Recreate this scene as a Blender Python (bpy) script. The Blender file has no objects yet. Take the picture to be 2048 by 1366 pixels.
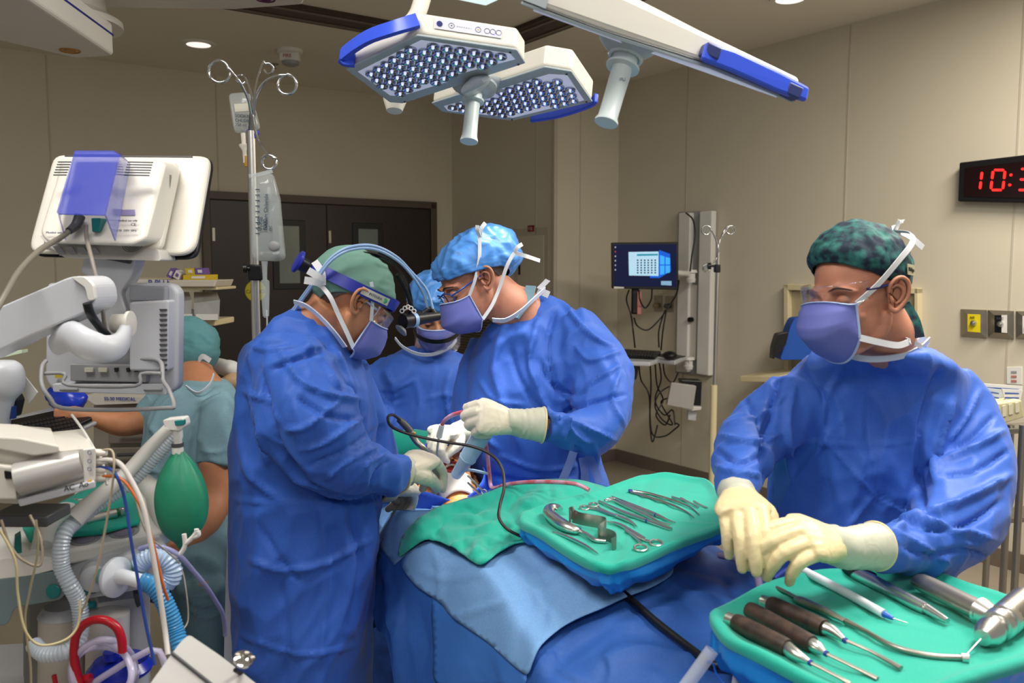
import bpy, math, random
import numpy as np
from mathutils import Vector, Matrix, noise as mnoise
from mathutils.geometry import delaunay_2d_cdt
C = bpy.context.scene.collection
R = math.radians
random.seed(7)
# ---------------------------------------------------------------- camera
F = 1700.0; PITCH = R(5.0); CAMZ = 1.6
cd = bpy.data.cameras.new('camera'); cam = bpy.data.objects.new('camera', cd); C.objects.link(cam)
cam.location = (0, 0, CAMZ); cam.rotation_euler = (math.pi/2 - PITCH, 0, 0)
cd.sensor_width = 36; cd.lens = F/2048*36; cd.clip_start = 0.05; cd.clip_end = 60
cd.dof.use_dof = True; cd.dof.focus_distance = 2.3; cd.dof.aperture_fstop = 5.6
bpy.context.scene.camera = cam
# ---------------------------------------------------------------- look, world, light
sc = bpy.context.scene
sc.view_settings.view_transform = 'Standard'; sc.view_settings.look = 'None'
sc.view_settings.exposure = 0.0; sc.view_settings.gamma = 1; sc.view_settings.use_curve_mapping = False
w = bpy.data.worlds.new('world'); sc.world = w; w.use_nodes = True
w.node_tree.nodes['Background'].inputs[0].default_value = (1.0, 0.97, 0.93, 1)
w.node_tree.nodes['Background'].inputs[1].default_value = 0.28
def area(name, loc, rot, sx, sy, power, col):
    l = bpy.data.lights.new(name, 'AREA'); l.shape = 'RECTANGLE'; l.size = sx; l.size_y = sy; l.energy = power; l.color = col
    o = bpy.data.objects.new(name, l); o.location = loc; o.rotation_euler = rot; C.objects.link(o); return o
area('ceiling_panel_light', (1.3, 1.5, 3.02), (0, 0, R(35)), 1.0, 0.5, 56, (1, 0.96, 0.9))
area('ceiling_panel_light', (-0.9, 1.0, 3.02), (0, 0, R(35)), 1.0, 0.5, 36, (1, 0.97, 0.92))
area('ceiling_panel_light', (2.3, 3.0, 3.02), (0, 0, R(35)), 1.2, 0.6, 84, (1, 0.93, 0.82))
area('ceiling_panel_light', (0.2, -0.9, 2.9), (R(35), 0, 0), 1.6, 0.6, 22, (1, 0.97, 0.93))
def spot(name, loc, tgt, power, ang, col, blend=0.85, size=0.12):
    l = bpy.data.lights.new(name, 'SPOT'); l.energy = power; l.spot_size = R(ang); l.spot_blend = blend; l.color = col; l.shadow_soft_size = size
    o = bpy.data.objects.new(name, l); o.location = loc
    o.rotation_euler = (Vector(tgt) - Vector(loc)).to_track_quat('-Z', 'Y').to_euler(); C.objects.link(o); return o
spot('surgical_beam', (-0.19, 2.05, 1.985), (-0.17, 2.28, 1.0), 56, 25, (0.93, 0.97, 1.0))
spot('surgical_beam', (0.02, 2.32, 1.93), (-0.13, 2.27, 1.0), 56, 25, (0.93, 0.97, 1.0))
# ---------------------------------------------------------------- placing
CT, ST = math.cos(PITCH), math.sin(PITCH)
def ray(px, py):
    u = (px-1024)/F; v = (683-py)/F
    return Vector((u, CT + v*ST, -ST + v*CT))
def P(px, py, Y):
    d = ray(px, py); return Vector((0, 0, CAMZ)) + d*(Y/d.y)
def PZ(px, py, z):
    d = ray(px, py); return Vector((0, 0, CAMZ)) + d*((z-CAMZ)/d.z)
class Plane:
    def __init__(s, p, n): s.p = Vector(p); s.n = Vector(n).normalized()
    def at(s, px, py, off=0):
        d = ray(px, py); o = Vector((0, 0, CAMZ)); t = ((s.p + s.n*off) - o).dot(s.n)/d.dot(s.n); return o + d*t
def plane3(a, b, c):
    n = (b-a).cross(c-a).normalized()
    return Plane(a, n)
def pix(co):
    """numpy Nx3 -> pixel coordinates"""
    x = co[:, 0]; y = co[:, 1]; z = co[:, 2]-CAMZ
    dep = y*CT - z*ST; up = y*ST + z*CT
    return 1024 + F*x/dep, 683 - F*up/dep
ANG = R(34.9)
UV = Vector((-math.sin(ANG), math.cos(ANG), 0)); VV = Vector((math.cos(ANG), math.sin(ANG), 0)); ZV = Vector((0, 0, 1))
def room(v, u, z): return VV*v + UV*u + Vector((0, 0, z))     # v along the back wall, u towards it
WR = room(0, 0, 0)
_c = P(1235, 534, 6.95)
V_RIGHT = _c.dot(VV); U_BOX = _c.dot(UV); U_BACK = P(640, 534, 7.1).dot(UV)
BACK = Plane(UV*U_BACK, UV); RIGHT = Plane(VV*V_RIGHT, VV); BOXF = Plane(UV*U_BOX, UV)
_b = BACK.at(905, 534); V_BOX = _b.dot(VV)
BOXS = Plane(VV*V_BOX, VV)
H = 3.06
# ---------------------------------------------------------------- materials
def lin(c):
    c = [x/255 for x in c]
    return tuple((x/12.92 if x <= 0.04045 else ((x+0.055)/1.055)**2.4) for x in c) + (1,)
MATS = {}
def mat(name, col, rough=0.5, metal=0.0, trans=0.0, alpha=1.0, emit=None, estr=1.0, var=0.0, vscale=8, col2=None, bump=0.0, bscale=60, detail=4, spec=0.5, wrinkle=0.0, wscale=9, sheen=0.0, sss=0.0, ior=1.45, coat=0.0, ramp=0.0):
    if name in MATS: return MATS[name]
    m = bpy.data.materials.new(name); m.use_nodes = True; nt = m.node_tree; b = nt.nodes['Principled BSDF']
    c = lin(col); b.inputs['Base Color'].default_value = c
    b.inputs['Roughness'].default_value = rough; b.inputs['Metallic'].default_value = metal
    b.inputs['Transmission Weight'].default_value = trans; b.inputs['Alpha'].default_value = alpha
    b.inputs['Specular IOR Level'].default_value = spec; b.inputs['IOR'].default_value = ior
    b.inputs['Coat Weight'].default_value = coat
    if sheen: b.inputs['Sheen Weight'].default_value = sheen
    if sss:
        b.inputs['Subsurface Weight'].default_value = sss; b.inputs['Subsurface Radius'].default_value = (0.012, 0.005, 0.003)
        b.inputs['Subsurface Scale'].default_value = 1.0
    if emit: b.inputs['Emission Color'].default_value = lin(emit); b.inputs['Emission Strength'].default_value = estr
    tc = nt.nodes.new('ShaderNodeTexCoord')
    if var or col2:
        n = nt.nodes.new('ShaderNodeTexNoise'); n.inputs['Scale'].default_value = vscale; n.inputs['Detail'].default_value = detail
        nt.links.new(tc.outputs['Object'], n.inputs['Vector'])
        r = nt.nodes.new('ShaderNodeValToRGB'); nt.links.new(n.outputs['Fac'], r.inputs['Fac'])
        r.color_ramp.elements[0].position = 0.36+ramp; r.color_ramp.elements[1].position = 0.64+ramp
        if col2: a, e = c, lin(col2)
        else:
            a = tuple(x*(1-var) for x in c[:3])+(1,); e = tuple(min(1, x*(1+var)) for x in c[:3])+(1,)
        r.color_ramp.elements[0].color = a; r.color_ramp.elements[1].color = e
        nt.links.new(r.outputs['Color'], b.inputs['Base Color'])
    last = None
    if bump:
        n = nt.nodes.new('ShaderNodeTexNoise'); n.inputs['Scale'].default_value = bscale; n.inputs['Detail'].default_value = 3
        nt.links.new(tc.outputs['Object'], n.inputs['Vector'])
        bp = nt.nodes.new('ShaderNodeBump'); bp.inputs['Strength'].default_value = bump; bp.inputs['Distance'].default_value = 0.002
        nt.links.new(n.outputs['Fac'], bp.inputs['Height']); last = bp
    if wrinkle:                                                 # pressed creases: warped voronoi edges
        n0 = nt.nodes.new('ShaderNodeTexNoise'); n0.inputs['Scale'].default_value = wscale*0.5; nt.links.new(tc.outputs['Object'], n0.inputs['Vector'])
        mx = nt.nodes.new('ShaderNodeMix'); mx.data_type = 'VECTOR'; mx.inputs[0].default_value = 0.25
        nt.links.new(tc.outputs['Object'], mx.inputs[4]); nt.links.new(n0.outputs['Color'], mx.inputs[5])
        vo = nt.nodes.new('ShaderNodeTexNoise'); vo.noise_type = 'RIDGED_MULTIFRACTAL'; vo.inputs['Scale'].default_value = wscale*0.62; vo.inputs['Detail'].default_value = 1.5; vo.inputs['Roughness'].default_value = 0.4; vo.inputs['Lacunarity'].default_value = 2.3; vo.inputs['Distortion'].default_value = 0.6
        nt.links.new(mx.outputs[1], vo.inputs['Vector'])
        bp = nt.nodes.new('ShaderNodeBump'); bp.inputs['Strength'].default_value = wrinkle; bp.inputs['Distance'].default_value = 0.16/wscale
        nt.links.new(vo.outputs['Fac'], bp.inputs['Height'])
        if last: nt.links.new(last.outputs['Normal'], bp.inputs['Normal'])
        last = bp
    if last: nt.links.new(last.outputs['Normal'], b.inputs['Normal'])
    MATS[name] = m; return m
# ---------------------------------------------------------------- mesh building
def catmull(pts, k=6, closed=False):
    pts = [np.array(p, float) for p in pts]
    if len(pts) < 3 or k <= 1: return pts
    out = []; n = len(pts)
    rng = range(n) if closed else range(n-1)
    for i in rng:
        if closed: p0, p1, p2, p3 = pts[(i-1) % n], pts[i], pts[(i+1) % n], pts[(i+2) % n]
        else: p0, p1, p2, p3 = pts[max(i-1, 0)], pts[i], pts[i+1], pts[min(i+2, n-1)]
        for j in range(k):
            t = j/k
            out.append(0.5*((2*p1) + (-p0+p2)*t + (2*p0-5*p1+4*p2-p3)*t*t + (-p0+3*p1-3*p2+p3)*t**3))
    if not closed: out.append(pts[-1])
    return out
class MB:
    def __init__(s): s.v = []; s.f = []; s.m = []; s.mi = 0
    def add(s, vs, fs):
        o = len(s.v); s.v += [tuple(map(float, v)) for v in vs]
        for f in fs: s.f.append([i+o for i in f]); s.m.append(s.mi)
        return s
    def mat(s, i): s.mi = i; return s
    def box(s, c, size, X=(1, 0, 0), Y=(0, 1, 0), Z=None):
        X = Vector(X).normalized(); Y = Vector(Y); Y = (Y - X*Y.dot(X)).normalized(); Z = X.cross(Y)
        c = Vector(c); h = [x/2 for x in size]
        vs = [c + X*h[0]*a + Y*h[1]*b + Z*h[2]*d for a in (-1, 1) for b in (-1, 1) for d in (-1, 1)]
        return s.add(vs, [(0, 1, 3, 2), (4, 6, 7, 5), (0, 4, 5, 1), (2, 3, 7, 6), (0, 2, 6, 4), (1, 5, 7, 3)])
    def prism(s, poly, ext, ext0=None):
        """polygon of 3D points, extruded by vector ext"""
        e = Vector(ext); n = len(poly); a = [Vector(p) + (Vector(ext0) if ext0 else Vector((0, 0, 0))) for p in poly]; b = [Vector(p)+e for p in poly]
        fs = [tuple(range(n)), tuple(range(2*n-1, n-1, -1))] + [(i, i+n, (i+1) % n+n, (i+1) % n) for i in range(n)]
        return s.add(a+b, fs)
    def loft(s, rings, caps=True, closed=True):
        n = len(rings[0]); vs = [p for r in rings for p in r]; fs = []
        for i in range(len(rings)-1):
            for j in range(n if closed else n-1):
                k = (j+1) % n; fs.append((i*n+j, i*n+k, (i+1)*n+k, (i+1)*n+j))
        if caps and closed:
            fs.append(tuple(range(n-1, -1, -1))); fs.append(tuple(range((len(rings)-1)*n, len(rings)*n)))
        return s.add(vs, fs)
    def tube(s, pts, r, n=10, k=5, closed=False, flat=1.0, up=None, caps=True):
        """pts list of 3-vectors; r number or list; flat squashes along the frame normal"""
        rr = r if isinstance(r, (list, tuple)) else [r]*len(pts)
        q = catmull([tuple(p)+(x,) for p, x in zip(pts, rr)], k, closed)
        ps = [Vector(a[:3]) for a in q]; rs = [max(a[3], 1e-5) for a in q]; N = len(ps)
        T = []
        for i in range(N):
            a = ps[(i-1) % N] if closed else ps[max(i-1, 0)]; b = ps[(i+1) % N] if closed else ps[min(i+1, N-1)]
            t = (b-a); T.append(t.normalized() if t.length > 1e-9 else Vector((0, 0, 1)))
        u = Vector(up) if up else (Vector((0, 0, 1)) if abs(T[0].z) < 0.9 else Vector((0, 1, 0)))
        rings = []
        for i in range(N):
            u = (u - T[i]*u.dot(T[i]));
            u = u.normalized() if u.length > 1e-6 else T[i].orthogonal().normalized()
            b = T[i].cross(u)
            if up:
                u0 = Vector(up) - T[i]*Vector(up).dot(T[i])
                if u0.length > 0.1: u = u0.normalized(); b = T[i].cross(u)
            rings.append([ps[i] + b*rs[i]*math.cos(a) + u*rs[i]*flat*math.sin(a) for a in [2*math.pi*j/n for j in range(n)]])
        if closed: rings.append(rings[0]); return s.loft(rings, caps=False)
        return s.loft(rings, caps=caps)
    def cyl(s, a, b, r0, r1=None, n=20): return s.tube([a, b], [r0, r0 if r1 is None else r1], n=n, k=1)
    def lathe(s, a, axis, prof, n=24):
        """prof: (distance along axis, radius)"""
        ax = Vector(axis).normalized(); u = ax.orthogonal().normalized(); b = ax.cross(u); a = Vector(a)
        return s.loft([[a + ax*t + (u*math.cos(q)+b*math.sin(q))*max(r, 1e-5) for q in [2*math.pi*j/n for j in range(n)]] for t, r in prof])
    def torus(s, c, axis, R0, r, n=28, m=8, a0=0, a1=2*math.pi):
        ax = Vector(axis).normalized(); u = ax.orthogonal().normalized(); b = ax.cross(u); c = Vector(c)
        full = abs(a1-a0) > 6.28
        pts = [c + (u*math.cos(a0+(a1-a0)*i/n) + b*math.sin(a0+(a1-a0)*i/n))*R0 for i in range(n if full else n+1)]
        return s.tube(pts, r, n=m, k=1, closed=full)
    def sphere(s, c, r, rot=None, n=24, m=14):
        r = (r, r, r) if not isinstance(r, (tuple, list)) else r; rings = []
        for i in range(m+1):
            t = math.pi*i/m; t = min(max(t, 0.02), math.pi-0.02)
            ring = []
            for j in range(n):
                a = 2*math.pi*j/n; p = Vector((r[0]*math.sin(t)*math.cos(a), r[1]*math.sin(t)*math.sin(a), r[2]*math.cos(t)))
                if rot is not None: p = rot @ p
                ring.append(p + Vector(c))
            rings.append(ring)
        return s.loft(rings)
    def slices(s, rows, n=36, ex=2.3, k=4):
        """rows (py, xL, xR, Y, half depth m): closed loft whose silhouette follows the traced edges"""
        q = catmull(rows, k); rings = []
        for py, xl, xr, Y, th in q:
            a = P(xl, py, Y); b = P(xr, py, Y); c = (a+b)/2; h = (b-a).length/2; ring = []
            for j in range(n):
                t = 2*math.pi*j/n; ct, st = math.cos(t), math.sin(t)
                x = math.copysign(abs(ct)**(2/ex), ct)*h; y = math.copysign(abs(st)**(2/ex), st)*th
                ring.append(c + Vector((x, y, 0)))
            rings.append(ring)
        return s.loft(rings)
    def pxtube(s, pts, n=24, k=5, flat=1.0, up=None):
        """pts (px, py, Y, radius in px)"""
        return s.tube([P(a, b, Y) for a, b, Y, r in pts], [r*Y/F for a, b, Y, r in pts], n=n, k=k, flat=flat, up=up)
    def ribbon(s, pts, wdt, side, th=0.0015, k=5):
        q = catmull([tuple(p) for p in pts], k); sd = Vector(side).normalized()*wdt/2; rings = []
        for i, p in enumerate(q):
            p = Vector(p); a = Vector(q[max(i-1, 0)]); b = Vector(q[min(i+1, len(q)-1)]); t = (b-a).normalized()
            s2 = (sd - t*sd.dot(t)); s2 = s2.normalized()*wdt/2 if s2.length > 1e-6 else sd
            nn = t.cross(s2).normalized()*th/2
            rings.append([p-s2-nn, p+s2-nn, p+s2+nn, p-s2+nn])
        return s.loft(rings)
    def mesh(s, name='mesh'):
        me = bpy.data.meshes.new(name); me.from_pydata(s.v, [], s.f); me.polygons.foreach_set('material_index', s.m); me.validate(); return me
def wipe(o):
    me = o.data; bpy.data.objects.remove(o)
    if me and me.users == 0: bpy.data.meshes.remove(me)
def evalmesh(me, mods):
    """run modifiers on a mesh, return the result"""
    o = bpy.data.objects.new('tmp', me); C.objects.link(o)
    for t, kw in mods:
        m = o.modifiers.new(t, t)
        for k_, v in kw.items(): setattr(m, k_, v)
    dg = bpy.context.evaluated_depsgraph_get(); dg.update()
    r = bpy.data.meshes.new_from_object(o.evaluated_get(dg)); wipe(o); return r
def remesh(mb, vox, smooth=6, factor=0.6):
    me = mb.mesh() if isinstance(mb, MB) else mb
    return evalmesh(me, [('REMESH', dict(mode='VOXEL', voxel_size=vox)), ('SMOOTH', dict(iterations=smooth, factor=factor))])
def co_of(me):
    a = np.empty(len(me.vertices)*3); me.vertices.foreach_get('co', a); return a.reshape(-1, 3)
def no_of(me):
    a = np.empty(len(me.vertices)*3); me.vertex_normals.foreach_get('vector', a); return a.reshape(-1, 3)
def set_co(me, co): me.vertices.foreach_set('co', co.ravel()); me.update()
def _h(ix, iy, iz, seed):
    n = (ix*374761393 + iy*668265263 + iz*2147483647 % 1013904223 + seed*1274126177) & 0xffffffff
    n = ((n ^ (n >> 13))*1274126177) & 0xffffffff; n = n ^ (n >> 16); return (n & 0xffff)/65535.0
def vnoise(p, seed=0):
    f = np.floor(p).astype(np.int64); t = p-f; t = t*t*(3-2*t); r = 0
    for dx in (0, 1):
        for dy in (0, 1):
            for dz in (0, 1):
                wgt = (t[:, 0] if dx else 1-t[:, 0])*(t[:, 1] if dy else 1-t[:, 1])*(t[:, 2] if dz else 1-t[:, 2])
                r = r + wgt*_h(f[:, 0]+dx, f[:, 1]+dy, f[:, 2]+dz, seed)
    return r*2-1
def worley(p, seed=0):
    """squared distance to the nearest feature point: smooth cells with sharp ridges between them"""
    f = np.floor(p).astype(np.int64); best = np.full(len(p), 9.0)
    for dx in (-1, 0, 1):
        for dy in (-1, 0, 1):
            for dz in (-1, 0, 1):
                ix, iy, iz = f[:, 0]+dx, f[:, 1]+dy, f[:, 2]+dz
                d = (ix+_h(ix, iy, iz, seed)-p[:, 0])**2 + (iy+_h(ix, iy, iz, seed+1)-p[:, 1])**2 + (iz+_h(ix, iy, iz, seed+2)-p[:, 2])**2
                best = np.minimum(best, d)
    return best
def crumple(co, no, amp, scale, seed=0, stretch=(1, 1, 1), octs=3):
    """creased cloth relief: cell ridges and folded noise, displaced along the normals"""
    p = co*np.array(stretch)*scale
    wv = np.stack([vnoise(p*0.6+11, seed+5), vnoise(p*0.6+37, seed+6), vnoise(p*0.6+71, seed+7)], 1)
    q = p + wv*0.7; d = 0.5*(worley(q*0.8, seed)-0.35)
    if octs > 1:
        k = np.clip(vnoise(p*0.5+5, seed+9)*1.4+0.5, 0, 1); d = d + (0.25+k)*0.62*(worley(q*1.9+3, seed+3)-0.35) - 0.5*(np.abs(vnoise(q*0.9, seed+4))**0.8-0.35)
    return co + no*(d*amp*1.5)[:, None]
def pxfolds(co, no, folds, ref=None):
    """folds traced in the photograph: (points, width px, height mm[, sharpness]); moves only what faces the camera"""
    x, y = pix(co); cam0 = np.array([0, 0, CAMZ]); vd = cam0-co; vd /= np.linalg.norm(vd, axis=1)[:, None]
    fac = np.clip((no*vd).sum(1)*2.0+0.3, 0, 1); Yd = co[:, 1]; disp = np.zeros(len(co))
    for f in folds:
        pts, wd, h = f[0], f[1], f[2]
        q = np.array(catmull(pts, 5)); best = np.full(len(co), 1e9); tt = np.zeros(len(co)); n = len(q)-1
        for i in range(n):
            a, b = q[i], q[i+1]; ab = b-a; L = (ab**2).sum()+1e-9
            t = np.clip(((x-a[0])*ab[0]+(y-a[1])*ab[1])/L, 0, 1)
            dd = np.hypot(x-a[0]-t*ab[0], y-a[1]-t*ab[1]); m = dd < best
            best[m] = dd[m]; tt[m] = (i+t[m])/n
        taper = np.clip(np.sin(np.pi*np.clip(tt*0.9+0.05, 0, 1))*1.6, 0, 1)
        g = np.exp(-(best/wd)**2) if len(f) < 4 else np.maximum(0, 1-best/(wd*1.6))**1.3
        disp += g*h*0.001*taper
    return co + no*(disp*fac)[:, None]
def fold_sheet(mb, folds):
    me = mb.mesh() if isinstance(mb, MB) else mb; co = co_of(me); no = no_of(me); v = np.array([0, 0, CAMZ])-co; no = no*np.sign((no*v).sum(1))[:, None]
    set_co(me, pxfolds(co, no, folds)); return me
def smooth_all(me):
    me.polygons.foreach_set('use_smooth', [True]*len(me.polygons))
def obj(name, mb, ms, parent=None, smooth=True, bevel=0, seg=2, sub=0, solid=0, auto=None):
    """links ONE mesh object"""
    me = mb.mesh(name) if isinstance(mb, MB) else mb
    me.name = name
    o = bpy.data.objects.new(name, me); C.objects.link(o)
    ms = ms if isinstance(ms, (list, tuple)) else [ms]
    ix = [p.material_index for p in me.polygons] if len(ms) > 1 else None
    me.materials.clear()
    for m in ms: me.materials.append(m)
    if ix: me.polygons.foreach_set('material_index', ix)
    if parent is not None:
        o.parent = parent; o.matrix_parent_inverse = PINV.get(parent.name, Matrix())
    PINV[o.name] = Matrix()
    if smooth: smooth_all(me)
    if auto is None: auto = smooth and isinstance(mb, MB)
    if solid:
        m = o.modifiers.new('solidify', 'SOLIDIFY'); m.thickness = solid; m.offset = -1
    if bevel:
        m = o.modifiers.new('bevel', 'BEVEL'); m.width = bevel; m.segments = seg; m.limit_method = 'ANGLE'; m.angle_limit = R(32)
    if sub:
        m = o.modifiers.new('subdivision', 'SUBSURF'); m.levels = sub; m.render_levels = sub
    if auto: me.set_sharp_from_angle(angle=R(38))
    return o
PINV = {}
def tag(o, label=None, cat=None, group=None, kind=None):
    if label: o['label'] = label
    if cat: o['category'] = cat
    if group: o['group'] = group
    if kind: o['kind'] = kind
    return o
def thing(name, label, cat, loc=(0, 0, 0), group=None):
    o = bpy.data.objects.new(name, None); o.empty_display_size = 0.05; C.objects.link(o); o.location = loc
    PINV[o.name] = Matrix.Translation(-Vector(loc)); return tag(o, label, cat, group)
def single(name, mb, ms, label, cat, group=None, **kw): return tag(obj(name, mb, ms, **kw), label, cat, group)
def struct(name, mb, ms, parent=None, **kw):
    o = obj(name, mb, ms, parent, **kw)
    if parent is None: o['kind'] = 'structure'
    return o
def dup(src, delta, label=None, group=None, rot=None):
    """copy of a thing and its parts, moved by delta"""
    kids = [c for c in C.objects if c.parent == src]
    r = src.copy(); C.objects.link(r); r.location = src.location + Vector(delta)
    if rot: r.rotation_euler = rot
    if label: r['label'] = label
    if group: r['group'] = group
    for ch in kids:
        g = [c for c in C.objects if c.parent == ch]; c = ch.copy(); C.objects.link(c); c.parent = r
        for x in g: d = x.copy(); C.objects.link(d); d.parent = c
    return r
def text(body, size, pos, X, Yv, m, parent, name='lettering', ext=0.0006, align='LEFT', shear=0):
    cu = bpy.data.curves.new(name, 'FONT'); cu.body = body; cu.size = size; cu.extrude = ext; cu.align_x = align; cu.shear = shear
    t = bpy.data.objects.new('tmp', cu); C.objects.link(t)
    dg = bpy.context.evaluated_depsgraph_get(); dg.update()
    me = bpy.data.meshes.new_from_object(t.evaluated_get(dg)); bpy.data.objects.remove(t)
    X = Vector(X).normalized(); Yv = Vector(Yv); Yv = (Yv-X*Yv.dot(X)).normalized(); Z = X.cross(Yv)
    M4 = Matrix((X, Yv, Z)).transposed().to_4x4(); M4.translation = Vector(pos); me.transform(M4)
    return obj(name, me, m, parent, smooth=False)
def rrect(w_, h_, r, n=5):
    out = []
    for cx, cy, a0 in ((w_/2-r, h_/2-r, 0), (-w_/2+r, h_/2-r, 90), (-w_/2+r, -h_/2+r, 180), (w_/2-r, -h_/2+r, 270)):
        for i in range(n+1): a = R(a0+90*i/n); out.append((cx+r*math.cos(a), cy+r*math.sin(a)))
    return out
def pinpoly(x, y, poly):
    c = False; n = len(poly); j = n-1
    for i in range(n):
        xi, yi = poly[i][:2]; xj, yj = poly[j][:2]
        if (yi > y) != (yj > y) and x < (xj-xi)*(y-yi)/(yj-yi)+xi: c = not c
        j = i
    return c
def sheet(poly, fn, step=8):
    """triangulated patch inside a traced outline; fn(px,py) gives the 3D point on the surface below"""
    q = []
    n = len(poly)
    for i in range(n):
        a, b = Vector(poly[i]), Vector(poly[(i+1) % n]); k = max(1, int((b-a).length/step))
        q += [a.lerp(b, j/k) for j in range(k)]
    nb = len(q); xs = [p.x for p in q]; ys = [p.y for p in q]; pts = list(q); bl = [(p.x, p.y) for p in q]
    y = min(ys); row = 0
    while y < max(ys):
        x = min(xs) + (step/2 if row % 2 else 0)
        while x < max(xs):
            if pinpoly(x, y, bl) and min((x-p.x)**2+(y-p.y)**2 for p in q) > (step*0.55)**2: pts.append(Vector((x, y)))
            x += step
        y += step*0.87; row += 1
    r = delaunay_2d_cdt(pts, [(i, (i+1) % nb) for i in range(nb)], [], 1, 1e-6)
    mb = MB(); mb.add([fn(v.x, v.y) for v in r[0]], [tuple(f) for f in r[2]]); return mb
def displace(me, fn):
    co = co_of(me); no = no_of(me); set_co(me, fn(co, no)); return me
# ================================================================ room shell
M_WALL = mat('wall_vinyl', (204, 196, 176), 0.45, var=0.02, vscale=2)
M_CEIL = mat('ceiling_paint', (226, 220, 208), 0.8)
M_FLOOR = mat('floor_vinyl', (150, 140, 124), 0.35, var=0.05, vscale=3)
M_BASE = mat('baseboard_vinyl', (112, 100, 88), 0.4)
M_DARK = mat('dark_bronze_metal', (60, 50, 42), 0.4, metal=0.2)
M_SEAM = mat('panel_seam_strip', (186, 178, 160), 0.5)
M_WHITE = mat('white_plastic', (222, 220, 214), 0.35, var=0.015, vscale=5)
M_CREAM = mat('cream_plastic', (205, 200, 188), 0.4)
M_GREY = mat('grey_plastic', (150, 150, 152), 0.4)
M_DGREY = mat('dark_grey_plastic', (70, 70, 72), 0.45)
M_BLACK = mat('black_plastic', (18, 18, 20), 0.4)
M_STEEL = mat('stainless_steel', (214, 212, 206), 0.3, metal=1.0)
M_BRUSH = mat('brushed_steel', (165, 160, 150), 0.38, metal=1.0)
M_CHROME = mat('chrome', (215, 215, 215), 0.08, metal=1.0)
M_BEIGE = mat('beige_paint', (214, 200, 160), 0.5)
VL, UN = -5.0, -1.5
def quad(a, b, c, d): m = MB(); m.add([a, b, c, d], [(0, 1, 2, 3)]); return m
def slab(v0, v1, u0, u1, z0, z1):
    m = MB(); m.box(room((v0+v1)/2, (u0+u1)/2, (z0+z1)/2), (abs(v1-v0), abs(u1-u0), z1-z0), X=VV, Y=UV); return m
struct('floor', slab(VL, V_RIGHT+0.1, UN, U_BACK+0.1, -0.1, 0), M_FLOOR, smooth=False)
struct('ceiling', slab(VL, V_RIGHT+0.1, UN, U_BACK+0.1, H, H+0.1), M_CEIL, smooth=False)
struct('wall_back', slab(VL, V_BOX, U_BACK, U_BACK+0.1, 0, H), M_WALL, smooth=False)
struct('wall_corner', slab(V_BOX, V_RIGHT, U_BOX, U_BACK+0.1, 0, H), M_WALL, smooth=False)
struct('wall_right', slab(V_RIGHT, V_RIGHT+0.1, UN, U_BOX, 0, H), M_WALL, smooth=False)
struct('baseboard_right', slab(V_RIGHT-0.012, V_RIGHT, UN, U_BOX, 0, 0.1), M_BASE, smooth=False)
struct('baseboard_corner', slab(V_BOX-0.012, V_RIGHT-0.012, U_BOX-0.012, U_BOX, 0, 0.1), M_BASE, smooth=False)
struct('baseboard_back', slab(VL, V_BOX-0.012, U_BACK-0.012, U_BACK, 0, 0.1), M_BASE, smooth=False)
# vertical seams between wall panels, each a thin joint strip
k = 0
for pl, nv, axis, xs in ((BACK, UV, VV, (105, 438)), (RIGHT, VV, UV, (1372, 1690, 2030)), (BOXS, VV, UV, (1072,)), (BOXF, UV, VV, (1160,))):
    for x in xs:
        p = pl.at(x, 400); p.z = H/2+0.05; k += 1
        m = MB(); m.box(p - nv*0.0015, (0.010, 0.003, H-0.12), X=axis, Y=nv); struct('trim_%d' % k, m, M_SEAM, smooth=False)
p = room(V_BOX-0.006, U_BOX-0.006, H/2+0.05); m = MB(); m.box(p, (0.03, 0.03, H-0.12), X=VV, Y=UV); k += 1
struct('trim_%d' % k, m, M_SEAM, smooth=False, bevel=0.006)
# ceiling rails of the diffuser frame
def rail(p0, p1, wd, name, label):
    d = (p1-p0).normalized(); s = Vector((-d.y, d.x, 0)); t = thing(name, label, 'ceiling rail', (p0+p1)/2)
    m = MB(); m.box((p0+p1)/2 - ZV*0.012, ((p1-p0).length, wd, 0.024), X=d, Y=s); obj('rail_body', m, M_DARK, t, smooth=False)
    for o in (-0.3, 0.3):
        m = MB(); m.box((p0+p1)/2 + s*wd*o - ZV*0.027, ((p1-p0).length, wd*0.08, 0.006), X=d, Y=s); obj('rail_lip', m, M_BASE, t, smooth=False)
a = PZ(470, -2, H); b = PZ(700, 40, H); c = PZ(1030, 72, H); e = PZ(1170, 30, H)
a = Vector((a.x, a.y, H)); va, ua = b.dot(VV), b.dot(UV)
vc, uc = c.dot(VV), c.dot(UV)
rail(room(va-2.2, ua, H), room(vc+0.12, ua, H), 0.26, 'ceiling_rail', 'dark ceiling rail running parallel to the wall with the doors')
rail(room(vc, ua-0.14, H), room(vc, ua-2.6, H), 0.24, 'ceiling_rail', 'dark grooved ceiling rail behind the surgical lights running towards the camera')
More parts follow.
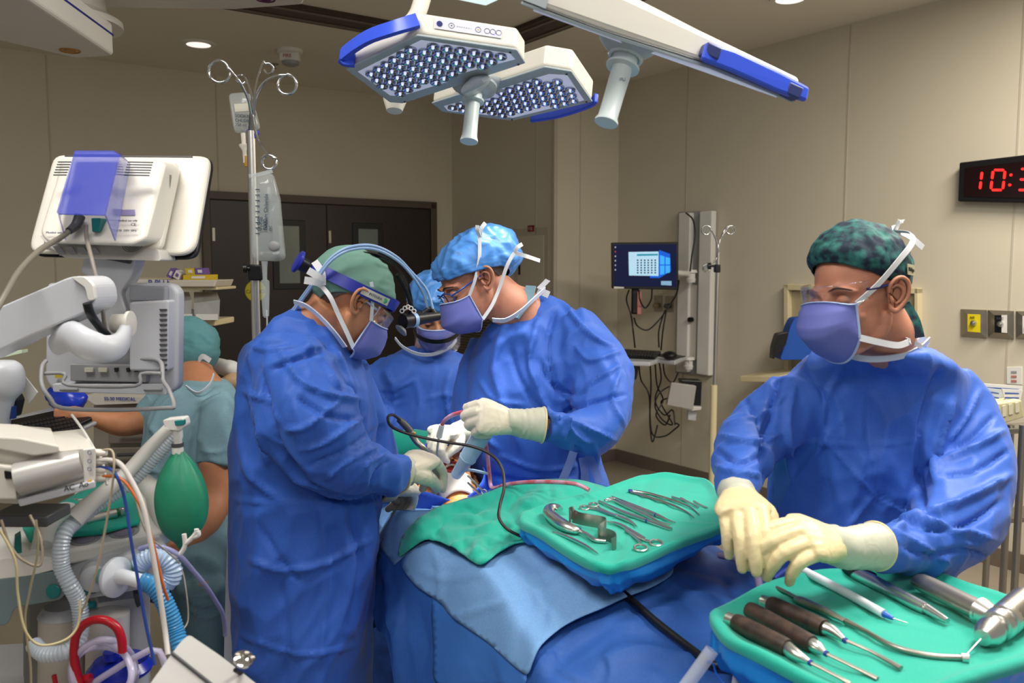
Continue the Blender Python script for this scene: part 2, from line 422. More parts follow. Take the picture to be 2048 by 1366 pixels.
# ---- double door in the back wall
def bk(px, py, off=0): return BACK.at(px, py, -off)
dl = bk(420, 534).dot(VV); dr = bk(858, 534).dot(VV); dtop = bk(640, 396).z
DZ = dtop-0.05
fr = struct('door_1', slab(dl, dr, U_BACK-0.015, U_BACK-0.002, 0, DZ), M_DARK, smooth=False)
M_DOOR = mat('dark_brown_door_laminate', (44, 34, 29), 0.35, var=0.06, vscale=4)
M_FRM = mat('door_frame_paint', (84, 73, 62), 0.45)
for v0, v1, z0, z1 in ((dl-0.06, dl, 0, DZ+0.05), (dr, dr+0.06, 0, DZ+0.05), (dl-0.06, dr+0.06, DZ, DZ+0.06)):
    obj('door_frame', slab(v0, v1, U_BACK-0.05, U_BACK, z0, z1), M_FRM, fr, smooth=False, bevel=0.003)
vm = bk(652, 534).dot(VV)
M_GLASSD = mat('door_glass', (120, 132, 128), 0.08, var=0.1, vscale=2)
for v0, v1, wx0, wx1, wt, wb in ((dl+0.004, vm-0.003, 553, 596, 452, 566), (vm+0.003, dr-0.004, 712, 752, 458, 575)):
    lf = obj('door_leaf', slab(v0, v1, U_BACK-0.035, U_BACK-0.015, 0.008, DZ-0.006), M_DOOR, fr, smooth=False, bevel=0.002)
    a0 = bk(wx0, wt); a1 = bk(wx1, wb)
    obj('window_frame', slab(a0.dot(VV)-0.05, a1.dot(VV)+0.055, U_BACK-0.045, U_BACK-0.034, a1.z-0.05, a0.z+0.05), M_BLACK, fr, smooth=False, bevel=0.004)
    obj('window_pane', slab(a0.dot(VV), a1.dot(VV), U_BACK-0.049, U_BACK-0.044, a1.z, a0.z), M_GLASSD, fr, smooth=False)
    obj('hinge', slab(v0+0.01, v0+0.03, U_BACK-0.042, U_BACK-0.034, 1.8, 1.9), M_BRUSH, fr, smooth=False)
# caution sticker
p = bk(511, 582, 0.037); t = thing('caution_sticker', 'round yellow caution sticker on the dark door behind the pole', 'sticker', p)
m = MB(); m.lathe(p+UV*0.001, -UV, [(0, 0), (0, 0.083), (0.0015, 0.083), (0.0015, 0)], n=40); obj('disc', m, mat('sticker_yellow', (215, 205, 30), 0.5), t, smooth=False)
for s_, dz, tx in ((0.028, 0.035, 'LASER'), (0.05, -0.018, 'CAUTION'), (0.024, -0.055, 'IN USE')):
    if tx == 'CAUTION': text(tx, 0.04, p-UV*0.002+ZV*dz-VV*0.078, VV, ZV, M_BLACK, t)
# ---- vent grille low on the box side wall
def bs(px, py, off=0): return BOXS.at(px, py, -off)
a = bs(917, 655); b = bs(968, 702)
t = thing('vent_grille', 'louvred wall vent between the masked woman and the bending surgeon', 'vent', (a+b)/2)
uu0, uu1 = a.dot(UV), b.dot(UV)
m = MB(); c = (a+b)/2; hh = 0.42; c.z = 0.95; wd = abs(uu0-uu1)+0.25
m.box(c-VV*0.004, (wd, 0.008, hh), X=UV, Y=VV); obj('grille_frame', m, mat('vent_metal', (92, 84, 70), 0.5, metal=0.3), t, smooth=False)
m = MB()
for i in range(16): m.box(c-VV*0.012+ZV*(-hh/2+0.03+i*(hh-0.06)/15), (wd-0.05, 0.012, 0.006), X=UV, Y=VV+ZV*0.6)
obj('louvres', m, mat('vent_metal2', (128, 118, 98), 0.5, metal=0.3), t, smooth=False)
# ---- access panel with red sign on the box side wall
a = bs(1036, 470); b = bs(1088, 700); u0, u1 = a.dot(UV), b.dot(UV)
t = thing('access_panel', 'flush beige wall access panel with small red sign above', 'panel', bs(1060, 560))
cc = room(V_BOX, (u0+u1)/2, 1.35)
m = MB(); m.box(cc-VV*0.003, (abs(u1-u0), 0.006, 1.0), X=UV, Y=VV); obj('panel_door', m, M_WALL, t, smooth=False, bevel=0.002)
m = MB(); m.box(cc-VV*0.0015, (abs(u1-u0)+0.1, 0.003, 1.12), X=UV, Y=VV); obj('panel_frame', m, M_SEAM, t, smooth=False)
m = MB(); q = bs(1039, 537, 0.008); m.box(q, (0.02, 0.01, 0.1), X=UV, Y=VV); obj('latch', m, M_BLACK, t, smooth=False)
q = bs(1062, 457, 0.004); m = MB(); m.box(q, (0.085, 0.004, 0.05), X=UV, Y=VV); obj('sign', m, mat('sign_red', (130, 30, 32), 0.5), t, smooth=False)
text('F.D.', 0.035, q-VV*0.003-UV*-0.03-ZV*0.012, -UV, ZV, mat('sign_white', (200, 190, 185)), t)
# ---- ceiling things
M_EMW = mat('downlight_diffuser', (240, 230, 225), 0.5, emit=(255, 240, 232), estr=1.1)
for px, py, lab in ((397, 87, 'round recessed downlight near the hanging drip hooks'), (1580, -4, 'round recessed downlight at the top edge, right of centre'), (1232, 103, 'small round ceiling light behind the right surgical light arm')):
    p = PZ(px, py, H); p.z = H; t = thing('downlight', lab, 'ceiling light', p, None)
    r = 0.085 if px != 1232 else 0.06
    m = MB(); m.lathe(p-ZV*0.01, ZV, [(0, r*0.9), (0, r*1.25), (0.01, r*1.3)], n=32); obj('trim_ring', m, M_WHITE, t)
    m = MB(); m.lathe(p-ZV*0.014, ZV, [(0, 0), (0, r*0.7), (0.006, r), (0.012, r)], n=32); obj('diffuser', m, M_EMW, t)
p = PZ(580, 100, H); p.z = H; t = thing('fire_alarm', 'white ceiling fire alarm with red lettering', 'fire alarm', p)
m = MB(); m.lathe(p, -ZV, [(0, 0.085), (0.02, 0.085), (0.025, 0.07)], n=32); obj('base', m, M_WHITE, t)
m = MB(); m.box(p-ZV*0.045, (0.13, 0.07, 0.06), X=(1, 0, 0)); obj('body', m, M_WHITE, t, bevel=0.008)
m = MB(); m.lathe(p-ZV*0.075+Vector((0, 0.01, 0)), -ZV, [(0, 0.06), (0.02, 0.055), (0.03, 0.03), (0.032, 0)], n=20); obj('strobe_lens', m, M_GREY, t)
text('FIRE', 0.032, p-ZV*0.055+Vector((-0.04, -0.037, 0)), (1, 0, 0), ZV, mat('alarm_red', (170, 40, 35)), t)
p = PZ(548, 128, H); p.z = H; t = thing('sprinkler', 'small chrome ceiling sprinkler head below the fire alarm', 'sprinkler', p)
m = MB(); m.lathe(p, -ZV, [(0, 0.035), (0.006, 0.03), (0.008, 0.008), (0.03, 0.008)], n=16); obj('stem', m, M_BRUSH, t)
m = MB(); m.lathe(p-ZV*0.03, -ZV, [(0, 0.02), (0.003, 0.02)], n=12); obj('deflector', m, M_BRUSH, t)
# ceiling light panel at the top edge (lit fixture)
p = PZ(945, -30, H); vv, uu = p.dot(VV), p.dot(UV)
t = thing('ceiling_troffer', 'lit square ceiling light fixture cut off by the top edge', 'ceiling light', room(vv, uu, H))
obj('fixture_frame', slab(vv-0.25, vv+0.21, uu-0.6, uu+0.18, H-0.03, H-0.001), M_WHITE, t, smooth=False, bevel=0.004)
obj('fixture_lens', slab(vv-0.22, vv+0.18, uu-0.57, uu+0.15, H-0.036, H-0.029), mat('lit_lens', (225, 240, 240), 0.3, emit=(215, 240, 240), estr=1.0), t, smooth=False)
# ---- ceiling boom housings
def boom(pts, th, Yn, lab, ring, rc, stripe=True, base=None):
    """pts: underside outline on a plane of constant z"""
    z = Yn; q = [PZ(x, y, z) for x, y in pts]; c = sum(q, Vector())/len(q)
    t = thing('ceiling_boom_housing', lab, 'ceiling boom', c)
    m = MB(); m.prism(q, ZV*th); obj('housing', m, M_WHITE, t, smooth=False, bevel=0.012, seg=3)
    if stripe:
        m = MB(); m.prism([c+(p-c)*1.004 for p in q], ZV*(th*0.62+0.006), ZV*(th*0.62)); m2 = MB()
        m2.prism([c+(p-c)*1.004 for p in q], ZV*(th*0.60+0.007), ZV*th*0.60); obj('stripe', m2, mat('boom_blue', (30, 42, 130), 0.4), t, smooth=False)
    p = PZ(ring[0], ring[1], z)
    m = MB(); m.torus(p-ZV*0.001, ZV, ring[2], 0.0035, n=36, m=6); m.lathe(p-ZV*0.003, ZV, [(0, 0), (0, ring[2]*0.62), (0.003, ring[2]*0.62)], n=30)
    obj('brake_mark', m, rc, t)
    return t, c
t, c = boom([(-260, -30), (-120, -120), (228, 112), (155, 118), (0, 82), (-200, 20)], 0.11, 2.32, 'white ceiling boom housing with blue stripe and orange ring, top left', (140, 101, 0.03), mat('mark_orange', (176, 120, 40), 0.4))
p = PZ(150, 62, 2.50); m = MB(); m.lathe(PZ(120, 50, 2.43), ZV, [(0, 0.20), (0.02, 0.20), (0.05, 0.15), (0.12, 0.14), (0.16, 0.1), (0.6, 0.1)], n=40); obj('swivel_joint', m, M_WHITE, t)
t, c = boom([(120, -130), (640, -90), (606, 10), (470, 20), (200, 16)], 0.12, 2.55, 'white ceiling boom housing with purple ring at the top edge', (531, -2, 0.032), mat('mark_purple', (90, 30, 80), 0.4), stripe=False)
# ================================================================ people
M_SKIN = mat('skin', (196, 140, 108), 0.5, var=0.05, vscale=30, sss=0.08, bump=0.15, bscale=300)
M_SKIN2 = mat('skin_tan', (190, 130, 94), 0.5, var=0.06, vscale=30, sss=0.08, bump=0.15, bscale=300)
M_SKINR = mat('skin_ruddy', (190, 128, 102), 0.5, var=0.06, vscale=24, sss=0.08, bump=0.15, bscale=300)
M_HAIR = mat('hair_brown', (58, 42, 32), 0.6, bump=0.8, bscale=500)
M_HAIRG = mat('hair_grey', (112, 98, 86), 0.6, bump=0.8, bscale=500)
M_GOWN = mat('surgical_gown_blue', (54, 98, 190), 0.55, var=0.04, vscale=260, sheen=0.08, wrinkle=0.85, wscale=11, bump=0.06, bscale=700, detail=1, spec=0.3)
M_SCRUB = mat('scrub_teal_grey', (126, 160, 172), 0.8, var=0.04, vscale=300, wrinkle=0.25, wscale=10, detail=1, spec=0.2)
M_TRIM = mat('white_binding', (200, 206, 220), 0.7)
M_TIE = mat('white_tie_cloth', (226, 226, 228), 0.7)
M_MASK = mat('mask_lilac_blue', (104, 110, 184), 0.65, var=0.03, vscale=300, wrinkle=0.1, wscale=16)
M_MASKE = mat('mask_edge_pale', (170, 188, 226), 0.65)
M_GLOVE = mat('latex_glove', (222, 212, 190), 0.42, var=0.03, vscale=20, sss=0.05, wrinkle=0.10, wscale=45)
M_GLOVEY = mat('latex_glove_cream', (226, 208, 160), 0.42, var=0.03, vscale=20, sss=0.05, wrinkle=0.10, wscale=45)
M_CUFF = mat('glove_cuff', (196, 196, 176), 0.45, wrinkle=0.25, wscale=28)
M_LENS = mat('clear_lens', (255, 255, 255), 0.02, trans=1.0, alpha=0.34)
M_EYE = mat('eye_white', (176, 158, 146), 0.2)
M_IRIS = mat('iris_brown', (50, 32, 22), 0.2)

def frame(pos, f, up, s=1.0):
    y = Vector(f).normalized(); z = Vector(up); z = (z - y*z.dot(y)).normalized(); x = y.cross(z)
    m = Matrix((x, y, z)).transposed()
    return Matrix.Translation(Vector(pos)) @ m.to_4x4() @ Matrix.Scale(s, 4)
def head_prims(mb, T):
    s = T.to_scale()[0]; rot = T.to_3x3().normalized()
    def el(c, r): mb.sphere(T @ Vector(c), tuple(x*s for x in r), rot)
    def tb(pts, rs): mb.tube([T @ Vector(p) for p in pts], [r*s for r in rs], n=14)
    el((0, -0.014, 0.034), (0.075, 0.096, 0.086)); el((0, 0.030, -0.028), (0.063, 0.062, 0.085)); el((0, 0.052, -0.088), (0.036, 0.036, 0.027))
    el((0, 0.045, -0.065), (0.046, 0.042, 0.035))
    tb([(-0.058, -0.005, -0.03), (-0.052, 0.01, -0.07), (-0.02, 0.062, -0.098)], [0.014, 0.016, 0.014]); tb([(0.058, -0.005, -0.03), (0.052, 0.01, -0.07), (0.02, 0.062, -0.098)], [0.014, 0.016, 0.014])
    tb([(0, 0.084, 0.012), (0, 0.096, -0.012), (0, 0.110, -0.036)], [0.006, 0.009, 0.011]); el((0, 0.104, -0.040), (0.012, 0.013, 0.010))
    for q in (-1, 1):
        el((q*0.011, 0.098, -0.043), (0.008, 0.010, 0.007)); tb([(q*0.012, 0.088, 0.020), (q*0.034, 0.083, 0.024), (q*0.055, 0.062, 0.016)], [0.006, 0.008, 0.006])
        el((q*0.045, 0.062, -0.030), (0.018, 0.018, 0.014))
    tb([(-0.020, 0.086, -0.064), (0, 0.094, -0.062), (0.020, 0.086, -0.064)], [0.003, 0.006, 0.003]); tb([(-0.018, 0.084, -0.072), (0, 0.092, -0.073), (0.018, 0.084, -0.072)], [0.003, 0.006, 0.003])
def head_sculpt(me, T):
    co = co_of(me); no = no_of(me); Ti = np.array(T.inverted()); s = T.to_scale()[0]
    l = co @ Ti[:3, :3].T + Ti[:3, 3]
    for q in (-1, 1):
        d = np.linalg.norm((l-np.array([q*0.031, 0.086, 0.0]))/np.array([1.3, 1, 0.9]), axis=1); co = co - no*(0.010*s*np.exp(-(d/0.014)**2))[:, None]
        d = np.linalg.norm(l-np.array([q*0.052, 0.072, 0.045]), axis=1); co = co - no*(0.003*s*np.exp(-(d/0.02)**2))[:, None]
    d = np.linalg.norm((l-np.array([0, 0.092, -0.068]))/np.array([2.2, 1, 0.35]), axis=1); co = co - no*(0.004*s*np.exp(-(d/0.008)**2))[:, None]
    set_co(me, co); return me
def ear(mb, T, q):
    """helix, fold and lobe of the ear on side q"""
    def L(y, z, o): return T @ Vector((q*(0.074+o), y, z))
    s = T.to_scale()[0]
    out = [(0.006, 0.004, 0.004), (0.008, 0.018, 0.010), (-0.002, 0.029, 0.016), (-0.016, 0.030, 0.020), (-0.027, 0.020, 0.023), (-0.029, 0.004, 0.022), (-0.024, -0.012, 0.018), (-0.014, -0.024, 0.012), (-0.004, -0.031, 0.007), (0.004, -0.026, 0.004), (0.005, -0.016, 0.003)]
    mb.tube([L(a, b, c) for a, b, c in out], [x*s for x in (0.003, 0.0036, 0.004, 0.0042, 0.0042, 0.0042, 0.0042, 0.005, 0.0062, 0.005, 0.003)], n=8, k=4)
    inn = [(0.000, 0.012, 0.006), (-0.009, 0.017, 0.012), (-0.018, 0.010, 0.016), (-0.019, -0.002, 0.015), (-0.013, -0.014, 0.011), (-0.004, -0.018, 0.008)]
    mb.tube([L(a, b, c) for a, b, c in inn], [x*s for x in (0.002, 0.0032, 0.0036, 0.0036, 0.0034, 0.002)], n=8, k=4)
    mb.tube([L(0.004, -0.002, 0.005), L(0.003, -0.010, 0.007), L(0.0, -0.016, 0.005)], [0.003*s, 0.0045*s, 0.003*s], n=8)
    c = L(-0.010, 0.000, 0.003); ring = [L(a*0.92-0.001, b*0.92, c2*0.8) for a, b, c2 in out]
    n = len(ring); mb.add([L(-0.009, 0.0, 0.0)]+ring, [(0, i+1, (i+1) % n+1) for i in range(n)]+[(0, (i+1) % n+1, i+1) for i in range(n)])
    back = [L(a*0.8, b*0.8, 0.0) for a, b, _ in out]; mb.loft([ring, back], caps=False)
def cap_mesh(T, c=(0, -0.014, 0.034), r=(0.084, 0.106, 0.098), hf=0.052, hb=-0.045, ear_up=0.0, puff=0.0, amp=0.004, scale=22, seed=0, stretch=(1, 1, 1), band=True, hem=0.0):
    s = T.to_scale()[0]; n, m = 96, 48; mb = MB(); rings = []
    for i in range(m+1):
        ring = []
        for j in range(n):
            a = 2*math.pi*j/n; y = math.cos(a); x = math.sin(a)
            hz = hb + (hf-hb)*(0.5+0.5*y) + ear_up*abs(x)**3
            zz0 = max(-0.98, min(0.98, (hz-c[2])/r[2])); th0 = math.acos(zz0)
            t = i/m; th = th0*(1-t)+0.012
            pf = 1 + puff*math.sin(math.pi*min(1, t*1.2))**0.7
            if t < 0.16: pf *= 1-hem*(1-t/0.16)
            if t < 0.08: pf *= 0.985 - (0.02 if not band else 0)*(1-t/0.08)
            ring.append(T @ Vector((c[0]+r[0]*math.sin(th)*x*pf, c[1]+r[1]*math.sin(th)*y*pf, c[2]+r[2]*math.cos(th)*pf)))
        rings.append(ring)
    mb.loft(rings, caps=False); mb.add([T @ Vector((c[0], c[1], c[2]+r[2]))], []); mb.f.append([m*n+j for j in range(n)]); mb.m.append(0)
    me = mb.mesh(); co = co_of(me); no = no_of(me); ctr = np.array(T @ Vector(c)); sg = np.sign((no*(co-ctr)).sum(1)); no = no*sg[:, None]
    set_co(me, crumple(co, no, amp*s, scale, seed, stretch)); me.update(); return me
MASKP = [(0.0, 0.112, -0.008), (0.12, 0.126, -0.024), (0.35, 0.134, -0.048), (0.55, 0.136, -0.072), (0.62, 0.134, -0.080), (0.8, 0.108, -0.108), (1.0, 0.070, -0.126)]
def mask_mesh(T, prof=MASKP, amax=90, wid=0.066, side=(-0.022, -0.086), yside=0.050, s0=1.0):
    n, m = 30, 22; rings = []; pts = {}
    P0 = np.array(prof)
    for i in range(m+1):
        v = i/m; yc = np.interp(v, P0[:, 0], P0[:, 1]); zc = np.interp(v, P0[:, 0], P0[:, 2]); row = []
        for j in range(n+1):
            a = R(-amax+2*amax*j/n); sa, ca = math.sin(a), math.cos(a); k = abs(sa)**2.2
            zs = side[0]+(side[1]-side[0])*v; z = zc*(1-k)+zs*k
            y = yside + (yc-yside)*max(0, ca)**0.72 + (0 if ca > 0 else ca*0.02)
            row.append(T @ Vector((wid*math.copysign(abs(sa)**0.9, sa), y, z)))
        rings.append(row)
    mb = MB(); mb.loft(rings, closed=False, caps=False)
    edge = MB(); s = T.to_scale()[0]
    edge.tube(rings[0], 0.0035*s, n=6, k=1, flat=0.5); edge.tube(rings[-1], 0.0030*s, n=6, k=1, flat=0.5)
    edge.tube([r[0] for r in rings], 0.0032*s, n=6, k=1, flat=0.6); edge.tube([r[-1] for r in rings], 0.0032*s, n=6, k=1, flat=0.6)
    return mb, edge, rings
def hand_prims(mb, T, side, curls, thumb, rs=1.0, splay=1.0):
    """T: wrist frame, x to the fingers, z the back of the hand, thumb at y*side"""
    s = T.to_scale()[0]
    def W(x, y, z): return T @ Vector((x, y*side, z))
    rings = []
    for x, hw, th, zc in ((-0.012, 0.026, 0.019, 0), (0.0, 0.027, 0.019, 0), (0.02, 0.031, 0.018, 0), (0.045, 0.037, 0.017, 0.001), (0.070, 0.041, 0.015, 0.003), (0.088, 0.040, 0.012, 0.003), (0.097, 0.034, 0.008, 0.001)):
        rings.append([W(x, hw*rs**0.5*math.copysign(abs(math.cos(a))**0.8, math.cos(a)), zc+th*rs*math.sin(a)) for a in [2*math.pi*j/20 for j in range(20)]])
    mb.loft(rings)
    base = [(0.088, 0.030), (0.093, 0.0095), (0.088, -0.011), (0.078, -0.030)]
    Ls = [(0.046, 0.028, 0.021), (0.050, 0.031, 0.022), (0.046, 0.029, 0.022), (0.036, 0.022, 0.020)]
    tips = []
    for i in range(4):
        bx, by = base[i]; sp = R((6, 1, -4, -10)[i])*splay; a = 0; p = np.array([bx-0.012, by, 0.001]); pts = [p.copy()]; p = np.array([bx, by, 0.0]); pts.append(p.copy())
        for L, c in zip(Ls[i], curls[i]):
            a += R(c); d = np.array([math.cos(a)*math.cos(sp), math.sin(sp), -math.sin(a)]); p = p+d*L; pts.append(p.copy())
        r = (0.0088, 0.0093, 0.0088, 0.0078)[i]*rs
        mb.tube([W(*q) for q in pts], [x*s for x in (r*1.05, r*1.1, r*1.04, r*0.95, r*0.78)], n=12, k=3); mb.sphere(W(*pts[-1]), r*0.78*s, n=12, m=8); tips.append(W(*pts[-1]))
    tp = [W(*q) for q in thumb]; mb.tube(tp, [x*s*rs for x in (0.017, 0.0145, 0.0105, 0.0095)][:len(tp)], n=14, k=4); mb.sphere(tp[-1], 0.0095*s*rs, n=12, m=8)
    return tips
TH_OPEN = [(0.015, 0.016, -0.006), (0.045, 0.042, -0.012), (0.072, 0.055, -0.018), (0.094, 0.058, -0.024)]
TH_IN = [(0.015, 0.016, -0.008), (0.045, 0.034, -0.024), (0.070, 0.030, -0.040), (0.090, 0.020, -0.050)]
def glove(parent, wrist, tofingers, dorsal, side, curls, thumb=TH_OPEN, s=1.0, cuff=None, m=None, name='glove', label=None, splay=1.0, vox=0.0022):
    T = frame(wrist, tofingers, dorsal, s); T = T @ Matrix(((0, -1, 0, 0), (1, 0, 0, 0), (0, 0, 1, 0), (0, 0, 0, 1))) if False else Matrix.Translation(Vector(wrist)) @ Matrix((Vector(tofingers).normalized(), (Vector(dorsal)-Vector(tofingers).normalized()*Vector(dorsal).dot(Vector(tofingers).normalized())).normalized().cross(Vector(tofingers).normalized()), (Vector(dorsal)-Vector(tofingers).normalized()*Vector(dorsal).dot(Vector(tofingers).normalized())).normalized())).transposed().to_4x4() @ Matrix.Scale(s, 4)
    mb = MB(); hand_prims(mb, T, side, curls, thumb, 1.36, splay)
    me = remesh(mb, vox, 4, 0.5); co, no = co_of(me), no_of(me); set_co(me, crumple(co, no, 0.0012, 45, 3))
    o = obj(name, me, m or M_GLOVE, parent)
    if label: o['label'] = label
    if cuff:                                                     # (points, radii) gauntlet over the sleeve, rolled rim last
        pts, rr = cuff; c = MB(); c.tube([T @ Vector((0.018, 0, 0))]+list(pts), [0.030*s]+list(rr), n=40, k=8)
        cm = c.mesh(); co = co_of(cm); no = no_of(cm); a = Vector(pts[-1])-Vector(wrist); a.normalize(); t = (co-np.array(wrist)) @ np.array(a)
        co2 = crumple(co, no, 0.0018, 30, 8); co2 += no*(0.0008*np.sin(t*430+2*vnoise(co*30)))[:, None]; set_co(cm, co2)
        g = obj('glove_cuff', cm, M_CUFF, parent)
        d = (Vector(pts[-1])-Vector(pts[-2])).normalized(); r = MB(); r.torus(Vector(pts[-1])-d*0.001, d, rr[-1]*0.985, 0.0022, n=40, m=8)
        obj('cuff_rim', r, M_GLOVEY, g)
    return T
def garment(name, parent, m, torso, arms, folds=(), vox=0.007, amp=0.019, scale=8, seed=1, stretch=(1, 1, 0.65), smooth=8, extra=None):
    mb = MB()
    if torso: mb.slices(torso)
    for a in arms: mb.pxtube(a, n=26)
    if extra: extra(mb)
    me = remesh(mb, vox, smooth, 0.6); co, no = co_of(me), no_of(me)
    co = crumple(co, no, amp, scale, seed, stretch); set_co(me, co); me.update(); no = no_of(me)
    co = pxfolds(co, no, [(f[0], f[1]*0.85, f[2]*1.5)+tuple(f[3:]) for f in folds]); set_co(me, co)
    return obj(name, me, m, parent)
def body(parent, T, neck, torso, arms, skin, hands=(), shrink=26, vox=0.0045, legs=(), earsides=(1, -1)):
    mb = MB(); head_prims(mb, T); mb.tube([p for p, r in neck], [r for p, r in neck], n=24)
    if torso: mb.slices([(a, b+shrink, c-shrink, d, e*0.72) for a, b, c, d, e in torso])
    for a in arms: mb.pxtube([(x, y, Y, r*0.42) for x, y, Y, r in a], n=16)
    for l in legs: mb.tube([p for p, r in l], [r for p, r in l], n=18)
    me = remesh(mb, vox, 7, 0.55); head_sculpt(me, T)
    o = obj('body', me, skin, parent)
    e = MB()
    for q in earsides: ear(e, T, q)
    em = evalmesh(e.mesh(), [('SUBSURF', dict(levels=1))])
    import bmesh
    bm = bmesh.new(); bm.from_mesh(o.data); bm.from_mesh(em); bm.to_mesh(o.data); bm.free(); bpy.data.meshes.remove(em); smooth_all(o.data)
    return o
def eyes(parent, T, closed=False):
    for q in (-1, 1):
        m = MB(); s = T.to_scale()[0]; c = T @ Vector((q*0.031, 0.0745, 0.0)); m.sphere(c, 0.0118*s); f = (T.to_3x3() @ Vector((0, 1, -0.35))).normalized()
        m.mat(1); m.lathe(c+f*0.0108*s, f, [(0, 0.0055*s), (0.0015*s, 0.003*s), (0.0016*s, 0.0)], n=16)
        obj('eye', m, [M_EYE, M_IRIS], parent)
        lid = MB(); ring = []
        for a_ in range(0, 7):
            t = R(-2+a_*11 if not closed else -30+a_*20); ring.append([T @ (Vector((q*0.031, 0.0745, 0.0)) + Vector((0.0132*math.sin(R(b)), 0.0132*math.cos(R(b))*math.cos(t), 0.0132*math.cos(R(b))*math.sin(t)))) for b in range(-80, 81, 16)])
        lid.loft(ring, closed=False, caps=False); obj('eyelid', lid, M_SKINR, parent)
        lid = MB(); ring = []
        for a_ in range(0, 5):
            t = R(-22-a_*12); ring.append([T @ (Vector((q*0.031, 0.0745, 0.0)) + Vector((0.0132*math.sin(R(b)), 0.0132*math.cos(R(b))*math.cos(t), 0.0132*math.cos(R(b))*math.sin(t)))) for b in range(-80, 81, 16)])
        lid.loft(ring, closed=False, caps=False); obj('eyelid', lid, M_SKINR, parent)
        br = MB(); br.tube([T @ Vector((q*0.014, 0.093, 0.021)), T @ Vector((q*0.032, 0.091, 0.027)), T @ Vector((q*0.052, 0.074, 0.020))], [0.002*s, 0.0032*s, 0.0015*s], n=8, flat=0.6); obj('eyebrow', br, M_HAIR, parent)
def shoes(parent, spots, m=None):
    for p, f in spots:
        mb = MB(); p = Vector(p); f = Vector(f).normalized(); s = Vector((-f.y, f.x, 0)); rings = []
        for t, wd, h in ((-0.09, 0.02, 0.05), (-0.08, 0.036, 0.075), (-0.02, 0.04, 0.085), (0.06, 0.045, 0.06), (0.13, 0.046, 0.042), (0.17, 0.035, 0.034), (0.185, 0.014, 0.02)):
            rings.append([p+f*t+s*wd*math.cos(a)+ZV*(h/2+h/2*math.sin(a)) for a in [2*math.pi*j/16 for j in range(16)]])
        mb.loft(rings); obj('shoe', mb, m or M_DGREY, parent)
CURL = lambda *a: [a]*4
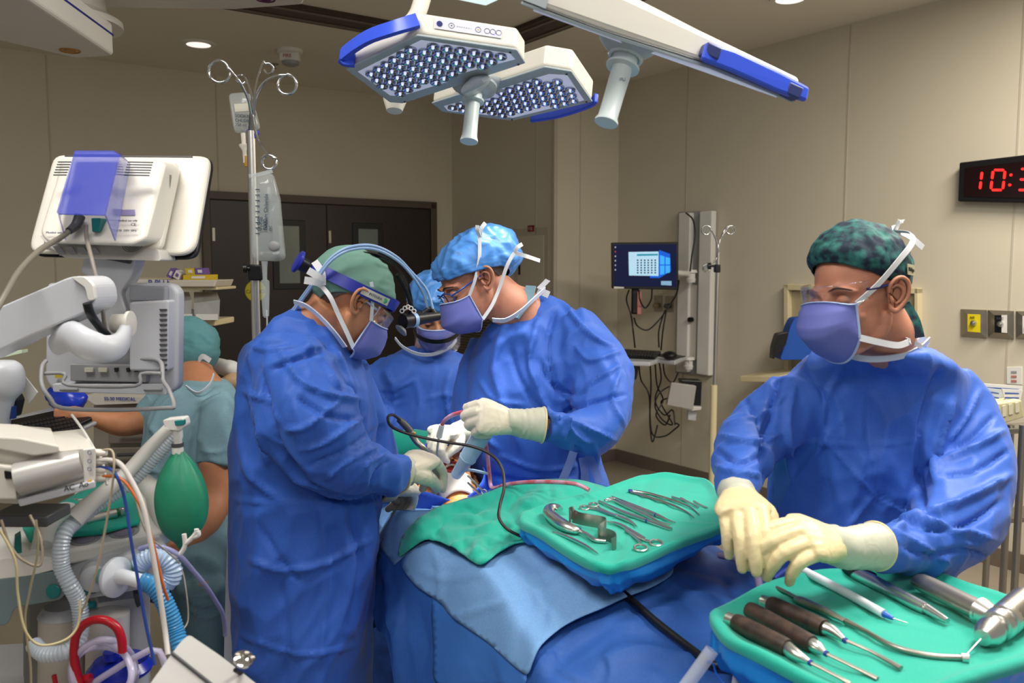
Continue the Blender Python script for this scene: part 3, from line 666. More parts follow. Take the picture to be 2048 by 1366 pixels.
# ------------------------------------------------------------ standing assistant on the right
def tie(parent, pts, wd=0.009, side=(0, 0, 1), m=None, name='mask_tie'):
    mb = MB(); mb.ribbon(pts, wd, side, 0.0012); return obj(name, mb, m or M_TIE, parent)
def person(lab, loc):
    return thing('person', lab, 'person', loc)
def person_R():
    Yh = 1.62
    t = person('person in blue gown and dark teal patterned cap standing behind the two instrument trays', (P(1760, 900, 1.85).x, 1.85, 0))
    T = frame(P(1712, 593, Yh), (-0.86, -0.50, -0.12), (-0.06, 0.05, 1), 0.97)
    torso = [(698, 1672, 1852, 1.70, .075), (708, 1650, 1870, 1.72, .095), (726, 1608, 1902, 1.76, .115), (750, 1578, 1925, 1.80, .125), (800, 1556, 1935, 1.82, .145), (880, 1545, 1925, 1.82, .155), (960, 1540, 1905, 1.82, .155), (1050, 1535, 1895, 1.81, .155), (1150, 1530, 1895, 1.80, .155), (1300, 1525, 1900, 1.80, .16), (1600, 1520, 1905, 1.81, .17), (1860, 1520, 1905, 1.81, .18)]
    armR = [(1640, 772, 1.80, 56), (1575, 825, 1.76, 72), (1500, 885, 1.70, 70), (1482, 925, 1.60, 62), (1478, 965, 1.52, 46), (1476, 985, 1.47, 36)]
    armL = [(1868, 770, 1.82, 68), (1920, 860, 1.78, 86), (1935, 960, 1.70, 92), (1915, 1040, 1.60, 92), (1868, 1082, 1.52, 76), (1800, 1098, 1.45, 52), (1752, 1098, 1.41, 42)]
    folds = [([(1560, 740), (1545, 800), (1530, 900), (1540, 1000)], 10, -16, 1), ([(1590, 760), (1575, 850), (1585, 960)], 7, 9), ([(1880, 740), (1850, 830), (1835, 930), (1850, 1030)], 9, -14, 1), ([(1905, 800), (1880, 880), (1868, 960)], 7, 12, 1),
             ([(1440, 870), (1500, 885), (1560, 870)], 6, 9, 1), ([(1430, 900), (1480, 925), (1530, 905)], 6, -8), ([(1450, 850), (1520, 830), (1570, 790)], 6, 7, 1), ([(1425, 930), (1470, 945), (1525, 950)], 5, 7, 1), ([(1490, 800), (1520, 850), (1535, 905)], 6, -7),
             ([(2010, 860), (1940, 900), (1870, 930)], 8, 10, 1), ([(2020, 900), (1950, 940), (1880, 950)], 7, -9, 1), ([(2020, 950), (1950, 990), (1880, 1020), (1800, 1050)], 9, 13, 1), ([(2005, 1000), (1930, 1050), (1850, 1060)], 8, -10, 1),
             ([(1990, 1080), (1910, 1060), (1840, 1045), (1780, 1060)], 8, 11, 1), ([(1990, 1120), (1930, 1100), (1860, 1110), (1800, 1090)], 7, -8, 1), ([(1960, 780), (1930, 840), (1900, 880)], 7, 8, 1), ([(1990, 830), (1950, 870), (1905, 900)], 6, -7), 
             ([(1625, 760), (1660, 900), (1690, 1050)], 12, 5), ([(1690, 830), (1600, 950), (1560, 1010)], 6, 5, 1), ([(1655, 880), (1740, 980), (1840, 1040)], 5, 5, 1), ([(1740, 760), (1735, 850), (1755, 980)], 5, -4), ([(1600, 880), (1720, 890), (1830, 880)], 3, 3, 1), ([(1750, 985), (1690, 1060), (1650, 1110)], 6, 6, 1), ([(1750, 985), (1810, 1020), (1860, 1025)], 6, -6, 1),
             ([(1780, 1060), (1860, 1100), (1900, 1130)], 5, 6, 1), ([(1700, 720), (1660, 780), (1640, 860)], 9, 5)]
    garment('gown', t, M_GOWN, torso, [armR, armL], folds, seed=3, vox=0.0065)
    for p_ in [[(1600, 1900), (1600, 2000)], [(1820, 1900), (1820, 2000)]]: pass
    xl, xr = P(1610, 1800, 1.8).x, P(1810, 1800, 1.8).x
    legs = [[(Vector((x, 1.81, 0.7)), 0.075), (Vector((x, 1.81, 0.4)), 0.055), (Vector((x, 1.82, 0.08)), 0.04)] for x in (xl, xr)]
    body(t, T, [(T @ Vector((0, -0.02, -0.02)), 0.058), (P(1762, 668, 1.66), 0.060), (P(1768, 700, 1.75), 0.064), (P(1765, 735, 1.80), 0.07)], torso[3:], [armR[1:], armL[1:]], M_SKINR, legs=legs)
    shoes(t, [((xl, 1.78, 0), (0, -1, 0)), ((xr, 1.78, 0), (0, -1, 0))])
    eyes(t, T)
    hm = cap_mesh(T, c=(0, -0.020, 0.022), r=(0.0785, 0.092, 0.098), hf=0.104, hb=-0.085, ear_up=0.022, amp=0.0008); obj('hair', hm, M_HAIR, t, solid=0.003)
    mc = mat('cap_teal_print', (6, 30, 50), 0.75, col2=(44, 112, 104), vscale=52, detail=10, ramp=.05, wrinkle=0.35, wscale=18)
    cm = cap_mesh(T, c=(0, -0.014, 0.046), hem=0.11, r=(0.087, 0.108, 0.100), hf=0.082, hb=-0.042, ear_up=0.0, amp=0.006, scale=26, seed=5, stretch=(1.2, 1.2, 0.8), puff=0.02)
    co = co_of(cm); no = no_of(cm); cap = obj('scrub_cap', cm, mc, t, solid=0.002)
    # cap label and rear ties
    a = T @ Vector((-0.086, -0.052, 0.012)); sx = -1 if (T.to_3x3() @ Vector((1, 0, 0))).y > 0 else 1
    return t, T
tR, TR = person_R()
def finish_R(t, T):
    mk, ed, rg = mask_mesh(T, wid=0.057, yside=0.074, side=(-0.006, -0.070), prof=[(0, .110, .004), (.12, .128, -.014), (.45, .144, -.044), (.6, .142, -.062), (.8, .112, -.098), (1, .072, -.120)]); o = obj('face_mask', mk, M_MASK, t, solid=0.0015); obj('mask_edge', ed, M_MASKE, o)
    q = 1 if (T @ Vector((0.07, 0, 0))).y < (T @ Vector((-0.07, 0, 0))).y else -1      # side nearer the camera
    L = lambda x, y, z: T @ Vector((q*x, y, z))
    side = (0, 0, 1)
    tie(t, [L(0.058, 0.074, -0.006), L(0.079, 0.035, 0.024), L(0.093, -0.012, 0.062), L(0.090, -0.060, 0.090), L(0.066, -0.094, 0.108), L(0.02, -0.112, 0.115)], 0.012, T.to_3x3() @ Vector((0, 1, 0.6)))
    tie(t, [L(-0.062, 0.06, -0.020), L(-0.085, -0.055, 0.045), L(-0.02, -0.112, 0.115)], 0.010, T.to_3x3() @ Vector((0, 1, 0.6)))
    tie(t, [L(0.058, 0.074, -0.070), L(0.066, 0.03, -0.086), L(0.066, -0.02, -0.100), L(0.064, -0.055, -0.100), L(0.058, -0.06, -0.098), L(0.0, -0.09, -0.088)], 0.012, T.to_3x3() @ Vector((0, 0, 1)))
    for e in ((0.035, -0.115, 0.135), (0.05, -0.15, 0.075), (-0.0, -0.135, 0.125)): tie(t, [L(0.02, -0.110, 0.115), L(*[(a+b)/2+0.006 for a, b in zip((0.02, -0.11, 0.115), e)]), L(*e)], 0.012, (1, 0.3, 0.4), name='tie_end')
    for e in ((0.02, -0.125, -0.105), (0.05, -0.115, -0.120)): tie(t, [L(0.02, -0.088, -0.088), L(*e)], 0.009, (0, 0, 1), name='tie_end')
    for e in ((0.03, -0.115, -0.075), (0.05, -0.112, -0.10)): 
        mb = MB(); mb.ribbon([L(0.03, -0.105, -0.03), L(*[(a+b)/2 for a, b in zip((0.035, -0.115, -0.03), e)]), L(*e)], 0.018, (1, 0, 0), 0.002); obj('cap_tie', mb, MATS['cap_teal_print'], t)
    m = MB(); a = L(0.083, -0.052, 0.040); X = (L(0.078, -0.075, 0.036)-L(0.0885, -0.035, 0.044)).normalized(); Zn = (L(0.1, -0.05, 0.0)-L(0.09, -0.047, 0)).normalized(); Yv = Zn.cross(X)
    m.box(a+Zn*0.004, (0.032, 0.020, 0.0015), X=X, Y=Yv); lb = obj('cap_label', m, mat('cap_label_tan', (170, 160, 130), 0.7), t, smooth=False)
    tx = text('Philips', 0.010, a+Zn*0.0055-X*0.014-Yv*0.003, X, Yv, M_BLACK, lb)
    # safety glasses: wrap lens with blue temples
    gl = MB(); rows = []
    for i in range(9):
        v = i/8; rows.append([T @ Vector((0.071*math.sin(a), 0.030+0.084*math.cos(a)**0.7 if math.cos(a) > 0 else 0.03, 0.034-0.046*v*(1-0.25*abs(math.sin(a))**3) - 0.010*max(0, 1-abs(a)/0.25)*(-1 if v > .6 else 0))) for a in [R(-86+172*j/28) for j in range(29)]])
    gl.loft(rows, closed=False, caps=False); g = obj('safety_glasses', gl, M_LENS, t, solid=0.0015)
    for s_ in (1, -1):
        m = MB(); m.tube([L(s_*0.070, 0.055, 0.018), L(s_*0.075, 0.032, 0.018), L(s_*0.081, -0.005, 0.020)], [0.0035, 0.004, 0.003], n=8, flat=0.8); obj('temple', m, mat('glasses_navy', (20, 26, 84), 0.3), g)
    # collar binding
    m = MB(); m.ribbon([P(1668, 694, 1.655), P(1698, 710, 1.62), P(1742, 718, 1.605), P(1798, 713, 1.615), P(1838, 698, 1.66), P(1858, 680, 1.74)], 0.013, (0, -0.4, 1), 0.003); obj('collar_binding', m, M_TRIM, t)
    m = MB(); m.ribbon([P(1826, 690, 1.76), P(1846, 678, 1.79), P(1856, 690, 1.80)], 0.012, (0, 0, 1), 0.002); obj('collar_tie', m, M_TRIM, t)
    # gloves
    w = P(1478, 994, 1.45); k = P(1492, 1046, 1.32)
    glove(t, w, k-w, (-0.2, -0.55, 1.0), 1, [(30, 28, 18), (32, 28, 20), (36, 30, 22), (42, 32, 24)], [(0.015, 0.016, -0.008), (0.045, 0.040, -0.018), (0.072, 0.044, -0.034), (0.094, 0.040, -0.05)], 0.98, cuff=([P(1474, 985, 1.49), P(1472, 962, 1.54)], [0.033, 0.037]), m=M_GLOVEY, splay=0.0)
    w = P(1668, 1088, 1.37); k = P(1570, 1068, 1.29)
    glove(t, w, k-w, (-0.25, -0.62, 0.75), -1, [(32, 34, 18), (36, 44, 22), (38, 50, 26), (38, 54, 30)], TH_IN, 1.02, cuff=([P(1690, 1096, 1.375), P(1720, 1094, 1.39), P(1752, 1092, 1.41)], [0.0335, 0.036, 0.041]), m=M_GLOVEY, splay=0.4)
finish_R(tR, TR)

# ------------------------------------------------------------ surgeon on the left, bending over the patient
def person_L():
    t = person('bending surgeon on the left in blue gown, green cap and blue headlight band', (P(600, 900, 1.95).x, 1.95, 0))
    T = frame(P(704, 603, 1.95), (0.72, 0.36, -0.58), (0.50, 0.25, 0.82), 0.90)
    torso = [(606, 592, 622, 1.95, .035), (622, 566, 640, 1.95, .06), (645, 540, 664, 1.95, .085), (675, 512, 690, 1.95, .115), (705, 495, 708, 1.95, .135), (745, 484, 724, 1.95, .15), (800, 477, 742, 1.96, .16), (900, 468, 748, 1.97, .165), (960, 464, 752, 1.98, .165), (1050, 462, 754, 1.98, .17), (1200, 470, 748, 1.98, .18), (1366, 488, 742, 1.98, .185), (1600, 495, 742, 1.98, .19), (1800, 490, 745, 1.98, .2)]
    arm = [(585, 690, 1.86, 72), (590, 760, 1.82, 92), (622, 850, 1.78, 98), (672, 912, 1.80, 82), (725, 938, 1.84, 58), (765, 947, 1.89, 42), (790, 950, 1.93, 34)]
    arm2 = [(690, 740, 2.05, 50), (725, 850, 2.12, 55), (752, 930, 2.12, 50), (778, 972, 2.10, 30)]
    folds = [([(560, 700), (600, 760), (660, 790), (720, 800)], 7, 10, 1), ([(545, 740), (590, 720), (650, 700)], 8, -8), ([(520, 740), (540, 830), (560, 900), (610, 960)], 9, -14, 1), ([(500, 760), (520, 860), (535, 930)], 8, 8), ([(545, 880), (600, 960), (690, 1000), (780, 990)], 8, -15, 1),
             ([(570, 860), (620, 850), (690, 790)], 6, 8, 1), ([(600, 900), (660, 880), (730, 830)], 6, 9, 1), ([(620, 930), (690, 900), (750, 860)], 5, -8, 1), ([(650, 960), (700, 920), (760, 890)], 5, 8, 1), ([(700, 970), (730, 930), (775, 905)], 5, 7, 1), ([(740, 975), (755, 940), (780, 920)], 4, -6, 1),
             ([(610, 680), (650, 730), (680, 780)], 6, 8, 1), ([(590, 790), (650, 830), (720, 840)], 6, -7), ([(480, 870), (500, 950), (560, 1000)], 8, 7), ([(470, 1000), (560, 1008), (690, 1004), (750, 1000)], 4, 5, 1), ([(500, 1120), (560, 1140), (640, 1130), (740, 1080)], 7, 9, 1), ([(520, 1050), (560, 1120), (600, 1160)], 6, -6),
             ([(480, 1270), (560, 1300), (620, 1310), (720, 1290)], 5, 5, 1), ([(640, 1010), (655, 1150), (640, 1330)], 8, 5), ([(560, 1150), (575, 1280), (570, 1366)], 7, -5), ([(700, 1020), (720, 1130), (700, 1250)], 7, -6), ([(640, 640), (690, 740), (720, 820)], 8, 6), ([(500, 690), (540, 700), (600, 690)], 5, 5, 1), ([(480, 780), (530, 800), (560, 850)], 6, 6, 1)]
    garment('gown', t, M_GOWN, torso, [arm, arm2], folds, seed=11, vox=0.007)
    x1, x2 = P(570, 1700, 2).x, P(680, 1700, 2).x
    legs = [[(Vector((x, 1.98, 0.7)), 0.08), (Vector((x, 1.98, 0.4)), 0.055), (Vector((x, 1.98, 0.08)), 0.04)] for x in (x1, x2)]
    body(t, T, [(T @ Vector((0, -0.03, -0.02)), 0.058), (P(655, 640, 1.95), 0.062), (P(622, 668, 1.95), 0.07), (P(600, 700, 1.95), 0.08)], torso[4:], [arm, arm2], M_SKIN2, legs=legs)
    shoes(t, [((x1, 2.0, 0), (0.8, 0.5, 0)), ((x2, 2.0, 0), (0.8, 0.5, 0))])
    eyes(t, T); q = 1 if (T @ Vector((0.07, 0, 0))).y < (T @ Vector((-0.07, 0, 0))).y else -1
    L = lambda x, y, z: T @ Vector((q*x, y, z)); R3 = T.to_3x3()
    obj('hair', cap_mesh(T, r=(0.0785, 0.099, 0.088), hf=0.085, hb=-0.072, ear_up=0.022, amp=0.0008), M_HAIRG, t, solid=0.003)
    cap = obj('scrub_cap', cap_mesh(T, c=(0, -0.018, 0.036), r=(0.085, 0.112, 0.093), hf=0.050, hb=-0.045, ear_up=0.012, amp=0.005, scale=20, seed=9, stretch=(1, 0.5, 1.6)), mat('cap_sage', (106, 146, 132), 0.8, wrinkle=0.3, wscale=14), t, solid=0.002)
    mk, ed, rg = mask_mesh(T, side=(-0.020, -0.105)); o = obj('face_mask', mk, M_MASK, t, solid=0.0015); obj('mask_edge', ed, M_MASKE, o)
    tie(t, [L(0.067, 0.050, -0.020), L(0.074, 0.030, 0.01), L(0.082, 0.012, 0.035), L(0.088, -0.01, 0.055)], 0.008, R3 @ Vector((0, 1, 0.2)))
    tie(t, [L(0.067, 0.050, -0.100), L(0.072, 0.015, -0.080), L(0.074, -0.03, -0.055), L(0.076, -0.07, -0.032), L(0.06, -0.10, -0.02)], 0.010, R3 @ Vector((0, 0.5, 1)))
    for e in ((0.075, -0.15, -0.01), (0.08, -0.145, -0.035), (0.05, -0.145, 0.02)): tie(t, [L(0.065, -0.10, -0.018), L(*[(a+b)/2+0.005 for a, b in zip((0.065, -0.10, -0.018), e)]), L(*e)], 0.016, R3 @ Vector((0, 0.3, 1)), name='tie_end')
    # headlight band
    ring = []
    for i in range(49):
        a = 2*math.pi*i/48; sa, ca = math.sin(a), math.cos(a); zz = 0.030 + 0.022*ca - 0.012*max(0, abs(sa)-0.6)
        ring.append(T @ Vector((0.0905*sa*q, -0.016+0.119*ca, zz)))
    hb = thing('headlight', 'blue surgical headlight band with black lamp and pale cables over the green cap', 'headlight', T @ Vector((0, 0, 0.03)))
    m = MB(); m.ribbon(ring, 0.026, R3 @ Vector((0, 0, 1)), 0.004, k=1); obj('headband', m, mat('band_blue', (34, 44, 150), 0.35), hb)
    m = MB(); seg = [T @ Vector(((0.0905+0.003)*math.sin(a)*q, -0.016+(0.119+0.003)*math.cos(a), 0.030+0.022*math.cos(a)-0.012*max(0, abs(math.sin(a))-0.6))) for a in [R(52+i*5) for i in range(9)]]
    m.ribbon(seg, 0.017, R3 @ Vector((0, 0, 1)), 0.002, k=1); lb = obj('band_label', m, mat('label_pale', (190, 190, 180), 0.5), hb)
    a0, a1 = seg[6], seg[2]; X = (a1-a0).normalized(); Yv = (R3 @ Vector((0, 0, 1))).normalized(); Zn = X.cross(Yv)
    text('INTEGRA', 0.0085, a0+Zn*0.008-Yv*0.003-X*0.004, X, Yv, mat('band_print', (70, 74, 90)), lb)
    m = MB(); m.tube([a1+Zn*0.006+Yv*0.006, a1+Zn*0.007+X*0.004, a1+Zn*0.006-Yv*0.006+X*0.003], [0.002, 0.004, 0.002], n=8, flat=0.5); obj('logo', m, mat('logo_green', (30, 130, 80)), lb)
    m = MB(); m.lathe(T @ Vector((0, -0.137, 0.006)), R3 @ Vector((0, -1, -0.1)), [(0, 0.014), (0.01, 0.016), (0.022, 0.016)]); obj('rear_knob', m, M_BLACK, hb)
    m = MB(); m.lathe(T @ Vector((0, -0.160, 0.004)), R3 @ Vector((0, -1, -0.1)), [(0, 0.017), (0.004, 0.026), (0.010, 0.026), (0.012, 0.02)]); obj('rear_dial', m, MATS['band_blue'], hb)
    m = MB(); m.ribbon([P(650, 532, 1.92), P(685, 510, 1.92), P(745, 508, 1.95), P(790, 530, 1.98), P(812, 562, 2.0), P(822, 600, 2.02)], 0.020, (0.3, -0.9, 0.2), 0.003, k=5); obj('crown_strap', m, M_BLACK, hb)
    for dx, dy, e in ((0, 0, 0), (7, -6, 10)):                       # two fibre cables over the crown
        pts = [P(568, 650+dy, 1.93), P(600, 606+dy, 1.90), P(632, 562+dy, 1.86), P(662, 522+dy, 1.85), P(700, 500+dy, 1.86), P(748, 498+dy, 1.89), P(792, 519+dy, 1.94), P(822, 549+dy, 2.0), P(846+dx, 586+dy, 2.06), P(857+e, 624, 2.08)]
        m = MB(); m.tube(pts, 0.0034, n=10, k=8); obj('fibre_cable', m, mat('cable_pale_blue', (150, 180, 220), 0.35), hb)
    m = MB(); m.tube([P(795, 548, 1.98), P(812, 580, 2.0), P(822, 612, 2.02), P(815, 642, 2.03)], 0.006, n=10)
    m.tube([P(846, 628, 2.07), P(862, 618, 2.08), P(872, 636, 2.08)], 0.007, n=10); obj('lamp_bracket', m, M_BLACK, hb)
    m = MB(); a = P(806, 643, 2.01); b = P(876, 632, 2.09); m.tube([a, a.lerp(b, .25), a.lerp(b, .7), b], [0.018, 0.0165, 0.013, 0.011], n=24, k=2); obj('headlamp', m, M_BLACK, hb)
    m = MB(); d = (b-a).normalized(); m.lathe(a.lerp(b, 0.24), d, [(0, 0.0185), (0.011, 0.0175)]); obj('lamp_ring', m, MATS['cable_pale_blue'], hb)
    m = MB(); m.lathe(P(806, 657, 2.01), (-0.6, -0.4, -0.6), [(0, 0.010), (0.006, 0.017), (0.008, 0.017), (0.009, 0)]); obj('lamp_lens', m, M_GREY, hb)
    for i in range(5): m = MB(); m.torus(P(804+i*6, 622-8*math.sin(i*0.8), 1.99), (0, -1, 0.1), 0.0045, 0.0014, n=14, m=6); obj('adjuster', m, M_WHITE, hb)
    # safety glasses
    gl = MB(); rows = []
    for i in range(9):
        v = i/8; rows.append([T @ Vector((0.070*math.sin(a), 0.034+0.080*max(0, math.cos(a))**0.7, 0.022-0.048*v*(1-0.2*abs(math.sin(a))**3))) for a in [R(-86+172*j/28) for j in range(29)]])
    gl.loft(rows, closed=False, caps=False); g = obj('safety_glasses', gl, M_LENS, t, solid=0.0015)
    m = MB(); m.tube([L(0.069, 0.045, 0.010), L(0.078, 0.0, 0.012)], [0.003, 0.003], n=8); obj('temple', m, mat('temple_clear', (180, 175, 200), 0.2), g)
    m = MB(); m.ribbon([P(588, 604, 1.88), P(612, 612, 1.87), P(640, 634, 1.865), P(668, 664, 1.86), P(690, 694, 1.88)], 0.011, (0.5, -0.5, 0.4), 0.003); obj('collar_binding', m, M_TRIM, t)
    # open back flap of the gown, its backlight painted in as white
    m = MB(); m.ribbon([P(482, 770, 1.98), P(474, 860, 1.99), P(468, 960, 2.0), P(463, 1100, 2.01), P(459, 1240, 2.02), P(456, 1400, 2.03), P(456, 1600, 2.04)], 0.022, (1, 0.5, 0), 0.0015); obj('gown_back_edge', m, mat('gown_edge_backlit_white', (235, 238, 250), 0.6), t)
    # hands
    w = P(806, 940, 1.97); k = P(862, 912, 2.06)
    glove(t, w, k-w, (-0.15, -0.55, 1.0), -q, [(52, 30, 8), (56, 34, 12), (62, 38, 16), (66, 42, 20)], [(0.015, 0.016, -0.008), (0.045, 0.034, -0.024), (0.078, 0.034, -0.050), (0.104, 0.028, -0.074)], 1.0, cuff=([P(800, 944, 1.96), P(788, 952, 1.935)], [0.038, 0.044]), splay=0.2)
    w = P(776, 972, 2.10); k = P(812, 974, 2.16)
    glove(t, w, k-w, (0, -0.5, 1), q, CURL(62, 50, 25), TH_IN, 0.95, cuff=([P(775, 978, 2.09), P(765, 975, 2.08)], [0.032, 0.036]), splay=0.3)
    return t, T
tL, TL = person_L()
# ------------------------------------------------------------ surgeon in the middle, leaning in from behind the table
def person_M():
    t = person('tall surgeon in blue gown with shiny sky blue bouffant cap and blue framed glasses', (P(1090, 900, 2.5).x, 2.5, 0))
    T = frame(P(946, 563, 2.42), (-0.80, -0.36, -0.48), (-0.42, -0.08, 0.90), 1.01)
    torso = [(588, 1062, 1098, 2.5, .04), (606, 1040, 1130, 2.5, .08), (632, 1005, 1168, 2.5, .115), (660, 972, 1196, 2.5, .14), (700, 950, 1216, 2.5, .155), (760, 934, 1215, 2.48, .165), (840, 928, 1205, 2.46, .165), (900, 935, 1205, 2.46, .16), (975, 962, 1216, 2.46, .16), (1100, 962, 1222, 2.47, .165), (1500, 955, 1228, 2.5, .18)]
    armN = [(1135, 660, 2.46, 62), (1188, 730, 2.38, 70), (1203, 800, 2.30, 66), (1190, 850, 2.22, 56), (1140, 862, 2.15, 44), (1092, 850, 2.11, 34)]
    armF = [(985, 690, 2.55, 48), (952, 780, 2.52, 48), (945, 850, 2.44, 40), (950, 868, 2.38, 27)]
    folds = [([(1010, 650), (990, 740), (1020, 840), (1040, 900)], 9, 9), ([(1075, 640), (1060, 720), (1085, 800), (1120, 850)], 6, 14, 1), ([(1110, 620), (1095, 700), (1120, 790)], 6, -12, 1), ([(1120, 600), (1170, 660), (1215, 690)], 5, 10, 1), ([(1080, 720), (1100, 760), (1140, 790), (1180, 770)], 7, -14, 1),
             ([(1130, 800), (1180, 770), (1240, 730)], 5, 12, 1), ([(1110, 850), (1140, 820), (1200, 800), (1250, 790)], 5, -11, 1), ([(1105, 830), (1160, 850), (1230, 880)], 5, 9, 1), ([(1130, 840), (1150, 870), (1180, 885)], 5, 9, 1), ([(1120, 820), (1135, 850), (1125, 880)], 4, 7, 1), ([(1240, 740), (1225, 800), (1250, 850)], 5, 7, 1), ([(1150, 690), (1180, 720), (1245, 700)], 5, 6, 1),
             ([(960, 760), (990, 800), (1050, 810)], 6, 5), ([(945, 820), (960, 860), (1000, 900)], 6, 7), ([(1150, 890), (1165, 940), (1160, 975)], 8, -10, 1), ([(1190, 890), (1200, 940)], 6, 8), ([(1020, 690), (1040, 760), (1090, 830)], 7, -8, 1), ([(1000, 910), (1080, 940), (1160, 930)], 5, 6, 1), ([(980, 950), (1060, 965), (1150, 950)], 5, -5)]
    g = garment('gown', t, M_GOWN, torso, [armN, armF], folds, seed=21, vox=0.007)
    for pts in ([(1150, 895), (1138, 930), (1124, 962)], [(1172, 895), (1186, 930), (1200, 966)], [(1165, 915), (1170, 950), (1166, 985)]):
        tie(t, [P(x, y, 2.27) for x, y in pts], 0.022, (1, 0, 0), mat('gown_tie_blue', (130, 156, 214), 0.7), 'waist_tie')
    x1, x2 = P(1040, 1500, 2.5).x, P(1150, 1500, 2.5).x
    legs = [[(Vector((x, 2.5, 0.7)), 0.08), (Vector((x, 2.5, 0.4)), 0.055), (Vector((x, 2.5, 0.08)), 0.04)] for x in (x1, x2)]
    q = 1 if (T @ Vector((0.07, 0, 0))).y < (T @ Vector((-0.07, 0, 0))).y else -1
    body(t, T, [(T @ Vector((0, -0.03, -0.02)), 0.060), (P(1010, 606, 2.44), 0.066), (P(1040, 624, 2.46), 0.072), (P(1065, 660, 2.48), 0.09)], torso[4:], [armN, armF], M_SKINR, legs=legs)
    shoes(t, [((x1, 2.48, 0), (-0.7, -0.7, 0)), ((x2, 2.48, 0), (-0.7, -0.7, 0))]); eyes(t, T)
    L = lambda x, y, z: T @ Vector((q*x, y, z)); R3 = T.to_3x3()
    obj('hair', cap_mesh(T, r=(0.0785, 0.099, 0.088), hf=0.085, hb=-0.068, ear_up=0.022, amp=0.0008), M_HAIRG, t, solid=0.003)
    m = MB(); m.ribbon([P(1062, 572, 2.42), P(1052, 606, 2.40), P(1030, 636, 2.38)], 0.03, (0.7, 0, 0.6), 0.006); obj('scrub_collar', m, M_SCRUB, t)
    m = MB(); m.ribbon([P(985, 640, 2.34), P(1012, 640, 2.33), P(1042, 622, 2.34), P(1066, 600, 2.36), P(1090, 578, 2.42)], 0.014, (0, -0.6, 0.8), 0.003); obj('collar_binding', m, M_TRIM, t)
    tie(t, [P(1078, 578, 2.42), P(1096, 560, 2.43)], 0.02, (0.8, 0, 0.5), name='collar_tie'); tie(t, [P(1076, 580, 2.42), P(1098, 590, 2.42)], 0.02, (0, 0, 1), name='collar_tie')
    mb_ = mat('bouffant_sky_blue', (78, 142, 216), 0.38, wrinkle=0.8, wscale=22, spec=0.6)
    obj('bouffant_cap', cap_mesh(T, c=(0, -0.040, 0.042), r=(0.098, 0.132, 0.090), hf=0.048, hb=-0.055, ear_up=0.020, amp=0.012, scale=22, seed=4, puff=0.05), mb_, t, solid=0.001)
    mk, ed, rg = mask_mesh(T, side=(-0.020, -0.098), prof=[(0, .112, -.01), (.15, .126, -.03), (.5, .142, -.066), (.6, .140, -.074), (.8, .112, -.108), (1, .06, -.128)]); o = obj('face_mask', mk, M_MASK, t, solid=0.0015); obj('mask_edge', ed, M_MASKE, o)
    tie(t, [L(0.067, 0.050, -0.020), L(0.083, 0.020, 0.010), L(0.098, -0.015, 0.055), L(0.100, -0.045, 0.105)], 0.010, R3 @ Vector((0, 1, 0)))
    tie(t, [L(0.067, 0.050, -0.095), L(0.074, 0.010, -0.075), L(0.080, -0.030, -0.045), L(0.100, -0.075, 0.0), L(0.103, -0.11, 0.02)], 0.010, R3 @ Vector((0, 0.3, 1)))
    for a, e in (((0.100, -0.045, 0.105), (0.11, -0.075, 0.13)), ((0.10, -0.045, 0.105), (0.115, -0.05, 0.135)), ((0.103, -0.11, 0.02), (0.105, -0.165, -0.035)), ((0.103, -0.11, 0.02), (0.11, -0.14, 0.03))):
        tie(t, [L(*a), L(*[(u+v)/2+0.004 for u, v in zip(a, e)]), L(*e)], 0.011, R3 @ Vector((0, 0.4, 1)), name='tie_end')
    gt = mat('glasses_blue', (28, 62, 140), 0.25); gl = MB()
    for s_ in (1, -1):
        pts = [T @ Vector((s_*0.033+0.026*math.cos(a), 0.104-0.012*abs(math.cos(a)+s_*0.2), -0.006+0.019*math.sin(a))) for a in [2*math.pi*i/24 for i in range(24)]]; gl.tube(pts, 0.0016, n=6, k=1, closed=True)
        gl.tube([T @ Vector((s_*0.058, 0.095, 0.002)), T @ Vector((s_*0.074, 0.060, 0.006)), T @ Vector((s_*0.083, 0.0, 0.012))], [0.002, 0.0028, 0.002], n=8)
    gl.tube([T @ Vector((-0.01, 0.108, -0.002)), T @ Vector((0.01, 0.108, -0.002))], 0.0016, n=6, k=1); g = obj('eyeglasses', gl, gt, t)
    for s_ in (1, -1):
        m = MB(); pts = [T @ Vector((s_*0.033+0.025*math.cos(a), 0.103-0.012*abs(math.cos(a)+s_*0.2), -0.006+0.018*math.sin(a))) for a in [2*math.pi*i/24 for i in range(24)]]; m.add(pts, [tuple(range(24))]); obj('lens', m, M_LENS, g)
    # gloved hands
    w = P(1022, 845, 2.09); k = P(975, 835, 2.06)
    glove(t, w, k-w, (0.1, -0.8, 0.45), q if False else -1, [(72, 78, 45), (76, 82, 48), (80, 84, 50), (84, 84, 50)], TH_IN, 1.0, cuff=([P(1040, 846, 2.10), P(1062, 848, 2.105), P(1086, 850, 2.11)], [0.036, 0.040, 0.046]), splay=0.3)
    w = P(915, 868, 2.30); k = P(882, 866, 2.24)
    glove(t, w, k-w, (-0.5, -0.8, 0.5), 1, [(70, 58, 24), (74, 62, 30), (78, 66, 34), (80, 68, 36)], [(0.015, 0.016, -0.008), (0.045, 0.040, -0.024), (0.068, 0.036, -0.046), (0.078, 0.024, -0.066)], 0.92, cuff=([P(922, 866, 2.31), P(932, 864, 2.33), P(942, 862, 2.35)], [0.034, 0.036, 0.040]), splay=0.3)
    return t, T
tM, TM = person_M()
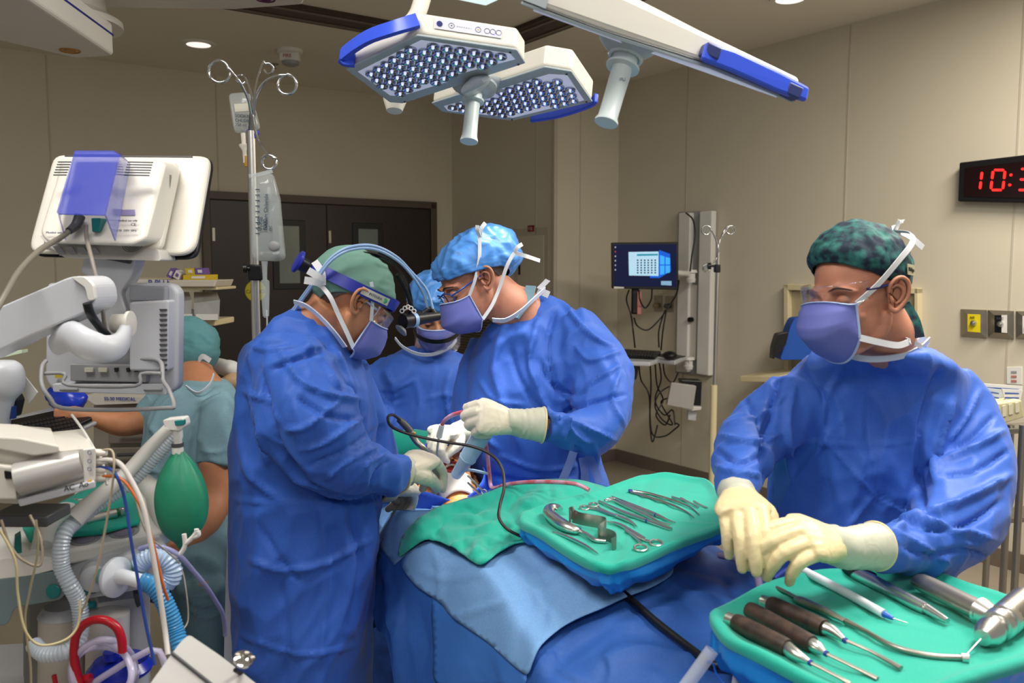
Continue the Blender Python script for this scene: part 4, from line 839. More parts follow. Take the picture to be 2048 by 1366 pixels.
# ------------------------------------------------------------ woman behind, with loupes and face shield
def person_W():
    t = person('person in blue gown behind the two surgeons wearing a clear face shield', (P(835, 900, 2.95).x, 2.95, 0))
    T = frame(P(872, 622, 2.95), (0.12, -0.86, -0.48), (0.02, -0.42, 0.9), 1.0)
    torso = [(694, 820, 908, 2.98, .05), (706, 790, 925, 2.99, .08), (722, 752, 945, 3.0, .10), (750, 728, 965, 3.0, .12), (800, 720, 968, 3.0, .13), (860, 722, 950, 2.98, .14), (950, 726, 945, 2.98, .14), (1200, 726, 945, 2.98, .15), (1420, 724, 950, 2.98, .16)]
    arms = [[(758, 750, 2.98, 36), (742, 810, 2.9, 36), (765, 870, 2.8, 32)], [(935, 750, 2.98, 34), (930, 820, 2.9, 34), (915, 875, 2.8, 30)]]
    folds = [([(770, 740), (790, 790), (780, 850)], 5, 7, 1), ([(740, 770), (780, 780), (830, 760)], 4, 5, 1), ([(900, 740), (890, 790), (905, 850)], 5, 7, 1), ([(830, 760), (840, 810), (830, 860)], 6, 5), ([(850, 800), (890, 790), (930, 800)], 4, 5, 1), ([(735, 800), (770, 805), (810, 795)], 4, -5, 1), ([(870, 720), (865, 790), (870, 850)], 3, 3, 1)]
    garment('gown', t, M_GOWN, torso, arms, folds, seed=31, vox=0.009)
    body(t, T, [(T @ Vector((0, -0.03, -0.02)), 0.050), (P(860, 690, 2.98), 0.052), (P(855, 730, 3.0), 0.07)], torso[3:], arms, M_SKIN, vox=0.005, legs=[[(Vector((P(800, 1400, 3).x+dx, 2.98, 0.7)), 0.07), (Vector((P(800, 1400, 3).x+dx, 2.98, 0.06)), 0.04)] for dx in (0, 0.14)])
    shoes(t, [((P(800, 1400, 3).x+dx, 2.95, 0), (0, -1, 0)) for dx in (0, 0.14)]); eyes(t, T)
    obj('hair', cap_mesh(T, r=(0.0785, 0.099, 0.088), hf=0.07, hb=-0.068, ear_up=0.0, amp=0.0008), M_HAIR, t, solid=0.003)
    obj('bouffant_cap', cap_mesh(T, c=(0, -0.025, 0.042), r=(0.092, 0.120, 0.094), hf=0.046, hb=-0.055, ear_up=0.01, amp=0.014, scale=22, seed=14, puff=0.05), MATS['bouffant_sky_blue'], t, solid=0.001)
    mk, ed, rg = mask_mesh(T, side=(-0.012, -0.09)); o = obj('face_mask', mk, M_MASK, t, solid=0.0015); obj('mask_edge', ed, M_MASKE, o)
    R3 = T.to_3x3(); V_ = lambda x, y, z: T @ Vector((x, y, z))
    for s_ in (1, -1):
        tie(t, [V_(s_*0.066, 0.05, -0.018), V_(s_*0.08, 0.0, 0.01), V_(s_*0.09, -0.05, 0.04)], 0.008, R3 @ Vector((0, 0, 1)))
        tie(t, [V_(s_*0.066, 0.05, -0.085), V_(s_*0.066, 0.0, -0.075), V_(s_*0.05, -0.06, -0.06)], 0.008, R3 @ Vector((0, 0, 1)))
    sh = MB(); rows = [[V_(0.082*math.sin(a), 0.050+0.095*math.cos(a), z) for a in [R(-75+150*j/20) for j in range(21)]] for z in (0.012, -0.02, -0.06, -0.095)]
    sh.loft(rows, closed=False, caps=False); o = obj('face_shield', sh, mat('shield_clear', (250, 255, 255), 0.05, trans=1.0, alpha=0.22), t, solid=0.0008)
    m = MB(); m.ribbon([V_(0.083*math.sin(a), 0.051+0.096*math.cos(a), -0.030) for a in [R(-75+150*j/20) for j in range(21)]], 0.016, R3 @ Vector((0, 0, 1)), 0.002, k=1); obj('shield_band', m, M_BLACK, o)
    m = MB(); m.ribbon([P(790, 676, 2.9), P(806, 694, 2.88), P(836, 708, 2.87), P(868, 708, 2.87), P(900, 694, 2.88), P(912, 680, 2.9)], 0.012, (0, -0.5, 1), 0.003); obj('collar_binding', m, M_TRIM, t)
    return t
tW = person_W()
# ------------------------------------------------------------ seated person at the keyboard
def person_S():
    t = person('seated person in teal grey scrubs with teal cap at the keyboard, seen from behind', (P(400, 900, 2.6).x, 2.6, 0))
    T = frame(P(368, 722, 2.75), (-0.93, 0.35, -0.28), (-0.25, 0.1, 1), 1.0)
    torso = [(752, 385, 425, 2.62, .05), (762, 358, 448, 2.6, .09), (778, 330, 466, 2.6, .12), (820, 305, 478, 2.6, .14), (880, 290, 482, 2.6, .15), (940, 282, 480, 2.6, .15), (1000, 300, 478, 2.6, .15), (1060, 330, 472, 2.6, .15), (1100, 345, 468, 2.6, .15)]
    slN = [(440, 800, 2.5, 40), (440, 860, 2.45, 46), (432, 932, 2.42, 44)]
    slF = [(325, 800, 2.62, 34), (300, 835, 2.62, 36), (272, 842, 2.6, 30)]
    folds = [([(400, 830), (380, 880), (375, 930)], 7, 8, 1), ([(300, 850), (330, 900), (320, 950)], 6, 7, 1), ([(440, 790), (400, 820), (385, 860)], 5, 7, 1), ([(400, 900), (430, 905), (470, 895)], 4, 5, 1), ([(270, 960), (300, 940), (330, 950)], 5, 6, 1), ([(360, 780), (320, 820), (300, 870)], 6, 5)]
    garment('scrub_top', t, M_SCRUB, torso, [slN, slF], folds, seed=41, vox=0.008)
    thigh = [(430, 1040, 2.5, 56), (405, 1110, 2.3, 58), (392, 1160, 2.12, 54)]; shin = [(400, 1165, 2.10, 52), (405, 1260, 2.12, 48), (415, 1400, 2.2, 38), (418, 1560, 2.3, 26)]
    thigh2 = [(390, 1040, 2.6, 56), (375, 1090, 2.45, 55), (385, 1130, 2.30, 50)]; shin2 = [(390, 1130, 2.3, 46), (400, 1300, 2.35, 38), (405, 1500, 2.4, 26)]
    garment('scrub_trousers', t, M_SCRUB, [(1030, 340, 474, 2.6, .15), (1080, 340, 474, 2.6, .16), (1120, 350, 470, 2.6, .15)], [thigh, shin, thigh2, shin2], [([(380, 1120), (400, 1180), (440, 1190)], 5, 6, 1), ([(370, 1190), (400, 1210), (440, 1200)], 4, 6, 1), ([(375, 1215), (410, 1235), (445, 1225)], 4, 5, 1)], seed=42, vox=0.009)
    fN = [(432, 920, 2.42, 34), (432, 990, 2.40, 33), (415, 1035, 2.34, 32), (385, 1075, 2.22, 25), (352, 1090, 2.15, 19)]
    fF = [(285, 842, 2.6, 26), (240, 848, 2.55, 25), (190, 836, 2.5, 17), (165, 830, 2.48, 15), (145, 828, 2.47, 17), (128, 828, 2.46, 10)]
    mb = MB(); head_prims(mb, T); mb.tube([T @ Vector((0, -0.03, -0.02)), P(392, 758, 2.68), P(404, 795, 2.64)], [0.058, 0.062, 0.09], n=24)
    mb.slices([(a, b+26, c-26, d, e*0.7) for a, b, c, d, e in torso[2:]]); [mb.pxtube(a, n=18) for a in (fN, fF)]; [mb.pxtube([(x, y, Y, r*.33) for x, y, Y, r in a], n=14) for a in (slN, slF, thigh, shin, thigh2, shin2)]
    for i in range(4): mb.pxtube([(150, 822+i*5, 2.47, 7), (128, 818+i*6, 2.45, 6.5), (108, 822+i*6, 2.44, 6)], n=10)
    for i in range(4): mb.pxtube([(355, 1084+i*6, 2.15, 8), (338, 1090+i*6, 2.12, 7), (326, 1100+i*6, 2.12, 6)], n=10)
    me = remesh(mb, 0.0045, 6, 0.55); head_sculpt(me, T); o = obj('body', me, M_SKIN2, t)
    e = MB(); [ear(e, T, q) for q in (1, -1)]
    em = evalmesh(e.mesh(), [('SUBSURF', dict(levels=1))]); import bmesh; bm = bmesh.new(); bm.from_mesh(o.data); bm.from_mesh(em); bm.to_mesh(o.data); bm.free(); smooth_all(o.data)
    obj('hair', cap_mesh(T, r=(0.0785, 0.099, 0.088), hf=0.085, hb=-0.082, ear_up=0.02, amp=0.0008), M_HAIR, t, solid=0.003)
    obj('scrub_cap', cap_mesh(T, c=(0, -0.025, 0.036), r=(0.086, 0.114, 0.100), hf=0.050, hb=-0.055, ear_up=0.012, amp=0.006, scale=18, seed=19, stretch=(1, 1, 1.6)), mat('cap_pale_teal', (92, 146, 152), 0.8, wrinkle=0.3, wscale=14), t, solid=0.002)
    q = 1 if (T @ Vector((0.07, 0, 0))).y < (T @ Vector((-0.07, 0, 0))).y else -1
    L = lambda x, y, z: T @ Vector((q*x, y, z))
    tie(t, [L(0.05, -0.10, -0.02), L(0.06, -0.13, -0.01), L(0.055, -0.15, -0.03)], 0.016, (0, 0, 1), name='mask_tie')
    m = MB(); m.ribbon([P(372, 772, 2.5), P(396, 786, 2.48), P(420, 768, 2.5), P(428, 748, 2.54)], 0.008, (0, -0.6, 1), 0.003); obj('collar_binding', m, M_TRIM, t)
    shoes(t, [((P(418, 1560, 2.3).x, 2.22, 0), (-0.3, -1, 0)), ((P(405, 1500, 2.4).x, 2.34, 0), (-0.3, -1, 0))])
    return t
tS = person_S()
# ================================================================ operating table, drapes and trays
M_DRAPE = mat('drape_dark_blue', (40, 86, 160), 0.6, var=0.05, vscale=200, wrinkle=0.9, wscale=11, detail=1, bump=0.05, bscale=600)
M_DRAPE_L = mat('drape_light_blue', (112, 156, 205), 0.75, var=0.05, vscale=260, wrinkle=0.6, wscale=11, detail=1)
M_TOWEL = mat('surgical_towel_green', (22, 168, 146), 0.85, var=0.05, vscale=400, wrinkle=0.5, wscale=12, bump=0.3, bscale=900, detail=1, sheen=0.2)
M_WRAP = mat('tray_wrap_blue', (30, 136, 214), 0.35, wrinkle=0.9, wscale=16, spec=0.6)
def rp_(pts): return [tuple(a) for a in catmull(pts, 4, True)]
# table axis: head end far left, foot end near right
A0 = Vector((-0.10, 2.52)); A1 = Vector((0.52, 1.05)); AX = (A1-A0).normalized(); AL = (A1-A0).length; AS = Vector((-AX.y, AX.x))
def hmap(x, y):
    p = Vector((x, y))-A0; s_ = p.dot(AX); c = p.dot(AS)
    t = s_/AL
    top = 0.915 + 0.045*math.exp(-((t-0.42)/0.22)**2) - 0.055*max(0, t-0.55)/0.45 + 0.03*math.exp(-((t-0.95)/0.2)**2) - 0.03*math.exp(-((t-0.12)/0.10)**2) + 0.062*math.exp(-((t-0.235)/0.085)**2)
    top += 0.045*math.cos(min(1.57, abs(c)/0.19*1.2))*(1 if t > 0.2 else max(0, t/0.2))
    hw = 0.31 + 0.03*math.sin(s_*5)
    e = abs(c)-hw
    n_ = mnoise.noise(Vector((x*4, y*4, 2.3)))*0.016 + abs(mnoise.noise(Vector((x*8, y*8, 5.3))))*0.022
    if e > 0: top -= 6*e*e/(0.10+e)
    eh = -s_ - 0.02
    if eh > 0: top -= 7*eh*eh/(0.03+eh)
    if e > 0.02: top += 0.05*math.sin(s_*26+3*mnoise.noise(Vector((s_*3, 1, 1))))*min(1, (e-0.02)*12)
    return max(top+n_, 0.12)
def hit(px, py, off=0.0):
    d = ray(px, py); o = Vector((0, 0, CAMZ)); t = 0.6; gap = (9, 0)
    while t < 4.2:
        p = o+d*t
        g = p.z-off-hmap(p.x, p.y)
        if g < gap[0]: gap = (g, t)
        if g < 0: break
        if g > gap[0]+0.06 and gap[0] < 0.12: return o+d*gap[1]
        t += 0.01
    a, b = t-0.01, t
    for _ in range(12):
        m_ = (a+b)/2; p = o+d*m_
        if p.z-off < hmap(p.x, p.y): b = m_
        else: a = m_
    return o+d*((a+b)/2)
tb = thing('operating_table', 'operating table under dark blue drapes carrying the patient', 'operating table', (A0.x+AX.x*AL/2, A0.y+AX.y*AL/2, 0))
c2 = lambda s_, c, z: Vector((A0.x+AX.x*s_+AS.x*c, A0.y+AX.y*s_+AS.y*c, z)); AX3 = Vector((AX.x, AX.y, 0)); AS3 = Vector((AS.x, AS.y, 0))
m = MB(); m.box(c2(0.8, 0, 0.80), (1.5, 0.46, 0.10), X=AX3, Y=AS3); obj('table_top', m, M_BLACK, tb, bevel=0.02)
m = MB(); m.box(c2(0.8, 0, 0.45), (0.35, 0.30, 0.62), X=AX3, Y=AS3); obj('column', m, M_BRUSH, tb, bevel=0.01)
m = MB(); m.box(c2(0.8, 0, 0.07), (0.95, 0.5, 0.14), X=AX3, Y=AS3); obj('base', m, M_DGREY, tb, bevel=0.02)
m = MB(); ns, nc = 130, 110; rows = []
for i in range(ns+1):
    s_ = -0.10 + (AL+0.45)*i/ns; row = []
    for j in range(nc+1):
        u = -1+2*j/nc; c = 0.42*u if u < 0 else u*(0.23+0.12*min(1, max(0, (s_-0.25)/0.4))); p = A0+AX*s_+AS*c; row.append(Vector((p.x, p.y, hmap(p.x, p.y))))
    rows.append(row)
m.loft(rows, closed=False, caps=False)
me = fold_sheet(m, [([(770, 1120), (790, 1220), (800, 1366)], 9, 16), ([(830, 1200), (850, 1290), (860, 1366)], 8, -14, 1), ([(760, 1200), (830, 1300), (900, 1366)], 8, 12, 1), ([(1240, 1260), (1330, 1220), (1440, 1190)], 9, 9), ([(1180, 1330), (1280, 1300), (1380, 1320)], 10, 9), ([(1090, 1366), (1130, 1310), (1220, 1250)], 9, -10), ([(1300, 1366), (1340, 1330), (1420, 1300)], 8, 8, 1), ([(1300, 1150), (1400, 1200), (1500, 1210)], 9, 10), ([(1100, 1300), (1120, 1340), (1180, 1366)], 6, 9, 1), ([(1440, 1150), (1480, 1200), (1500, 1250)], 9, -9)]); DR = single('surgical_drape', me, M_DRAPE, 'large dark blue drape covering the patient and the sides of the table', 'drape')
me2 = sheet([(752, 1024), (800, 1000), (836, 985), (850, 1010), (900, 1010), (870, 1060), (812, 1110), (790, 1130), (752, 1085)], lambda x, y: hit(x, y, 0.004), 9)
single('head_drape', me2, M_DRAPE_L, 'light blue drape fold beside the face, left of the green towel', 'drape', solid=0.002)
cs = sheet(rp_([(804, 1126), (830, 1096), (870, 1080), (1000, 1066), (1120, 1066), (1250, 1100), (1330, 1120), (1346, 1145), (1310, 1172), (1250, 1196), (1208, 1216), (1160, 1236), (1121, 1258), (1083, 1291), (1067, 1322), (1058, 1346), (1048, 1346), (1022, 1326), (976, 1284), (930, 1252), (900, 1228), (881, 1204), (850, 1184), (826, 1164)]), lambda x, y: hit(x, y, 0.015+0.003*math.sin(x/37+y/61)), 9)
cs = fold_sheet(cs, [([(880, 1204), (884, 1150), (870, 1100)], 6, 6), ([(990, 1130), (1060, 1180), (1120, 1250)], 8, 6), ([(900, 1240), (960, 1220), (1060, 1190), (1150, 1150)], 7, 5, 1), ([(1060, 1110), (1100, 1180), (1080, 1260)], 9, -7), ([(840, 1140), (900, 1160), (980, 1140)], 6, 5), ([(1150, 1130), (1170, 1180), (1150, 1230)], 7, 6)])
single('chest_drape', cs, M_DRAPE_L, 'light blue drape sheet over the chest below the green towel', 'drape', solid=0.002)
tw = sheet(rp_([(798, 1112), (806, 1075), (830, 1045), (866, 1020), (905, 1006), (960, 992), (1010, 972), (1060, 962), (1140, 960), (1185, 968), (1240, 990), (1250, 1040), (1180, 1120), (1090, 1092), (1040, 1086), (1000, 1104), (962, 1130), (930, 1112), (880, 1084), (850, 1080), (815, 1104)]), lambda x, y: hit(x, y, 0.026+0.018*abs(mnoise.noise(Vector((x/55+y/90, y/30, 3))))+0.012*abs(mnoise.noise(Vector((x/22, y/26-x/70, 8))))), 7)
tw = fold_sheet(tw, [([(880, 1030), (930, 1040), (985, 1030)], 7, 9), ([(870, 1060), (940, 1068), (1000, 1050), (1040, 1060)], 6, 9), ([(930, 1010), (960, 1035), (1000, 1044)], 5, -7), ([(1000, 985), (1040, 1000), (1060, 1012)], 4, 5, 1), ([(1030, 990), (1010, 1010), (985, 1018)], 4, 5, 1), ([(1060, 968), (1100, 980), (1150, 985)], 5, 7), ([(815, 1100), (840, 1060), (880, 1040)], 6, 8), ([(900, 1100), (940, 1085), (1000, 1088)], 6, 9), ([(860, 1080), (880, 1060), (900, 1020)], 6, -8), ([(950, 1120), (960, 1090), (1010, 1070)], 6, 7), ([(1010, 1010), (1030, 1040), (1040, 1075)], 8, -8), ([(840, 1040), (870, 1050), (905, 1085)], 5, 6)])
single('surgical_towel', tw, M_TOWEL, 'wrinkled green towel draped over the chest beside the face', 'towel', solid=0.003)
# green draped roll behind the hands
m = MB(); m.tube([P(748, 888, 2.66), P(790, 892, 2.66), P(860, 896, 2.66), P(925, 900, 2.66), P(960, 902, 2.66)], [0.04, 0.052, 0.054, 0.048, 0.03], n=28)
me = m.mesh(); displace(me, lambda co, no: crumple(co, no, 0.01, 14, 2)); single('draped_arm_support', me, M_TOWEL, 'green cloth wrapped roll behind the gloved hands', 'arm support')
lw = sheet(rp_([(872, 1180), (960, 1240), (1040, 1310), (1050, 1372), (990, 1372), (880, 1372), (868, 1300)]), lambda x, y: hit(x, y, 0.0025), 10)
single('lower_drape', lw, mat('drape_mid_blue', (54, 108, 184), .65, wrinkle=.8, wscale=12), 'mid blue drape strip below the light blue sheet on the near side of the table', 'drape', solid=0.002)
# ---- patient
def patient():
    t = person('patient lying on the table, iodine stained face with open mouth', (P(900, 960, 2.33).x, 2.33, 0))
    T = frame(P(893, 962, 2.36), (0.02, -0.42, 0.90), (-0.30, 0.84, 0.42), 1.0)
    mb = MB(); head_prims(mb, T); mb.tube([T @ Vector((0, -0.02, -0.04)), T @ Vector((0.0, 0.0, -0.14)), T @ Vector((0, -0.03, -0.26))], [0.055, 0.056, 0.10], n=24)
    p0 = c2(0.45, 0, 0.87); mb.sphere(c2(0.62, 0, 0.865), (0.36, 0.20, 0.075), Matrix((AX3, AS3, ZV)).transposed()); mb.sphere(c2(1.15, 0, 0.865), (0.45, 0.17, 0.07), Matrix((AX3, AS3, ZV)).transposed())
    me = remesh(mb, 0.0045, 6, 0.55); co = co_of(me); Ti = np.array(T.inverted()); l = co @ Ti[:3, :3].T + Ti[:3, 3]; no = no_of(me)
    d = np.linalg.norm((l-np.array([0.0, 0.092, -0.062]))/np.array([1.15, 1.5, 1.0]), axis=1); co = co - no*(0.030*np.exp(-(d/0.017)**3))[:, None]; set_co(me, co); head_sculpt(me, T)
    o = obj('body', me, mat('skin_iodine', (226, 140, 62), 0.35, col2=(240, 178, 118), vscale=38, detail=3, sss=0.08), t)
    for q in (1, -1): e = MB(); ear(e, T, q); obj('ear', e, MATS['skin_iodine'], t)
    L = lambda x, y, z: T @ Vector((x, y, z)); R3 = T.to_3x3()
    m = MB(); m.torus(L(0, 0.098, -0.062), R3 @ Vector((0, 1, 0)), 0.021, 0.0045, n=30, m=8); obj('lips', m, mat('lip_red', (176, 62, 66), 0.3), t)
    m = MB(); m.sphere(L(0, 0.080, -0.063), (0.020, 0.010, 0.020), R3); obj('tongue', m, mat('mouth_red', (140, 30, 36), 0.25), t)
    for i in range(-3, 4):
        m = MB(); a = i*0.30; m.box(L(0.017*math.sin(a), 0.092, -0.062+0.017*math.cos(a)), (0.005, 0.006, 0.006), X=R3 @ Vector((math.cos(a), 0, -math.sin(a))), Y=R3 @ Vector((0, 1, 0))); obj('tooth', m, mat('tooth', (232, 226, 205), 0.2), t, bevel=0.001)
    m = MB(); rows = []
    for i in range(9):
        rows.append([L(0.047*(u/6), 0.098-0.030*(u/6)**2-0.0042*i+(0.003 if i < 2 else 0), -0.082-0.0055*i) for u in range(-6, 7)])
    m.loft(rows, closed=False, caps=False); obj('chin_sheet', m, mat('chin_sheet_pale', (238, 226, 208), 0.6), t, solid=0.002)  # pale curved sheet lying over the chin
    for q in (-1, 1): m = MB(); m.sphere(L(q*0.009, 0.108, -0.047), (0.0035, 0.003, 0.003), n=10, m=6); obj('nostril', m, mat('nostril_dark', (70, 24, 14)), t)
    eyes(t, T, True)
    # blue head wrap
    m = MB(); rows = []
    for i in range(8):
        rows.append([L((0.092+0.004*i)*math.cos(a)*(1.12), 0.052-0.016*i+0.006*math.sin(5*a), 0.012+0.135*math.sin(a)-0.02) for a in [2*math.pi*j/48 for j in range(48)]])
    m.loft(rows, caps=False); me = m.mesh(); displace(me, lambda co, no: crumple(co, no, 0.006, 25, 3)); obj('head_wrap', me, mat('wrap_royal_blue', (52, 88, 196), 0.5), t, solid=0.003)
    return t, T
tP, TP = patient()
# ---- instruments over the mouth
def cordP(name, pts, r, m, lab, cat, group=None, k=8, n=10):
    mb = MB(); mb.tube([P(*p) if not isinstance(p, Vector) else p for p in pts], r, n=n, k=k); return single(name, mb, m, lab, cat, group)
M_CLEAR = mat('clear_tubing', (226, 232, 240), 0.12, alpha=0.45, spec=0.8)
M_PINK = mat('suction_tube_pink', (214, 168, 196), 0.2, alpha=0.85, col2=(200, 90, 100), vscale=30)
cordP('suction_tube', [(884, 850, 2.14), (892, 838, 2.13), (910, 828, 2.12), (934, 824, 2.11), (952, 832, 2.12), (966, 860, 2.14), (974, 905, 2.16), (979, 950, 2.16), (982, 972, 2.15), (990, 976, 2.12), (1010, 970, 2.06), (1045, 965, 2.02), (1100, 964, 1.98), (1150, 968, 1.95), (1178, 980, 1.93)], 0.0052, M_PINK, 'clear pink tinged suction tube looping from the fist down over the green towel', 'tube')
t = thing('suction_wand', 'slim white and steel suction wand held in the gloved hand above the mouth', 'suction wand', P(880, 880, 2.16))
m = MB(); m.tube([P(884, 850, 2.14), P(878, 874, 2.15)], [0.007, 0.008], n=14, k=1); obj('handle', m, M_WHITE, t)
m = MB(); m.tube([P(878, 874, 2.15), P(874, 910, 2.16), P(880, 945, 2.19)], [0.003, 0.0026, 0.002], n=10); obj('tip', m, M_STEEL, t)
t = thing('plastic_retractor', 'frosted pale blue plastic tube held from the fist into the mouth', 'retractor', P(935, 910, 2.13))
m = MB(); m.tube([P(966, 866, 2.10), P(934, 918, 2.14)], [0.024, 0.022], n=24, k=1); m.tube([P(937, 913, 2.136), P(912, 950, 2.18)], [0.0195, 0.014], n=24, k=1); obj('barrel', m, mat('frosted_plastic', (176, 206, 228), 0.25, alpha=0.75), t)
m = MB(); m.torus(P(936, 915, 2.137), P(934, 918, 2.14)-P(966, 866, 2.10), 0.021, 0.002); obj('barrel_ring', m, MATS['frosted_plastic'], t)
m = MB(); m.tube([P(918, 946, 2.17), P(940, 940, 2.16), P(978, 948, 2.16)], 0.004, n=10); obj('side_arm', m, MATS['frosted_plastic'], t)
t = thing('cautery_pencil', 'grey and black cautery pencil held over the mouth', 'cautery pencil', P(830, 870, 2.1))
m = MB(); m.tube([P(796, 838, 2.12), P(808, 848, 2.12), P(822, 864, 2.12)], [0.007, 0.009, 0.009], n=14); obj('plug', m, M_DGREY, t)
m = MB(); m.tube([P(820, 862, 2.12), P(832, 882, 2.12), P(850, 900, 2.12), P(868, 930, 2.16)], [0.009, 0.008, 0.007, 0.005], n=14); obj('barrel', m, M_BRUSH, t)
m = MB(); m.sphere(P(829, 866, 2.108), 0.003); obj('button', m, mat('button_yellow', (220, 170, 40)), t)
cordP('cautery_cable', [(800, 840, 2.10), (786, 830, 2.08), (776, 834, 2.05), (780, 850, 2.02), (800, 862, 2.0), (840, 874, 1.98), (890, 884, 1.96), (940, 892, 1.94), (980, 908, 1.92), (1003, 935, 1.90), (1008, 975, 1.86), (1000, 1010, 1.83), (998, 1035, 1.80), (1012, 1056, 1.78), (1036, 1070, 1.78), (1064, 1080, 1.80)], 0.0036, mat('cable_black_brown', (44, 36, 34), 0.4), 'thin dark cautery cable arching in front of the gloved hands to the tray', 'cable')
for dy, lab in ((0, 'upper steel clamp resting beside the patient face'), (14, 'lower steel clamp resting beside the patient face')):
    m = MB(); m.tube([P(936, 952+dy, 2.2), P(950, 965+dy, 2.16), P(966, 982+dy, 2.12)], 0.0028, n=8); m.torus(P(968, 984+dy, 2.11), (0, -1, 0.5), 0.006, 0.0016, n=16, m=6); single('clamp', m, M_STEEL, lab, 'clamp')
cordP('power_cable', [hit(x, y, .012) for x, y in ((1180, 1135), (1204, 1154), (1254, 1192), (1311, 1242), (1368, 1287), (1399, 1310), (1425, 1329), (1486, 1337), (1560, 1350))], .0068, M_BLACK, 'thick black cable lying across the dark drape below the tray', 'cable')
# ---- trays
def tray(name, pts, z, drop, lab, lab2, lab3, inset=10, label_pole=None):
    """pts: outline of the towel rim in the photo, back-projected on the level plane z"""
    out = [PZ(x, y, z) for x, y in pts]; q = [Vector(a) for a in catmull(out, 5, True)]; n = len(q)
    c = sum(q, Vector())/n
    nin = lambda p, d: p + (c-p).normalized()*d
    t = thing('mayo_stand', lab, 'instrument stand', (c.x, c.y, 0))
    m = MB(); m.loft([[p-ZV*0.018 for p in [nin(v, .012) for v in q]], [p-ZV*0.034 for p in [nin(v, .03) for v in q]]]); obj('tray_pan', m, M_STEEL, t)
    far = max(q, key=lambda v: v.y + v.x*0.3)
    pp = c + (far-c)*0.6
    m = MB(); m.tube([pp-ZV*0.03, Vector((pp.x, pp.y, 0.06))], 0.013, n=14, k=1); obj('pole', m, M_BRUSH, t)
    for s_ in (-1, 1): m = MB(); m.tube([Vector((pp.x+s_*0.15, pp.y+0.05, 0.035)), Vector((pp.x+s_*0.17, pp.y-0.28, 0.035))], 0.014, n=10, k=1); obj('foot', m, M_BRUSH, t)
    m = MB(); m.tube([Vector((pp.x-0.16, pp.y+0.05, 0.05)), Vector((pp.x+0.16, pp.y+0.05, 0.05))], 0.016, n=10, k=1); obj('cross_bar', m, M_BRUSH, t)
    # blue wrap hanging over the side
    m = MB(); rings = []
    for i in range(13):
        v = i/12; ring = []
        for j, p in enumerate(q):
            a = j/n*2*math.pi; wv = 0.010*math.sin(a*9+v*2.2)+0.008*math.sin(a*17+1+v*4)+0.006*math.sin(a*31)
            o_ = -0.004 + wv*v*0.6 - 0.05*max(0, v-0.5)**1.1
            ring.append(nin(p, -o_-0.002 if v < .1 else -o_) - ZV*(0.012+drop*v*(1+0.10*math.sin(a*3+0.6)+0.05*math.sin(a*8))))
        rings.append(ring)
    m.loft(rings, caps=False); single('tray_wrap', m, M_WRAP, lab2, 'tray cover', solid=0.002)
    # towel with raised rim
    rr = []
    for d, dz in ((0.001, -0.016), (-0.001, -0.009), (0.0, -0.003), (0.004, 0.001), (0.010, 0.002), (0.018, -0.002), (0.026, -0.007), (0.036, -0.009)):
        rr.append([nin(p, d)+ZV*dz+ZV*0.002*math.sin(j*0.7) for j, p in enumerate(q)])
    m = MB(); m.loft(rr, caps=False); inner = rr[-1]; nv = len(m.v); last = nv-n
    rings = [[p.lerp(c-ZV*0.011, k_/10)+ZV*(0.0018*mnoise.noise(Vector((p.x*9+k_, p.y*9, 1)))) for p in inner] for k_ in range(1, 10)]
    for rg in rings:
        o0 = len(m.v)-n; m.add(rg, []); o1 = len(m.v)-n
        for j in range(n): m.f.append([o0+j, o0+(j+1) % n, o1+(j+1) % n, o1+j]); m.m.append(0)
    m.f.append([len(m.v)-n+j for j in range(n)]); m.m.append(0)
    single('tray_towel', m, M_TOWEL, lab3, 'towel')
    return t, c, z-0.010
TZ1, TZ2 = 1.07, 1.055
t1, c1, f1 = tray('mayo', [(1038, 1034), (1050, 1021), (1083, 1010), (1178, 983), (1270, 955), (1300, 947), (1340, 946), (1392, 953), (1424, 966), (1450, 1000), (1462, 1030), (1458, 1042), (1437, 1053), (1355, 1086), (1273, 1118), (1240, 1129), (1210, 1130), (1178, 1123), (1094, 1073), (1046, 1046)], TZ1, 0.045,
     'tray stand reaching over the patient with fine instruments laid out', 'bright blue wrap around the middle tray', 'green towel lining the middle tray of fine instruments')
t2, c2_, f2 = tray('mayo', [(1420, 1232), (1432, 1214), (1500, 1180), (1570, 1150), (1640, 1140), (1740, 1134), (1860, 1140), (1960, 1170), (2050, 1205), (2140, 1240), (2120, 1290), (1960, 1350), (1840, 1390), (1740, 1392), (1640, 1366), (1500, 1300), (1440, 1262)], TZ2, 0.07,
     'nearest tray stand at lower right with dark handled instruments', 'bright blue wrap around the nearest tray at lower right', 'green towel lining the nearest tray at lower right')
# ---- instruments: S(px,py,h) sits on the towel of a tray
def S1(px, py, h=0.004): return PZ(px, py, f1+h)
def S2(px, py, h=0.006): return PZ(px, py, f2+h)
INST = 'instruments on the middle tray'; IN2 = 'instruments on the nearest tray'
M_SLEEVE = mat('blue_ring_mark', (40, 60, 150), 0.4)
def rod(S, pts, rr, name, lab, cat, g=None, m=None, n=12, k=4, extra=None):
    t = thing(name, lab, cat, S(pts[0][0], pts[0][1]))
    mb = MB(); mb.tube([S(*p) for p in pts], rr, n=n, k=k); obj('shaft', mb, m or M_STEEL, t)
    return t
